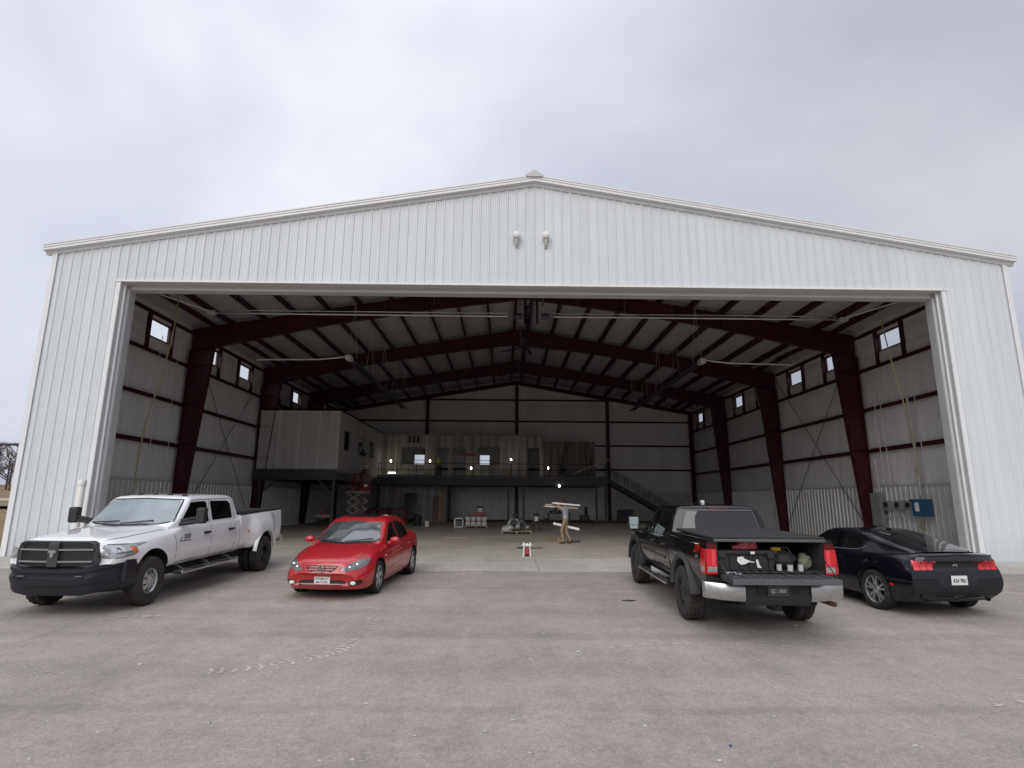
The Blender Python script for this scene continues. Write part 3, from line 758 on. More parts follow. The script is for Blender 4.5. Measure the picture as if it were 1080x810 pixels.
YR = 46.3
t = thing('upper_rooms', 'unfinished stud walled rooms standing on the back mezzanine', 'office')
holes = [(-9.22, -7.34, 4.5, 5.85), (-6.45, -5.45, ZD + .02, 5.85), (-5.08, -4.05, ZD + .02, 5.85), (-3.1, -1.33, 4.5, 5.87), (.9, 1.87, ZD + .02, 5.86)]
mb = MB(); wall_holes(mb, lambda u, d, z: (u, YR + d, z), XR + .02, 2.18, ZD + .02, 6.85, holes, .14); mb.build('front_panel', ['studwall', 'drywall'], t, normals=False)
back = []
mb = MB(); mb.box(2.04, 2.18, YR + .14, DB - .5, ZD + .02, 6.85); mb.box(XR + .02, 2.18, YR, DB - .5, 6.86, 6.90); mb.build('room_side', 'drywall', t)
# exterior windows seen through the rooms: openings in the back wall
for a, b, c, d in back:
    m_ = MB(); m_.box(a - .05, b + .05, DB - .06, DB - .02, c - .05, d + .05); m_.box(a, b, DB - .065, DB - .06, (c + d) / 2 - .015, (c + d) / 2 + .015)
mb = MB()
for k, x in enumerate((-8.73, -8.4, -8.05)): mb.box(x, x + .22, YR - .012, YR - .002, 6.2, 6.75)
mb.build('painted_opening', 'inkblack', t)  # black plates on the wall face, painting the shade of small openings
for x, z in ((-5.1, 5.35),):
    mb = MB(); mb.bar((x - .1, YR - .06, z), (x + 1.9, YR - .06, z - .12), .05, .14); mb.build('header_board', 'liftred', t)
mb = MB()
for x in (-10.1, -9.55, -6.85, -3.75, -.9, .4): mb.box(x, x + .09, YR - .012, YR - .002, ZD + .05, 6.9)
mb.build('bare_stud', 'wood', t)
t = thing('stud_partition', 'lower dark stud partition beside the upper rooms on the mezzanine', 'partition')
mb = MB(); wall_holes(mb, lambda u, d, z: (u, YR + .3 + d, z), 2.2, 6.4, ZD + .02, 6.45, [(3.6, 4.05, ZD + .02, 5.4)], .12); mb.build('stud_panel', ['studdark', 'drywall'], t, normals=False)
t = thing('ground_floor_wall', 'unfinished stud wall with a dark doorway under the mezzanine', 'wall')
mb = MB(); wall_holes(mb, lambda u, d, z: (u, YR + d, z), XR + .02, -5.5, .0, 2.8, [(-8.85, -7.8, .0, 2.2)], .14); mb.build('front_panel', ['studwall', 'drywall'], t, normals=False)
mb = MB(); mb.box(-5.64, -5.5, YR + .14, DB - .5, 0, 2.8); mb.build('return_panel', 'drywall', t)
mb = MB(); mb.box(-8.93, -8.85, YR - .012, YR - .002, 0, 2.28); mb.box(-7.8, -7.72, YR - .012, YR - .002, 0, 2.28); mb.box(-8.85, -7.8, YR - .012, YR - .002, 2.2, 2.28); mb.build('door_trim', 'drywall', t)
mb = MB(); mb.box(-5.95, -5.7, YR - .09, YR - .01, 0, 2.75); o = mb.build('timber_post', 'wood'); tag(o, 'tan timber post against the stud wall under the mezzanine', 'post')
t = thing('hose_coils', 'red hoses hanging on the stud wall beside the tan post', 'hose')
for k in range(3):
    mb = MB(); x = -6.55 + .17 * k
    mb.tube([(x + .05 * math.sin(j * 1.3 + k), YR - .06, 2.0 - j * .17) for j in range(12)], .03, 5); mb.build('hose', 'liftred', t)

# stair
t = thing('staircase', 'steep dark steel staircase coming down from the mezzanine deck', 'staircase')
x0, z0, x1, z1 = 6.98, ZD, 12.6, 0.0
for y in (YE + .1, YE + 1.25):
    mb = MB(); mb.bar((x0, y, z0 - .12), (x1, y, z1 + .05), .05, .34, up=(0, 0, 1)); mb.build('stringer', 'black', t)
    mb = MB(); mb.tube([(x0, y, z0 + 1.0), (x1 - .1, y, z1 + 1.05)], .024, 6); mb.tube([(x0, y, z0 + .6), (x1 - .1, y, z1 + .65)], .02, 6)
    mb.tube([(x0, y, z0 + .85), (x1 - .1, y, z1 + .9)], .012, 6); mb.tube([(x0, y, z0 + .4), (x1 - .1, y, z1 + .45)], .012, 6)
    for k in range(8): f = k / 7; x = x0 + (x1 - .15 - x0) * f; z = z0 + (z1 - z0) * f; mb.tube([(x, y, z), (x, y, z + 1.0)], .02, 6)
    mb.build('hand_rail', 'black', t)
for k in range(19):
    f = (k + .5) / 19; x = x0 + (x1 - x0) * f; z = z0 - (k + 1) * (z0 / 20); mb = MB(); mb.box(x - .15, x + .15, YE + .13, YE + 1.22, z - .04, z); mb.box(x + .13, x + .15, YE + .13, YE + 1.22, z - .17, z - .04); mb.build('tread', 'black', t)

# lit bulbs on the mezzanine
for i, (x, z, lab) in enumerate(((-9.85, 4.66, 'lit work bulb nearest the corner of the raised office, by a glowing tube'), (-6.79, 4.68, 'lit work bulb beside the worker in the lime vest'),
                    (-3.56, 4.15, 'low lit work bulb just before the second room window'), (-.43, 4.84, 'highest lit work bulb on the wall of the upper rooms'),
                    (2.5, 4.2, 'lit work bulb in front of the dark stud partition'))):
    t = thing('work_bulb', lab, 'light bulb', (x, YE + .9, z), 0, 'lit work bulbs strung along the mezzanine')
    mb = MB(); mb.lathe([(0, -.085), (.04, -.07), (.062, -.03), (.06, .02), (.035, .07), (.028, .1)], 14, 'z'); mb.build('bulb_glass', 'bulb', t, smooth=60)
    mb = MB(); mb.lathe([(0, .18), (.035, .18), (.035, .09), (0, .09)], 12, 'z'); mb.tube([(0, 0, .18), (0, 0, .5)], .008, 5); mb.build('socket', 'black', t)
t = thing('work_bulb', 'lit work bulb hanging under the mezzanine deck above the man with planks', 'light bulb', (3.23, YE - .25, 2.8), 0, 'lit work bulbs strung along the mezzanine')
mb = MB(); mb.lathe([(0, -.085), (.04, -.07), (.062, -.03), (.06, .02), (.035, .07), (.028, .1)], 14, 'z'); mb.build('bulb_glass', 'bulb', t, smooth=60)
mb = MB(); mb.tube([(0, 0, .09), (0, 0, .14)], .03, 8); mb.build('socket', 'black', t)
t = thing('light_tube', 'glowing tube light lying low along the mezzanine edge', 'light', (-9.7, YE + .5, ZD + .35))
mb = MB(); mb.tube([(-.22, 0, 0), (.3, 0, 0)], .04, 8); mb.build('tube', 'bulb', t)
mb = MB(); mb.box(.32, 2.6, -.03, .03, -.03, .03); mb.build('fixture', 'whiteplank', t)
t = thing('hose_reel', 'yellow green cable bundle hung at the sill of a room window', 'cable', (-8.95, YE + .6, 4.3))
mb = MB()
for k in range(5): mb.tube([(.1 * math.cos(a / 8 * 6.28) , .02 * k, .3 * math.sin(a / 8 * 6.28)) for a in range(9)], .022, 5)
mb.build('cable_loop', 'hivis', t)

# heaters, fans, pipes
for s, lab in ((-1, 'long grey tube heater hung over the raised office side'), (1, 'long grey tube heater hung over the stair side')):
    t = thing('tube_heater', lab, 'heater', (s * 8.0, 25.2, 7.95), 0, 'tube heaters under the roof')
    mb = MB()
    for dx in (-.1, .1): mb.tube([(dx, .3, 0), (dx, 14.5, 0)], .045, 8)
    mb.build('heater_tube', 'joist', t, smooth=50)
    mb = MB(); mb.prism([(-.17, .02), (-.1, .1), (.1, .1), (.17, .02), (.16, .02), (.095, .09), (-.095, .09), (-.16, .02)], 'y', .3, 14.5); mb.build('reflector', 'joist', t)
    mb = MB(); mb.bbox(-.13, .13, -.25, .25, -.08, .13, .03); mb.build('burner_box', 'galv', t)
    mb = MB(); mb.tube([(0, -.1, .1), (s * .5, -.1, .02), (s * 1.3, -.1, -.06), (s * 3.9, -.1, -.10), (s * 4.1, -.1, -.11)], .036, 8); mb.build('flue_pipe', 'galv', t, smooth=50)
    for k in range(5):
        mb = MB(); y = .5 + 3.4 * k; zc = roofz(8) - .3 - 7.95; mb.tube([(-.2, y, .1), (0, y, zc)], .008, 4); mb.tube([(.2, y, .1), (0, y, zc)], .008, 4); mb.build('hanger', 'galv', t)
for y, lab in ((29.9, 'black ceiling fan hung from the ridge nearest the doorway'), (38.1, 'black ceiling fan hung from the ridge over the middle of the floor')):
    zr = roofz(.1) - .3
    t = thing('ceiling_fan', lab, 'fan', (.2, y, 9.9 if y < 35 else 9.95), 0, 'ceiling fans under the ridge')
    z = t.location.z
    mb = MB(); mb.tube([(0, 0, .1), (0, 0, zr - z)], .05, 8); mb.box(-.15, .15, -.1, .1, zr - z - .02, zr - z + .05); mb.build('drop_tube', 'black', t)
    mb = MB(); mb.lathe([(0, -.12), (.16, -.1), (.2, 0), (.16, .15), (0, .18)], 16, 'z'); mb.build('motor', 'black', t, smooth=40)
    for k in range(6):
        a = k * math.pi / 3 + .35; mb = MB(); mb.bar((.15 * math.cos(a), .15 * math.sin(a), -.02), (1.75 * math.cos(a), 1.75 * math.sin(a), -.03), .17, .03); mb.build('blade', 'black', t)
t = thing('gas_pipe', 'thin bright pipe run hung across the hangar just inside the doorway', 'pipe', (0, 21.6, 8.86))
for a, b in ((-12.6, -.85), (.95, 12.3)):
    mb = MB(); mb.tube([(a, 0, 0), (b, 0, 0)], .042, 8); mb.tube([(a, .12, .16), (b, .12, .16)], .02, 6)
    n = 6
    for k in range(n): x = a + (b - a) * (k + .5) / n; mb.tube([(x, 0, 0), (x, 0, roofz(x) - .3 - 8.86)], .007, 4)
    mb.build('pipe', 'chromedull', t, smooth=50)
for s in (-1, 1):
    mb = MB(); mb.bbox(s * 12.5 - .16, s * 12.5 + .16, -.1, .1, -.06, .08, .02); mb.tube([(s * 12.5, 0, .05), (s * 14.4, -2.2, .35)], .03, 6); mb.build('end_bracket', 'galv', t)
t = thing('door_operator', 'dark motor frame with two bright struts at the top centre of the doorway', 'motor', (0.05, 21.4, 0))
mb = MB(); mb.box(-.28, -.2, -.1, .1, 8.5, 11.2); mb.box(.2, .28, -.1, .1, 8.5, 11.2); mb.box(-.2, .2, -.06, .06, 9.5, 9.62); mb.box(-.2, .2, -.06, .06, 10.2, 10.3)
mb.build('frame', 'black', t)
mb = MB(); mb.bbox(-.16, .16, -.25, .2, 9.62, 10.1, .04); mb.tube([(-.0, -.05, 9.6), (0, -.05, 8.4)], .05, 8); mb.build('motor', 'joist', t)
for x in (-.42, .46):
    mb = MB(); mb.tube([(x, -.12, 9.2), (x, -.12, 10.3)], .035, 6); mb.build('strut', 'chromedull', t)
mb = MB(); mb.lathe([(0, -.15), (.12, -.15), (.12, .15), (0, .15)], 16, 'x', (-.5, 0, 8.8)); mb.build('gear', 'joist', t); mb = MB(); mb.lathe([(0, -.15), (.12, -.15), (.12, .15), (0, .15)], 16, 'x', (.55, 0, 8.8)); mb.build('gear', 'joist', t)

# ropes at both sides
def hang(name, label, cat, pts, r, m, grp=None):
    mb = MB(); mb.tube(pts, r, 6); return tag(mb.build(name, m, smooth=60), label, cat, grp)
hang('rope', 'yellowish rope hanging slack inside the jamb nearest the white truck', 'rope', [(-13.3, 20.6, 9.6), (-13.25, 20.6, 8.4), (-13.4, 20.7, 7.4), (-13.7, 20.9, 6.0), (-14.3, 21.3, 4.6), (-14.6, 21.6, 3.0), (-14.62, 21.6, 1.6)], .022, 'rope')
hang('rope', 'yellowish rope hanging slack inside the jamb nearest the blue box', 'rope', [(13.3, 20.6, 9.6), (13.35, 20.6, 8.2), (13.7, 20.8, 6.6), (14.2, 21.1, 5.0), (14.4, 21.2, 4.0), (14.5, 21.3, 2.6)], .022, 'rope')
for k, (x, y, z) in enumerate(((-14.9, 22.6, 1.2), (-15.1, 24.2, 3.0))):
    hang('cord', ('pale thin cord hanging down the insulated wall by the rope', 'pale thin cord hanging by the first maroon column')[k], 'cord', [(x, y, 8.2), (x - .05, y, 6), (x + .03, y + .1, 4.5), (x, y, z)], .012, 'cord')
for k, (x, y) in enumerate(((15.2, 24.4), (15.2, 24.0), (15.25, 22.0))):
    hang('cord', ('pale thin cord above the grey panel, hung beside a second one', 'pale thin cord above the grey panel, the nearer of two', 'pale thin cord dropping to the blue box')[k], 'cord', [(x, y, 6.5), (x - .05, y, 5), (x + .03, y + .05, 4), (x, y, 2.5)], .014, 'cord')

# electrical gear on the east wall
t = thing('panel_board', 'tall grey electrical panel on the ribbed wall beside the maroon column', 'electrical panel', (XI - .1, 25.35, 0))
mb = MB(); mb.bbox(-.16, .0, -.35, .35, .75, 2.15, .015); mb.build('enclosure', 'greybox', t)
mb = MB(); mb.bbox(-.172, -.158, -.3, .3, .82, 2.08, .01); mb.build('panel_door', 'greybox', t); mb = MB(); mb.box(-.18, -.172, -.26, -.22, 1.4, 1.5); mb.build('latch', 'black', t)
for k, y in enumerate((24.65, 23.95, 23.3)):
    t = thing('disconnect_box', ('small grey switch box next to the tall grey panel', 'small grey switch box, the middle of three', 'small grey switch box touching the blue box')[k], 'switch box', (XI - .1, y, 1.62), 0, 'switch boxes on the ribbed wall')
    mb = MB(); mb.bbox(-.16, 0, -.2, .2, -.2, .2, .02); mb.build('enclosure', 'greybox', t)
    mb = MB(); mb.lathe([(0, 0), (.1, 0), (.1, -.05), (0, -.05)], 14, 'x', (-.16, 0, .03)); mb.build('dial', 'black', t)
    mb = MB(); mb.box(-.18, -.165, .12, .16, -.1, .15); mb.build('lever', 'chromedull', t)
t = thing('conduit_run', 'thin grey conduit linking the switch boxes and rising up the wall', 'conduit', (XI - .12, 0, 0))
mb = MB(); mb.tube([(0, 25.0, 1.15), (0, 23.0, 1.15)], .025, 6); mb.tube([(0, 24.65, 1.15), (0, 24.65, 1.42)], .02, 6); mb.tube([(0, 23.95, 1.15), (0, 23.95, 1.42)], .02, 6)
mb.build('low_conduit', 'galv', t)
mb = MB(); mb.tube([(0, 22.7, 2.0), (0, 22.7, 4.1), (-.05, 22.7, 6)], .05, 8); mb.build('riser', 'galv', t); mb = MB(); mb.tube([(0, 25.2, 2.2), (0, 25.25, 3.6)], .03, 8); mb.build('riser', 'galv', t)
mb = MB(); mb.box(-.08, .05, 22.62, 22.78, 2.9, 3.05); mb.build('junction_box', 'galv', t)
t = thing('control_box', 'blue steel control box on the ribbed wall near the door jamb', 'control box', (XI - .1, 22.55, 1.55))
mb = MB(); mb.bbox(-.28, 0, -.38, .38, -.33, .33, .02); mb.build('enclosure', 'bluebox', t)
mb = MB(); mb.box(-.286, -.281, -.02, .2, -.14, .2); mb.build('sticker', 'sticker', t)
mb = MB(); mb.tube([(-.3, .3, .25), (-.34, .42, .3)], .03, 6); mb.build('handle', 'black', t)
mb = MB(); mb.tube([(XI - .13 , 22.85 + .1 * math.cos(a / 10 * 6.28), .85 + .14 * math.sin(a / 10 * 6.28)) for a in range(11)], .022, 6)
tag(mb.build('cable_coil', 'rope'), 'yellow cable coil hanging under the blue box', 'cable')
t = thing('rolled_door_seal', 'black rubber track standing at the jamb beyond the blue box', 'door track')
mb = MB(); mb.box(XI - .35, XI - .22, D + 1.05, D + 1.2, 0, 2.3); mb.build('track', 'rubber', t)
mb = MB(); mb.bbox(XI - .4, XI - .2, D + 1.0, D + 1.25, 2.25, 2.5, .03); mb.build('roller', 'black', t)
t = thing('bollard', 'white capped plastic pipe standing before the wall behind the white truck', 'bollard', (-13.45, 17.35, gz(17.35)))
mb = MB(); mb.lathe([(0, 2.2), (.09, 2.2), (.1, 2.17), (.1, 0)], 20, 'z'); mb.build('pipe', 'pvc', t, smooth=40)
mb = MB(); mb.lathe([(0, 2.27), (.1, 2.25), (.115, 2.2), (.115, 2.1)], 20, 'z'); mb.build('cap', 'pvc', t, smooth=40)

# ------------------------------------------------------------------ people
def skin_body(name, joints, edges, mats, matf, parent, level=2):
    me = bpy.data.meshes.new(name); me.from_pydata([j[:3] for j in joints], edges, [])
    o = bpy.data.objects.new(name, me); COL.objects.link(o)
    sk = o.modifiers.new('s', 'SKIN'); me.skin_vertices[0].data
    for i, j in enumerate(joints):
        r = j[3]; me.skin_vertices[0].data[i].radius = (r if isinstance(r, tuple) else (r, r))
        me.skin_vertices[0].data[i].use_root = (i == 0)
    sb = o.modifiers.new('d', 'SUBSURF'); sb.levels = level; sb.render_levels = level
    dg = bpy.context.evaluated_depsgraph_get(); dg.update(); ev = bpy.data.meshes.new_from_object(o.evaluated_get(dg))
    bpy.data.objects.remove(o)
    ev.name = name; ev.materials.clear()
    for m in mats: ev.materials.append(M[m])
    for p in ev.polygons: p.material_index = matf(p.center); p.use_smooth = True
    o = bpy.data.objects.new(name, ev); COL.objects.link(o); o.parent = parent; return o
def person(label, loc, rz, J, mats, matf, hat=None, extra=None):
    """J: joint dict in local metres (x right, y forward, z up)"""
    t = thing('person', label, 'person', loc, rz)
    names = ['pelvis', 'waist', 'chest', 'neck', 'head0', 'head1', 'shL', 'elL', 'wrL', 'haL', 'shR', 'elR', 'wrR', 'haR', 'hipL', 'knL', 'anL', 'toL', 'hipR', 'knR', 'anR', 'toR']
    rad = dict(pelvis=(.15, .115), waist=(.14, .11), chest=(.16, .115), neck=.055, head0=.085, head1=.085, shL=.068, elL=.046, wrL=.03, haL=.035, shR=.068, elR=.046, wrR=.03, haR=.035,
               hipL=.09, knL=.065, anL=.045, toL=.04, hipR=.09, knR=.065, anR=.045, toR=.04)
    idx = {n: i for i, n in enumerate(names)}
    E_ = [('pelvis', 'waist'), ('waist', 'chest'), ('chest', 'neck'), ('neck', 'head0'), ('head0', 'head1'), ('chest', 'shL'), ('shL', 'elL'), ('elL', 'wrL'), ('wrL', 'haL'), ('chest', 'shR'), ('shR', 'elR'),
          ('elR', 'wrR'), ('wrR', 'haR'), ('pelvis', 'hipL'), ('hipL', 'knL'), ('knL', 'anL'), ('anL', 'toL'), ('pelvis', 'hipR'), ('hipR', 'knR'), ('knR', 'anR'), ('anR', 'toR')]
    o = skin_body('body', [(*J[n], rad[n]) for n in names], [(idx[a], idx[b]) for a, b in E_], mats, matf, t)
    h0 = Vector(J['head0']); h1 = Vector(J['head1']); c = h0.lerp(h1, .5); fw = Vector(J.get('face', (0, 1, 0))).normalized()
    fm = MB(); up = (h1 - h0).normalized(); rt = fw.cross(up).normalized()
    fm.X = Matrix.Translation(c) @ Matrix((rt, fw, up)).transposed().to_4x4()
    fm.prism([(-.014, .0), (.014, 0), (0, .045)], 'y', .085, .112, 0)
    for s in (-1, 1): fm.blob((s * .034, .082, .03), (.012, .008, .008), 1, 0, 8, 5, 1); fm.blob((s * .088, .0, .01), (.012, .022, .032), 1, 0, 8, 5, 0)
    fm.box(-.025, .025, .08, .088, -.045, -.038, 2)
    fm.build('face', ['skin', 'inkblack', 'hair'], t)
    hm = MB(); hm.X = fm.X
    if hat: hm.lathe([(.13, .045), (.105, .055), (.105, .08), (.085, .125), (.04, .15), (0, .155)], 16, 'z', (0, 0, .0)); hm.prism([(-.08, .08), (.08, .08), (.05, .16), (-.05, .16)], 'z', .045, .055); hm.build('hard_hat', hat, t, smooth=50)
    else: hm.blob((0, -.012, .04), (.092, .098, .085), 3, .05); hm.build('hair', 'hair', t, smooth=60)
    fg = MB()
    for s in 'LR':
        w_, h_ = Vector(J['wr' + s]), Vector(J['ha' + s]); d = (h_ - w_).normalized(); sd = d.cross(Vector((0, .3, 1))).normalized()
        for k, (q, l) in enumerate(((-.03, .06), (-.01, .075), (.011, .07), (.03, .055))):
            a = h_ + sd * q + d * .01; b = a + d * l * .6; c_ = b + (d * .5 + Vector((0, 0, -.5))) * l * .6; fg.tube([a, b, c_], [.0095, .009, .007], 6)
        a = w_ + d * .03 + sd * .03; fg.tube([a, a + sd * .035 + d * .02, a + sd * .04 + d * .055], [.011, .01, .008], 6)
    fg.build('fingers', 'skin', t, smooth=60)
    bt = MB()
    for s in 'LR':
        a, b = Vector(J['an' + s]), Vector(J['to' + s]); d = (b - a); d.z = 0; d.normalize()
        z0 = min(a.z, b.z) - .07
        bt.tube([a - d * .06 + Vector((0, 0, -.045)), a + Vector((0, 0, -.035)), b + Vector((0, 0, -.02)), b + d * .05 + Vector((0, 0, -.025))], [.045, .052, .045, .028], 8)
    bt.build('boot', 'boot', t, smooth=60)
    return t
# man carrying planks on his shoulder, walking, seen from behind/side
P1 = dict(pelvis=(0, 0, .93), waist=(0, -.01, 1.08), chest=(0, -.02, 1.32), neck=(0, .0, 1.47), head0=(.0, .03, 1.56), head1=(.0, .04, 1.66),
          shL=(-.19, 0, 1.38), elL=(-.36, .1, 1.42), wrL=(-.31, .22, 1.60), haL=(-.28, .27, 1.65), shR=(.19, 0, 1.38), elR=(.36, .12, 1.40), wrR=(.30, .22, 1.58), haR=(.27, .27, 1.64),
          hipL=(-.10, 0, .88), knL=(-.11, .14, .50), anL=(-.11, .05, .10), toL=(-.12, .17, .06), hipR=(.10, 0, .88), knR=(.09, .02, .48), anR=(.08, -.20, .13), toR=(.08, -.09, .06), face=(0, 1, 0))
mf = lambda c: 1 if c[2] > 1.0 and (abs(c[0]) < .30 and c[2] < 1.47) else (2 if c[2] > 1.0 else 3)
person('man in a grey shirt and khaki trousers carrying planks over the floor', (1.60, 24.2, 0), R(62), P1, ['skin', 'shirt', 'skin', 'khaki'], mf)
def plankset(name, label, cat, items, z, grp=None, m='plank'):
    pass
for k, (p, q, w_, h_, m, lab) in enumerate((
        ((.72, 24.05, 1.50), (2.12, 24.45, 1.42), .16, .05, 'plank', 'tan plank, the lowest of the three carried at head height'),
        ((.80, 24.15, 1.565), (2.02, 24.5, 1.48), .14, .045, 'plank', 'tan plank in the middle of the carried stack'),
        ((1.05, 24.0, 1.63), (2.20, 24.3, 1.54), .17, .055, 'whiteplank', 'pale plank on top of the carried stack'),
        ((1.12, 24.42, .80), (2.18, 24.3, .57), .06, .09, 'whiteplank', 'white board held low behind the walking man'))):
    mb = MB(); mb.bar(p, q, w_, h_); tag(mb.build('plank', m), lab, 'plank', 'planks carried by the man')
P2 = dict(pelvis=(0, 0, .93), waist=(0, 0, 1.08), chest=(0, 0, 1.32), neck=(0, .0, 1.47), head0=(.0, .02, 1.56), head1=(.0, .03, 1.66),
          shL=(-.19, 0, 1.38), elL=(-.27, .0, 1.12), wrL=(-.2, .18, 1.02), haL=(-.15, .25, 1.0), shR=(.19, 0, 1.38), elR=(.26, .0, 1.12), wrR=(.2, .2, 1.05), haR=(.16, .27, 1.05),
          hipL=(-.10, 0, .88), knL=(-.11, .03, .48), anL=(-.11, .0, .09), toL=(-.12, .13, .06), hipR=(.10, 0, .88), knR=(.11, .03, .48), anR=(.11, 0, .09), toR=(.12, .13, .06), face=(0, 1, 0))
person('worker in a lime vest and dark trousers standing behind the mezzanine rail', (-6.05, 45.3, ZD + .02), R(160), P2, ['skin', 'hivis', 'darkcloth'],
       lambda c: 0 if c[2] > 1.47 or (abs(c[0]) > .12 and c[1] > .14 and c[2] > .95) else (1 if c[2] > .98 else 2))
P3 = dict(P2); P3.update(chest=(0, .12, 1.28), neck=(0, .2, 1.40), head0=(.0, .26, 1.46), head1=(.0, .31, 1.55), shL=(-.19, .12, 1.32), shR=(.19, .12, 1.32), elL=(-.3, .25, 1.2), wrL=(-.2, .42, 1.2), haL=(-.16, .48, 1.2),
                         elR=(.3, .3, 1.3), wrR=(.22, .45, 1.42), haR=(.2, .5, 1.48))
# scissor lift
LX, LY = -10.35, 37.4
person('worker in dark clothes and a pale helmet leaning in the lift basket', (LX + .15, LY + .1, 2.22), R(-60), P3, ['skin', 'darkcloth', 'darkcloth'],
       lambda c: 0 if c[2] > 1.42 or (c[1] > .40) else 1, hat='hardhat')
t = thing('scissor_lift', 'red scissor lift raised beside the deck post behind the red car', 'lift', (LX, LY, 0), R(62)); t.scale = (1, .62, 1)
mb = MB(); mb.bbox(-.45, .45, -1.0, 1.0, .15, .55, .04); mb.build('chassis', 'liftred', t)
for sx in (-.4, .4):
    for sy in (-.75, .75):
        mb = MB(); mb.lathe([(0, -.07), (.17, -.07), (.19, -.04), (.19, .04), (.17, .07), (0, .07)], 18, 'x', (sx, sy, .19)); mb.build('wheel', 'rubber', t)
for k in range(3):
    z0_, z1_ = .58 + k * .5, .58 + (k + 1) * .5
    for x in (-.36, .36):
        mb = MB(); mb.bar((x, -.85, z0_), (x, .85, z1_), .07, .13); mb.bar((x * .8, .85, z0_), (x * .8, -.85, z1_), .07, .13); mb.build('scissor_arm', 'liftgrey', t)
mb = MB(); mb.box(-.45, .45, -1.05, 1.05, 2.1, 2.22); mb.build('platform', 'liftgrey', t)
mb = MB()
for z in (2.75, 3.3): 
    for a, b in (((-.44, -1.04), (.44, -1.04)), ((.44, -1.04), (.44, 1.04)), ((.44, 1.04), (-.44, 1.04)), ((-.44, 1.04), (-.44, -1.04))): mb.tube([(*a, z), (*b, z)], .028, 6)
for x, y in ((-.44, -1.04), (.44, -1.04), (.44, 1.04), (-.44, 1.04), (0, -1.04), (.44, 0), (-.44, 0)): mb.tube([(x, y, 2.2), (x, y, 3.3)], .028, 6)
mb.box(-.43, .43, -1.05, -1.03, 2.22, 2.45); mb.box(.43, .45, -1.05, 1.05, 2.22, 2.4)
mb.build('basket_rail', 'liftred', t)
mb = MB(); mb.box(-.2, .15, -1.075, -1.06, 2.5, 2.66); mb.build('decal', 'sticker', t)

# ------------------------------------------------------------------ things on the floor
def pallet(mb, x0, x1, y0, y1):
    for k in range(6): y = y0 + (y1 - y0 - .1) * k / 5; mb.box(x0, x1, y, y + .1, .11, .135)
    for x in (x0, (x0 + x1) / 2 - .04, x1 - .08): mb.box(x, x + .08, y0, y1, .02, .11)
t = thing('wrapped_pallet', 'pallet of clear wrapped bundles by the back of the floor', 'pallet', (-2.65, 36.9, 0))
mb = MB(); pallet(mb, -.7, .7, -.5, .5); mb.build('pallet', 'wood', t)
k_ = 0
for i in range(4):
    for j in range(2):
        mb = MB(); mb.bbox(-.68 + .34 * i, -.38 + .34 * i, -.45, .4, .14 + .29 * j, .41 + .29 * j, .05); mb.build('wrapped_bundle', 'wrap', t, smooth=50)
t = thing('red_tool_box', 'dark red box with a small spool standing on the wrapped bundles', 'tool box', (-2.5, 36.9, .73))
mb = MB(); mb.bbox(-.4, .35, -.2, .2, 0, .22, .03); mb.build('box_body', 'liftred', t); mb = MB(); mb.bbox(-.1, .2, -.1, .1, .23, .5, .04); mb.build('spool', 'wrap', t); mb = MB(); mb.bbox(-.14, .24, -.13, .13, .5, .6, .03); mb.build('lid', 'black', t)
t = thing('crate', 'white framed crate beside the wrapped pallet', 'crate', (-3.75, 36.6, 0))
mb = MB()
for x in (-.28, .22):
    for y in (-.2, .2): mb.box(x, x + .06, y, y + .06, 0, .62)
for z in (.05, .56):
    mb.box(-.28, .28, -.2, -.14, z, z + .06); mb.box(-.28, .28, .2, .26, z, z + .06); mb.box(-.28, -.22, -.14, .2, z, z + .06); mb.box(.22, .28, -.14, .2, z, z + .06)
mb.build('frame', 'whiteplank', t); mb = MB(); mb.bbox(-.2, .2, -.12, .18, .02, .45, .03); mb.build('drum', 'greyplastic', t)
t = thing('wrapped_heap', 'grey heap of wrapped fittings on a low pallet mid floor', 'pallet', (-.22, 31.2, 0))
mb = MB(); pallet(mb, -.85, .75, -.5, .5); mb.build('pallet', 'wood', t)
rr = random.Random(4)
for k in range(20):
    a = rr.uniform(-.62, .55); h = rr.uniform(.2, .2 + .62 * (1 - abs(a) / .75)); mb = MB(); mb.blob((a, rr.uniform(-.3, .3), h), (rr.uniform(.13, .24), .2, rr.uniform(.11, .18)), k, .22); mb.build('wrapped_bundle', 'wrap' if k % 3 else 'greyplastic', t, smooth=60)
mb = MB(); mb.blob((-.1, .1, .92), (.16, .2, .12), 3, .2); mb.build('tarp', 'bagdark', t, smooth=50)
t = thing('wheeled_stand', 'small dark stand with a white bucket on it behind the grey heap', 'stand', (.95, 34.2, 0))
mb = MB()
for x in (-.2, .2):
    for y in (-.15, .15): mb.box(x - .02, x + .02, y - .02, y + .02, 0, .7)
mb.box(-.24, .24, -.2, .2, .5, .54); mb.build('frame', 'black', t)
mb = MB(); mb.lathe([(0, .54), (.12, .54), (.14, .8), (0, .8)], 14, 'z'); mb.build('bucket', 'whiteplank', t); mb = MB(); mb.bbox(-.18, .18, -.12, .12, .81, .98, .04); mb.build('lid', 'black', t)
t = thing('jack_stand', 'small white legged stand with a red body at the doorway track', 'stand', (-.20, 18.75, 0)); t.scale = (.85, .85, .85)
mb = MB()
for x in (-.13, .13): mb.bar((x, -.1, 0), (x * .75, 0, .42), .035); mb.bar((x, .14, 0), (x * .75, 0, .42), .035)
mb.box(-.17, .17, -.06, .06, .38, .43); mb.box(-.15, -.09, -.05, .05, .43, .5); mb.box(.09, .15, -.05, .05, .43, .5); mb.box(-.035, .035, -.04, .04, .43, .47); mb.build('leg_frame', 'whiteplank', t)
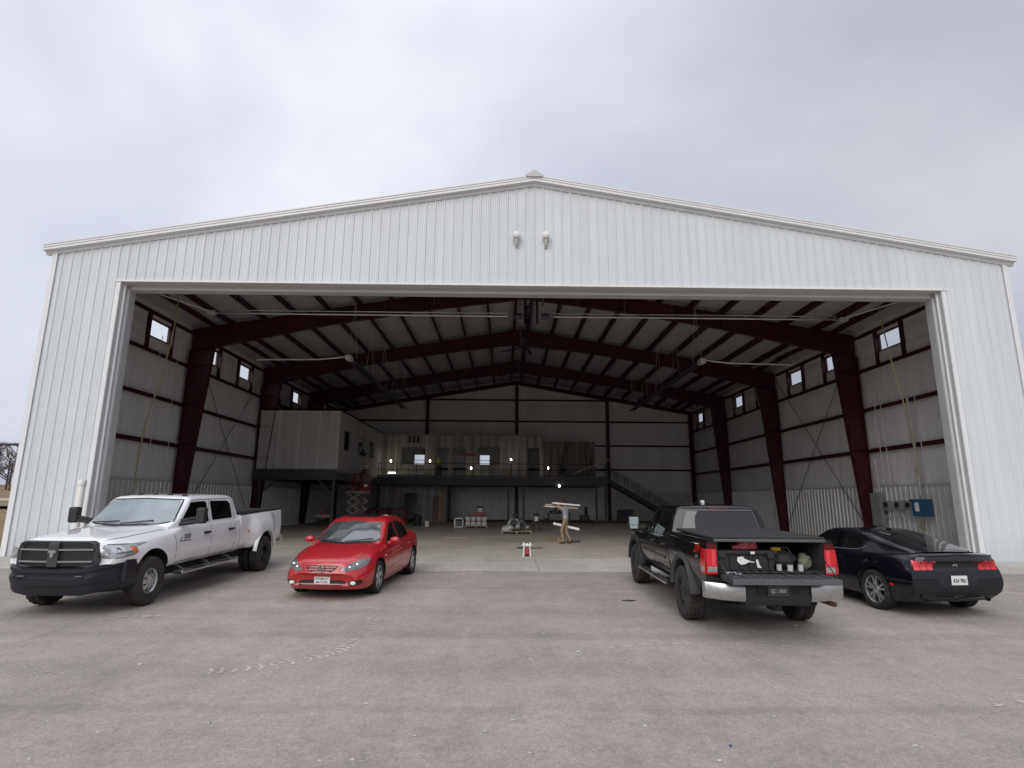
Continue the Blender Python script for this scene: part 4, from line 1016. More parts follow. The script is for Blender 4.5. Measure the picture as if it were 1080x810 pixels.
mb = MB(); mb.bbox(-.085, .085, -.08, .05, .04, .33, .02); mb.build('red_body', 'liftred', t); mb = MB(); mb.bbox(-.07, .07, -.09, .03, 0, .1, .02); mb.build('base', 'black', t)
mb = MB(); mb.bar((.98, 26.5, .06), (1.42, 24.9, .06), .14, .1); mb.bar((1.03, 26.5, .15), (1.38, 25.1, .14), .1, .05); tag(mb.build('timber_bundle', 'wood'), 'short brown timbers lying on the floor beside the walking man', 'timber')
mb = MB(); mb.bbox(1.75, 2.3, 24.9, 25.2, 0, .06, .02); tag(mb.build('floor_mat', 'joist'), 'dark flat scrap lying on the floor behind the walking man', 'scrap')
mb = MB(); mb.bbox(-.45, .05, 21.6, 21.9, 0, .04, .015); mb.bbox(-.05, .5, 21.7, 21.85, .0, .03, .01); tag(mb.build('floor_scrap', 'joist'), 'dark flat scraps on the floor between heap and doorway', 'scrap')
mb = MB(); mb.bbox(-3.7, -2.5, 27.3, 27.42, 0, .03, .01); tag(mb.build('orange_strip', 'wood'), 'tan strip lying flat on the floor beyond the red car', 'strip')
for (x, y, m, nm, lab) in ((-5.95, 38.3, 'whiteplank', 'bucket', 'white bucket on the floor beyond the red car'), (2.35, 46, 'greyplastic', 'bucket', 'grey bucket standing against the back liner wall')):
    t = thing(nm, lab, 'bucket', (x, y, 0)); mb = MB(); mb.lathe([(0, 0), (.14, 0), (.16, .36), (.15, .36), (.13, .03), (0, .03)], 20, 'z'); mb.build('pail', m, t, smooth=40)
    mb = MB(); mb.tube([(.16 * math.cos(a / 8 * 3.14), 0, .34 + .13 * math.sin(a / 8 * 3.14)) for a in range(9)], .006, 4); mb.build('handle', 'chromedull', t)
t = thing('rubbish_bin', 'black bin on the floor just beyond the red car', 'bin', (-6.75, 39.5, 0))
mb = MB(); mb.lathe([(0, 0), (.24, 0), (.29, .62), (.31, .64), (.28, .64), (.22, .04), (0, .04)], 20, 'z'); mb.build('bin_body', 'blackplastic', t, smooth=40); mb = MB(); mb.blob((0, 0, .62), (.25, .25, .12), 3, .15); mb.build('bag', 'bagdark', t, smooth=50)
t = thing('material_rack', 'long low dark red rack under the mezzanine behind the red car', 'rack', (-9.6, 43.4, 0))
mb = MB()
for x in (-1.4, 0, 1.4):
    for y in (-.4, .4): mb.box(x - .04, x + .04, y - .04, y + .04, 0, 1.0)
for z in (.45, .9): mb.box(-1.5, 1.5, -.45, .45, z, z + .08)
mb.build('frame', 'liftred', t); mb = MB(); mb.bbox(-1.2, 1.1, -.35, .3, .98, 1.1, .02); mb.build('load', 'darksteel', t)
t = thing('tool_chest', 'dark blue chest against the back wall under the stair', 'chest', (8.95, 47.8, 0)); mb = MB(); mb.bbox(-.6, .6, -.35, .35, .05, .95, .03); mb.build('chest_body', 'darksteel', t)
mb = MB(); mb.bbox(-.62, .62, -.37, .37, .95, 1.02, .02); mb.build('lid', 'joist', t)
t = thing('work_table', 'dark cluttered work table behind the walking man', 'table', (3.3, 45.4, 0)); mb = MB(); mb.box(-.9, .9, -.35, .35, .7, .76); mb.build('table_top', 'joist', t)
for x in (-.8, .8):
    for y in (-.28, .28): mb = MB(); mb.box(x - .03, x + .03, y - .03, y + .03, 0, .7); mb.build('leg', 'joist', t)
rr = random.Random(8)
for k in range(5): mb = MB(); x = -.7 + k * .32; mb.bbox(x, x + .24, -.2, .15, .77, .77 + rr.uniform(.12, .4), .03); tag(mb.build('carton', ('bagdark', 'greyplastic')[k % 2], None, loc=(3.3, 45.4, 0)), 'dark carton among the clutter on the dark work table', 'carton', 'cartons on the dark work table')
t = thing('welding_cart', 'dark upright cart beside the mezzanine end post', 'cart', (5.35, 45.6, 0)); mb = MB(); mb.bbox(-.4, .35, -.25, .25, .15, .6, .05); mb.build('cart_body', 'joist', t)
mb = MB(); mb.tube([(.1, 0, .6), (.1, 0, 1.25)], .13, 12); mb.build('gas_bottle', 'black', t, smooth=40)
for x in (-.3, .3): mb = MB(); mb.lathe([(0, -.04), (.15, -.04), (.15, .04), (0, .04)], 16, 'y', (x, -.28, .15)); mb.build('wheel', 'rubber', t)
t = thing('saw_bench', 'small dark machine standing among posts under the raised office', 'machine', (-12.4, 37.6, 0)); mb = MB(); mb.bbox(-.5, .5, -.3, .3, .55, .75, .03); mb.build('bench_top', 'liftgrey', t)
for x in (-.42, .42):
    for y in (-.22, .22): mb = MB(); mb.bar((x, y, 0), (x * .9, y, .55), .05); mb.build('leg', 'joist', t)
mb = MB(); mb.bbox(-.2, .2, -.15, .15, .76, 1.0, .05); mb.build('motor', 'liftred', t)
# long pale board leaning on the mezzanine rail
mb = MB(); mb.bar((4.36, 44.15, 3.75), (7.3, 44.2, 4.9), .1, .06); tag(mb.build('long_board', 'plank'), 'long pale board leaning slanted on the mezzanine rail by the stair', 'board')
# small litter on the paving
for k, (x, y, m) in enumerate(((.36, 3.95, 'wood'), (1.0, 5.3, 'bluebox'))):
    mb = MB(); mb.blob((x, y, gz(y) + .008), (.045 if k == 0 else .012, .03 if k == 0 else .012, .008), k, .3); 
    tag(mb.build('pebble', 'plate' if k == 0 else m), ('pale crumpled flake lying alone on the near paving', 'tiny blue fragment on the paving')[k], 'litter')
# ------------------------------------------------------------------ vehicles (x forward from the front axle, y to the driver's side, z up)
def itp(x, tab, smooth=True):
    tab = sorted(tab)
    if x <= tab[0][0]: return tab[0][1]
    if x >= tab[-1][0]: return tab[-1][1]
    n = len(tab)
    for i in range(n - 1):
        if tab[i][0] <= x <= tab[i + 1][0]: break
    h = tab[i + 1][0] - tab[i][0]; t = (x - tab[i][0]) / h
    if not smooth: return tab[i][1] * (1 - t) + tab[i + 1][1] * t
    sec = lambda k: (tab[k + 1][1] - tab[k][1]) / (tab[k + 1][0] - tab[k][0])
    def slope(k):
        if k == 0: return sec(0)
        if k == n - 1: return sec(n - 2)
        a, b = sec(k - 1), sec(k)
        return 0 if a * b <= 0 else 2 * a * b / (a + b)
    m0, m1 = slope(i), slope(i + 1)
    return ((2 * t**3 - 3 * t**2 + 1) * tab[i][1] + (t**3 - 2 * t**2 + t) * h * m0 + (-2 * t**3 + 3 * t**2) * tab[i + 1][1] + (t**3 - t**2) * h * m1)
def loft(xs, ringfn, warp=None):
    """closed body from half rings (y>=0, bottom centre to top centre)"""
    vs = []; fs = []; rings = [ringfn(x) for x in xs]; n = len(rings[0]); m = 2 * n - 2
    for x, rg in zip(xs, rings):
        full = rg + [(-y, z) for y, z in rg[-2:0:-1]]
        for y, z in full:
            X = warp(x, y, z) if warp else x
            vs.append((X, y, z))
    for i in range(len(xs) - 1):
        for k in range(m): fs.append((i * m + k, i * m + (k + 1) % m, (i + 1) * m + (k + 1) % m, (i + 1) * m + k))
    for i in (0, len(xs) - 1):
        o = i * m
        fs.append((o, o + 1, o + m - 1))
        for k in range(1, n - 2): fs.append((o + k, o + k + 1, o + m - k - 1, o + m - k))
        fs.append((o + n - 2, o + n - 1, o + n))
    return vs, fs
def lower_ring(T, sm=True):
    def f(x):
        zb, hw, zt, hwt, zc, pl = (itp(x, T[k], sm) for k in ('zb', 'hw', 'zt', 'hwt', 'zc', 'pl')); H_ = zt - zb; c = zc - zt
        L_ = lambda t: hw * (1 - t) + hwt * t
        tk = itp(x, T['tuck']) if 'tuck' in T else .03
        return [(0, zb), (hw - .22, zb), (hw - .07 - tk, zb + .0), (hw - .03 - tk, zb + .03), (hw - .006 - tk * .7, zb + .14 * H_), (hw, zb + .36 * H_), (hw, zb + .58 * H_),
                (L_(.25), zb + .74 * H_), (L_(.7), zb + .88 * H_), (L_(.95), zt - .035), (hwt - .015, zt - .010), (hwt - .05, zt + .06 * c + .002),
                (hwt * (pl + 1) / 2, zt + .30 * c), (hwt * pl, zt + .72 * c), (hwt * pl * .85, zt + .90 * c), (hwt * .4, zt + .975 * c), (0, zc)]
    return f
def green_ring(T):
    def f(x):
        zb, wb, k, zr, r, cr = (itp(x, T[q]) for q in ('zb', 'wb', 'k', 'zr', 'r', 'cr'))
        H_ = max(.012, zr - zb); r = min(r, H_ * .45); y = lambda z: wb - k * (z - zb)
        out = [(0, zb), (wb * .6, zb), (wb, zb), (y(zb + (H_ - r) * .4), zb + (H_ - r) * .4), (y(zb + (H_ - r) * .8), zb + (H_ - r) * .8)]
        yc = y(zr - r)
        for a in (10, 30, 50, 70): out.append((yc - r * 1.1 + r * 1.1 * math.cos(R(a)), zr - r + r * math.sin(R(a))))
        out += [(yc - r * 1.25, zr + .002 + cr * .15), (yc * .55, zr + cr * .75), (0, zr + cr)]
        return out
    return f
class Shell:
    def __init__(s, *parts): s.v = []; s.f = []; [s.join(*p) for p in parts]
    def join(s, v, f): o = len(s.v); s.v += [tuple(p) for p in v]; s.f += [tuple(i + o for i in q) for q in f]
    def bvh(s): return BVHTree.FromPolygons([Vector(p) for p in s.v], s.f)
def boolean(v, f, cutters, op='DIFFERENCE'):
    def mk(v, f):
        me = bpy.data.meshes.new('b'); me.from_pydata(v, [], f); bm = bmesh.new(); bm.from_mesh(me); bmesh.ops.recalc_face_normals(bm, faces=bm.faces); bm.to_mesh(me); bm.free()
        o = bpy.data.objects.new('b', me); COL.objects.link(o); return o
    o = mk(v, f); cs = []
    for cv, cf in cutters:
        c = mk(cv, cf); cs.append(c); md = o.modifiers.new('b', 'BOOLEAN'); md.operation = op; md.object = c; md.solver = 'EXACT'
    dg = bpy.context.evaluated_depsgraph_get(); dg.update(); me = bpy.data.meshes.new_from_object(o.evaluated_get(dg))
    r = [v.co[:] for v in me.vertices], [tuple(p.vertices) for p in me.polygons]
    for q in [o] + cs: bpy.data.objects.remove(q)
    bpy.data.meshes.remove(me); return r
def cyl(c, r, y0, y1, n=40):
    mb = MB(); mb.lathe([(0, y0), (r, y0), (r, y1), (0, y1)], n, 'y', (c[0], 0, c[1])); bm = bmesh.new(); me = bpy.data.meshes.new('x'); me.from_pydata(mb.v, [], mb.f); bm.from_mesh(me)
    bmesh.ops.remove_doubles(bm, verts=bm.verts, dist=1e-5); bm.verts.index_update(); out = [v.co[:] for v in bm.verts], [tuple(v.index for v in q.verts) for q in bm.faces]; bm.free(); return out
def boxm(x0, x1, y0, y1, z0, z1): mb = MB(); mb.box(x0, x1, y0, y1, z0, z1); return mb.v, mb.f
DIR = dict(side=lambda u, v, s: (Vector((u, s * 4, v)), Vector((0, -s, 0))), front=lambda u, v, s: (Vector((6, u, v)), Vector((-1, 0, 0))),
           rear=lambda u, v, s: (Vector((-12, u, v)), Vector((1, 0, 0))), top=lambda u, v, s: (Vector((u, v, 5)), Vector((0, 0, -1))))
def hit(bv, view, u, v, s=1):
    o, d = DIR[view](u, v, s); p, n, i, t = bv.ray_cast(o, d)
    if p is None:
        q = o + d * (4.0 if view == 'side' else 5 if view == 'top' else 6); p, n, i, t = bv.find_nearest(q)
    if n.dot(d) > 0: n = -n
    return p, n
def panel(mb, bv, view, lo, hi, nu=12, nv=6, off=.004, th=.012, s=1, mat=None, flip=False):
    """raised panel that follows the body; lo, hi: polylines (u, v) of equal range in u"""
    u0, u1 = lo[0][0], lo[-1][0]; G_ = []
    us = sorted(set([u0 + (u1 - u0) * i / nu for i in range(nu + 1)] + [p[0] for p in lo] + [p[0] for p in hi]))
    for u in us:
        a, b = itp(u, lo, False), itp(u, hi, False); G_.append([hit(bv, view, u, a + (b - a) * j / nv, s) for j in range(nv + 1)])
    vs = []; fs = []; nv1 = nv + 1
    for col in G_:
        for p, n in col: vs.append(p + n * off)
    for i in range(len(us) - 1):
        for j in range(nv): a = i * nv1 + j; fs.append((a, a + 1, a + nv1 + 1, a + nv1))
    rim = [i * nv1 for i in range(len(us))] + [(len(us) - 1) * nv1 + j for j in range(1, nv1)] + [i * nv1 + nv for i in range(len(us) - 2, -1, -1)] + [j for j in range(nv - 1, 0, -1)]
    b = len(vs); flat = [q for col in G_ for q in col]
    for i in rim: p, n = flat[i]; vs.append(p - n * th)
    m = len(rim)
    for i in range(m): fs.append((rim[i], rim[(i + 1) % m], b + (i + 1) % m, b + i))
    mb.add(vs, fs, mat)
def rrect(u0, u1, v0, v1, r):
    """rounded rectangle as lower and upper polylines"""
    lo = []; hi = []
    for a in (0, 22, 45, 68, 90): lo.append((u0 + r - r * math.cos(R(a)), v0 + r - r * math.sin(R(a)))); hi.append((u0 + r - r * math.cos(R(a)), v1 - r + r * math.sin(R(a))))
    for a in (90, 68, 45, 22, 0): lo.append((u1 - r + r * math.cos(R(a)), v0 + r - r * math.sin(R(a)))); hi.append((u1 - r + r * math.cos(R(a)), v1 - r + r * math.sin(R(a))))
    return lo, hi
def seam(mb, bv, view, pts, w=.009, off=.0015, s=1, mat=None, step=.06):
    P = []
    for a, b in zip(pts, pts[1:]):
        n = max(1, int(math.hypot(b[0] - a[0], b[1] - a[1]) / step))
        for k in range(n): P.append((a[0] + (b[0] - a[0]) * k / n, a[1] + (b[1] - a[1]) * k / n))
    P.append(pts[-1]); vs = []
    for i, p in enumerate(P):
        q, r = P[min(i + 1, len(P) - 1)], P[max(i - 1, 0)]; dx, dy = q[0] - r[0], q[1] - r[1]; l = math.hypot(dx, dy) or 1
        for t in (-w / 2, w / 2): h, n = hit(bv, view, p[0] - dy / l * t, p[1] + dx / l * t, s); vs.append(h + n * off)
    mb.add(vs, [(2 * i, 2 * i + 1, 2 * i + 3, 2 * i + 2) for i in range(len(P) - 1)], mat)
def badge(mb, bv, view, body, size, u, v, s=1, mat=None, sx=1., bold=.0, off=.003, shear=0):
    p, n = hit(bv, view, u, v, s)
    x = {'side': Vector((-s, 0, 0)), 'front': Vector((0, 1, 0)), 'rear': Vector((0, -1, 0))}[view]
    y = Vector((0, 0, 1)); x = (x - n * x.dot(n)).normalized(); y = n.cross(x)
    m = Matrix.Identity(4)
    for i in range(3): m[i][0], m[i][1], m[i][2], m[i][3] = x[i], y[i], n[i], (p + n * off)[i]
    text_mesh(mb, body, size, m, .001, mat, sx, bold, shear)
def archband(mb, c, r0, r1, y0, y1, s, a0=-12, a1=192, n=26, lift=.02, mat=None, flat=1.0):
    """fender lip round a wheel opening"""
    vs = []
    for i in range(n + 1):
        a = R(a0 + (a1 - a0) * i / n); ca, sa = math.cos(a), math.sin(a)
        for r, y in ((r0, y0), (r0, y1), ((r0 + r1) / 2, y1 + lift), (r1, y1 - .004), (r1, y0)): vs.append((c[0] + r * ca, s * y, c[1] + r * sa * flat))
    fs = []
    for i in range(n):
        for k in range(5): fs.append((i * 5 + k, i * 5 + (k + 1) % 5, (i + 1) * 5 + (k + 1) % 5, (i + 1) * 5 + k))
    fs += [tuple(range(5)), tuple(n * 5 + k for k in range(5))]
    mb.add(vs, fs, mat)
def wheel(parent, x, y, r, w, rr, style, s, rubber='rubber', lug=0.):
    """wheel = brake hub, with tyre and rim as its parts; s=+1 outer face towards +y"""
    hub = MB(); hub.lathe([(0, -w * .35), (rr * .62, -w * .35), (rr * .62, -w * .30), (.09, -w * .25), (.09, w * .1), (0, w * .1)], 20, 'y')
    h = hub.build('wheel', 'darkalloy', parent, smooth=40, loc=(x, y, r)); 
    if s < 0: h.rotation_euler = (0, 0, math.pi)
    ty = MB(); sh = r - .022
    prof = [(rr - .01, -w * .40), (rr + .012, -w * .47), (rr + .03, -w * .49), ((r + rr) / 2, -w * .515), (sh - .02, -w * .49), (sh, -w * .44), (r, -w * .38), (r, -w * .13), (r - .012, -w * .12), (r - .012, -w * .08), (r, -w * .07),
            (r, w * .07), (r - .012, w * .08), (r - .012, w * .12), (r, w * .13), (r, w * .38), (sh, w * .44), (sh - .02, w * .49), ((r + rr) / 2, w * .515), (rr + .03, w * .49), (rr + .012, w * .47), (rr - .01, w * .40)]
    if lug:
        nseg = 96
        def rf(q, a, k, j):
            if q > sh - .025:
                on = ((k + (2 if a > 0 else 0)) % 4) < 2
                if not on: return q - (lug if q > sh + .001 else lug * .8)
            return q
        ty.lathe(prof, nseg, 'y', rfun=rf)
    else: ty.lathe(prof, 48, 'y')
    ty.build('tyre', rubber, h, smooth=38 if not lug else 25)
    rm = MB()
    if style == 'dually_front':      # bright wheel: domed hub with oval hand holes
        rm.lathe([(rr, w * .47), (rr + .008, w * .45), (rr - .012, w * .36), (rr - .03, w * .30), (rr - .035, w * .1)], 40, 'y', mat=0)
        rm.lathe([(rr - .045, -w * .1), (0, -w * .12)], 32, 'y', mat=1)
        n = 8
        for k in range(n):
            a = 2 * math.pi * k / n
            for da in (0,):
                ca, sa = math.cos(a), math.sin(a); wd = .043
                P = []
                for rad, yy in ((rr - .025, w * .28), (rr * .72, w * .34), (rr * .45, w * .42)):
                    ww = wd * (1.15 if rad > rr * .8 else .9); P += [(rad * ca - ww * sa, yy, rad * sa + ww * ca), (rad * ca + ww * sa, yy, rad * sa - ww * ca)]
                P += [(p[0], p[1] - .05, p[2]) for p in P]
                rm.add(P, [(0, 1, 3, 2), (2, 3, 5, 4), (6, 8, 9, 7), (8, 10, 11, 9), (0, 2, 8, 6), (2, 4, 10, 8), (1, 7, 9, 3), (3, 9, 11, 5), (0, 6, 7, 1)], 0)
        rm.lathe([(rr * .52, w * .36), (rr * .5, w * .43), (rr * .36, w * .46), (rr * .33, w * .50), (rr * .22, w * .52), (.05, w * .54), (0, w * .54)], 28, 'y', mat=0)
        for k in range(8):
            a = 2 * math.pi * (k + .5) / 8; rm.tube([(rr * .43 * math.cos(a), w * .43, rr * .43 * math.sin(a)), (rr * .43 * math.cos(a), w * .51, rr * .43 * math.sin(a))], .014, 6, 0)
        rm.build('rim', ['alloy', 'black'], h, smooth=35)
    elif style == 'dually_rear':     # deep dark dish
        rm.lathe([(rr, w * .47), (rr + .006, w * .44), (rr - .02, w * .36), (rr - .035, w * .0), (rr - .06, -w * .25), (rr * .55, -w * .30), (rr * .48, -w * .12), (0, -w * .1)], 36, 'y', mat=0)
        rm.tube([(0, -w * .15, 0), (0, w * .18, 0)], .07, 12, 0)
        rm.build('rim', ['darkalloy'], h, smooth=35)
    else:
        n, ws0, ws1, twin, m0 = {'five': (5, .042, .060, False, 'alloy'), 'offroad': (6, .03, .05, True, 'darkalloy'), 'twin': (5, .017, .024, True, 'alloy')}[style]
        rm.lathe([(rr + .004, w * .46), (rr + .010, w * .44), (rr - .006, w * .38), (rr - .016, w * .34), (rr - .022, -w * .3)], 40, 'y', mat=0)
        rm.lathe([(rr - .024, -w * .12), (0, -w * .14)], 28, 'y', mat=1)
        for k in range(n):
            a = 2 * math.pi * k / n + .3
            for o_ in ((-.5, .5) if twin else (0,)):
                a1 = a + o_ * (.42 if style == 'twin' else .36); a0 = a + o_ * .35
                P = []
                for rad, aa, yy, ww in ((.055, a0, w * .30, ws1), (rr * .5, (a0 + a1) / 2, w * .33, (ws0 + ws1) / 2), (rr - .012, a1, w * .36, ws0)):
                    ca, sa = math.cos(aa), math.sin(aa); P += [(rad * ca - ww * sa, yy, rad * sa + ww * ca), (rad * ca + ww * sa, yy, rad * sa - ww * ca)]
                P += [(p[0], p[1] - .035, p[2]) for p in P]
                rm.add(P, [(0, 1, 3, 2), (2, 3, 5, 4), (6, 8, 9, 7), (8, 10, 11, 9), (0, 2, 8, 6), (2, 4, 10, 8), (1, 7, 9, 3), (3, 9, 11, 5)], 0)
        rm.lathe([(rr * .30, w * .26), (rr * .28, w * .33), (rr * .16, w * .36), (0, w * .37)], 24, 'y', mat=0)
        rm.build('rim', [m0, 'black'], h, smooth=35)
    return h
def finish_body(v, f, mats, parent, wells, name='body', under=.35):
    mb = MB(); mb.add(v, f)
    for i, q in enumerate(mb.f):
        c = Vector((0, 0, 0))
        for k in q: c += Vector(mb.v[k])
        c /= len(q)
        for (x, z, r, ymin, ymax) in wells:
            if math.hypot(c.x - x, c.z - z) < r + .004 and c.z > .1 and ymin - .02 < abs(c.y) < ymax - .012 and all(math.hypot(mb.v[k][0] - x, mb.v[k][2] - z) < r + .006 for k in q): mb.m[i] = 1
    return mb.build(name, mats, parent, smooth=32)
def lin(a, b, n): return [a + (b - a) * i / n for i in range(n + 1)]

# =========================== white dually pickup ===========================
def white_truck():
    T = thing('pickup_truck', 'white dual rear wheel pickup truck with black grille, parked nose out', 'pickup truck', (0, 0, 0))
    WBz = -4.32; Rt = .425
    # nose + cab
    A = dict(zb=[(1.0, .80), (.60, .80), (.50, .60), (-.6, .60), (-3.2, .60)], hw=[(1.02, .86), (.98, .92), (.85, .965), (.5, .995), (0, 1.0), (-3.22, 1.0)],
             zt=[(1.02, .98), (.97, 1.03), (.7, 1.09), (.2, 1.15), (-.5, 1.22), (-.9, 1.30), (-1.3, 1.32), (-3.22, 1.35)], hwt=[(1.02, .80), (.95, .86), (.6, .90), (0, .93), (-.6, .95), (-3.22, .955)],
             zc=[(1.02, 1.08), (.98, 1.19), (.85, 1.245), (.5, 1.285), (-.2, 1.345), (-.55, 1.365), (-.8, 1.34), (-1.3, 1.33), (-3.22, 1.36)], pl=[(1.02, .74), (.3, .72), (-.6, .74), (-3.2, .8)], tuck=[(1.0, .02), (-3.2, .05)])
    A['pl'] = [(1.02, .78), (.3, .76), (-.6, .78), (-3.2, .8)]
    xs = [1.02, 1.0, .97, .93, .88] + lin(.8, -.5, 20) + lin(-.58, -3.22, 22)
    wf = lambda x, y, z: x - (.13 * (abs(y) / .9) ** 3 * max(0, min(1, (x - .2) / .8)))
    v, f = loft(xs, lower_ring(A), wf)
    wells = [(0, Rt + .03, .535, .60, 1.3)]
    cut = [cyl((0, Rt + .03), .535, .60, 1.3), cyl((0, Rt + .03), .535, -1.3, -.60)]
    v, f = boolean(v, f, cut)
    Gt = dict(zb=[(-.4, 1.28), (-3.3, 1.30)], wb=[(-.42, .82), (-.8, .915), (-1.4, .935), (-2.9, .94), (-3.22, .925)], k=[(0, .24), (-1.5, .25), (-3.2, .26)],
              zr=[(-.44, 1.31), (-.52, 1.355), (-.8, 1.57), (-1.06, 1.765), (-1.17, 1.835), (-1.3, 1.877), (-1.5, 1.895), (-2.0, 1.905), (-2.8, 1.90), (-3.05, 1.875), (-3.13, 1.82), (-3.19, 1.55), (-3.22, 1.32)],
              r=[(0, .05), (-1.2, .10), (-3.2, .10)], cr=[(0, .02), (-1.5, .035), (-3.2, .02)])
    gx = [-.44, -.47] + lin(-.52, -1.06, 10) + [-1.12, -1.17, -1.23, -1.3, -1.4] + lin(-1.55, -2.9, 8) + [-3.0, -3.05, -3.09, -3.13, -3.16, -3.19, -3.22]
    gw = lambda x, y, z: x - .16 * (abs(y) / .8) ** 2 * max(0, min(1, (x + 1.5) / .5))
    gv, gf = loft(gx, green_ring(Gt), gw)
    sh = Shell((v, f), (gv, gf)); bv = sh.bvh()
    bd = finish_body(sh.v, sh.f, ['whitepaint', 'underbody'], T, wells, 'cab_body')
    # doors shut lines
    for s in (1, -1):
        mb = MB()
        for pts in ([(-.62, 1.24), (-.66, 1.0), (-.68, .75), (-.72, .64)], [(-1.95, 1.30), (-1.93, 1.0), (-1.93, .64)], [(-3.02, 1.32), (-3.0, 1.15), (-3.0, .64)], [(-.72, .645), (-3.0, .645)], [(-.66, .60), (-.66, .56)]):
            seam(mb, bv, 'side', pts, .012, s=s)
        seam(mb, bv, 'side', [(-1.97, 1.34), (-2.0, 1.80)], .012, s=s)
        seam(mb, bv, 'side', [(-.95, 1.34), (-1.35, 1.815), (-2.95, 1.83), (-3.06, 1.70), (-3.04, 1.34)], .010, s=s)
        mb.build('door_seam', 'inkblack', T)
        mb = MB(); panel(mb, bv, 'side', [(-1.91, 1.365), (-1.82, 1.35), (-1.0, 1.33), (-.86, 1.33)][::1], [(-1.91, 1.755), (-1.82, 1.79), (-1.33, 1.775), (-.86, 1.345)], 10, 6, .004, s=s); mb.build('door_window', 'glasstint', T, smooth=40)
        mb = MB(); panel(mb, bv, 'side', [(-2.93, 1.40), (-2.88, 1.385), (-2.12, 1.375), (-2.06, 1.38)], [(-2.93, 1.70), (-2.80, 1.775), (-2.12, 1.785), (-2.06, 1.78)], 10, 6, .004, s=s); mb.build('door_window', 'glasstint', T, smooth=40)
        for x in (-1.74, -2.78):
            mb = MB(); p, n = hit(bv, 'side', x, 1.14, s); mb.bbox(x - .11, x + .11, p.y - .005 if s > 0 else p.y - .045, p.y + .045 if s > 0 else p.y + .005, 1.12, 1.165, .012); mb.build('door_handle', 'inkblack', T)
        # tow mirror
        mb = MB(); 
        mb.bbox(-1.02, -.86, *sorted((s * 1.20, s * 1.37)), 1.37, 1.68, .035); mb.bar((-.92, s * .90, 1.38), (-.94, s * 1.24, 1.43), .10, .06); mb.bar((-.92, s * .90, 1.44), (-.94, s * 1.24, 1.50), .06, .04)
        m_ = mb.build('mirror', 'blackplastic', T); mb = MB(); mb.box(-1.03, -1.022, *sorted((s * 1.22, s * 1.35)), 1.40, 1.64); mb.build('mirror_glass', 'chrome', m_)
        # running board
        mb = MB(); mb.bbox(-3.0, -.75, *sorted((s * .92, s * 1.12)), .43, .49, .02); 
        for x in (-.95, -1.9, -2.8): mb.bar((x, s * .8, .58), (x, s * 1.02, .47), .05)
        mb.build('running_board', 'chromedull', T)
        for x in (-1.35, -2.4):
            mb = MB(); mb.bbox(x - .2, x + .2, *sorted((s * .95, s * 1.13)), .485, .505, .008); mb.build('step_pad', 'rubber', T)
    # windshield and wipers
    mb = MB(); panel(mb, bv, 'front', [(-.80, 1.44), (-.72, 1.405), (-.4, 1.385), (0, 1.38), (.4, 1.385), (.72, 1.405), (.80, 1.44)], [(-.80, 1.47), (-.70, 1.80), (-.4, 1.825), (0, 1.832), (.4, 1.825), (.70, 1.80), (.80, 1.47)], 20, 9, .005)
    mb.build('windshield', 'windshield', T, smooth=60)
    mb = MB(); seam(mb, bv, 'front', [(-.82, 1.42), (-.715, 1.825), (0, 1.85), (.715, 1.825), (.82, 1.42), (.6, 1.375), (0, 1.362), (-.6, 1.375), (-.82, 1.42)], .024, .004); mb.build('windshield_seal', 'inkblack', T)
    for a, b in (((-.05, 1.375), (.5, 1.43)), ((-.68, 1.385), (-.12, 1.42))):
        mb = MB(); P = []
        for t in lin(0, 1, 5): p, n = hit(bv, 'front', a[0] + (b[0] - a[0]) * t, a[1] + (b[1] - a[1]) * t); P.append(p + n * .022)
        mb.tube(P, .010, 5); mb.build('wiper', 'inkblack', T)
    mb = MB(); panel(mb, bv, 'rear', [(-.72, 1.42), (0, 1.42), (.72, 1.42)], [(-.66, 1.78), (0, 1.80), (.66, 1.78)], 10, 5, .004); mb.build('rear_window', 'glassdark', T)
    for y in (-.62, -.31, 0, .31, .62):
        mb = MB(); p, n = hit(bv, 'top', -1.42, y); mb.blob((p.x, y, p.z + .012), (.055, .06, .024), 1, 0, 12, 6); mb.build('roof_lamp', 'inkblack', T, smooth=60)
    # hood lines
    mb = MB()
    for s in (1, -1): seam(mb, bv, 'top', [(.86, s * .66), (.5, s * .72), (-.1, s * .77), (-.52, s * .80)], .010)
    seam(mb, bv, 'front', [(-.78, 1.10), (-.78, 1.10)], .01) if False else None
    mb.build('hood_seam', 'inkblack', T)
    # grille: surround, dark recess, cross bars
    fx = 1.02; GX = .05
    sur_lo, sur_hi = [(-.665, .86), (-.64, .82), (.64, .82), (.665, .86)], [(-.665, 1.08), (-.60, 1.195), (.60, 1.195), (.665, 1.08)]
    mb = MB()
    def gring(scale, x, zc=1.005):
        P = [(-.665, .775), (.665, .775), (.675, 1.04), (.63, 1.16), (.56, 1.20), (-.56, 1.20), (-.63, 1.16), (-.675, 1.04)]
        return [(x + GX - .09 * (abs(y) / .67) ** 2, y * scale[0], zc + (z - zc) * scale[1]) for y, z in P]
    a, b, c, d = gring((1, 1), .94), gring((1, 1), 1.045), gring((.965, .94), 1.065), gring((.895, .80), 1.04); e = gring((.895, .80), .985); n = 8
    mb.add(a + b + c + d + e, [(k + i * n, k + i * n + n, (k + 1) % n + i * n + n, (k + 1) % n + i * n) for i in range(4) for k in range(n)])
    gr = mb.build('grille', 'grilleblack', T)
    mb = MB(); Y = lin(-.60, .60, 16); vs = [(1.045 + GX * .3 - .09 * (y / .67) ** 2, y, z) for y in Y for z in (.80, 1.18)]; mb.add(vs, [(2 * i, 2 * i + 1, 2 * i + 3, 2 * i + 2) for i in range(16)]); mb.build('grille_mesh', 'inkblack', gr)
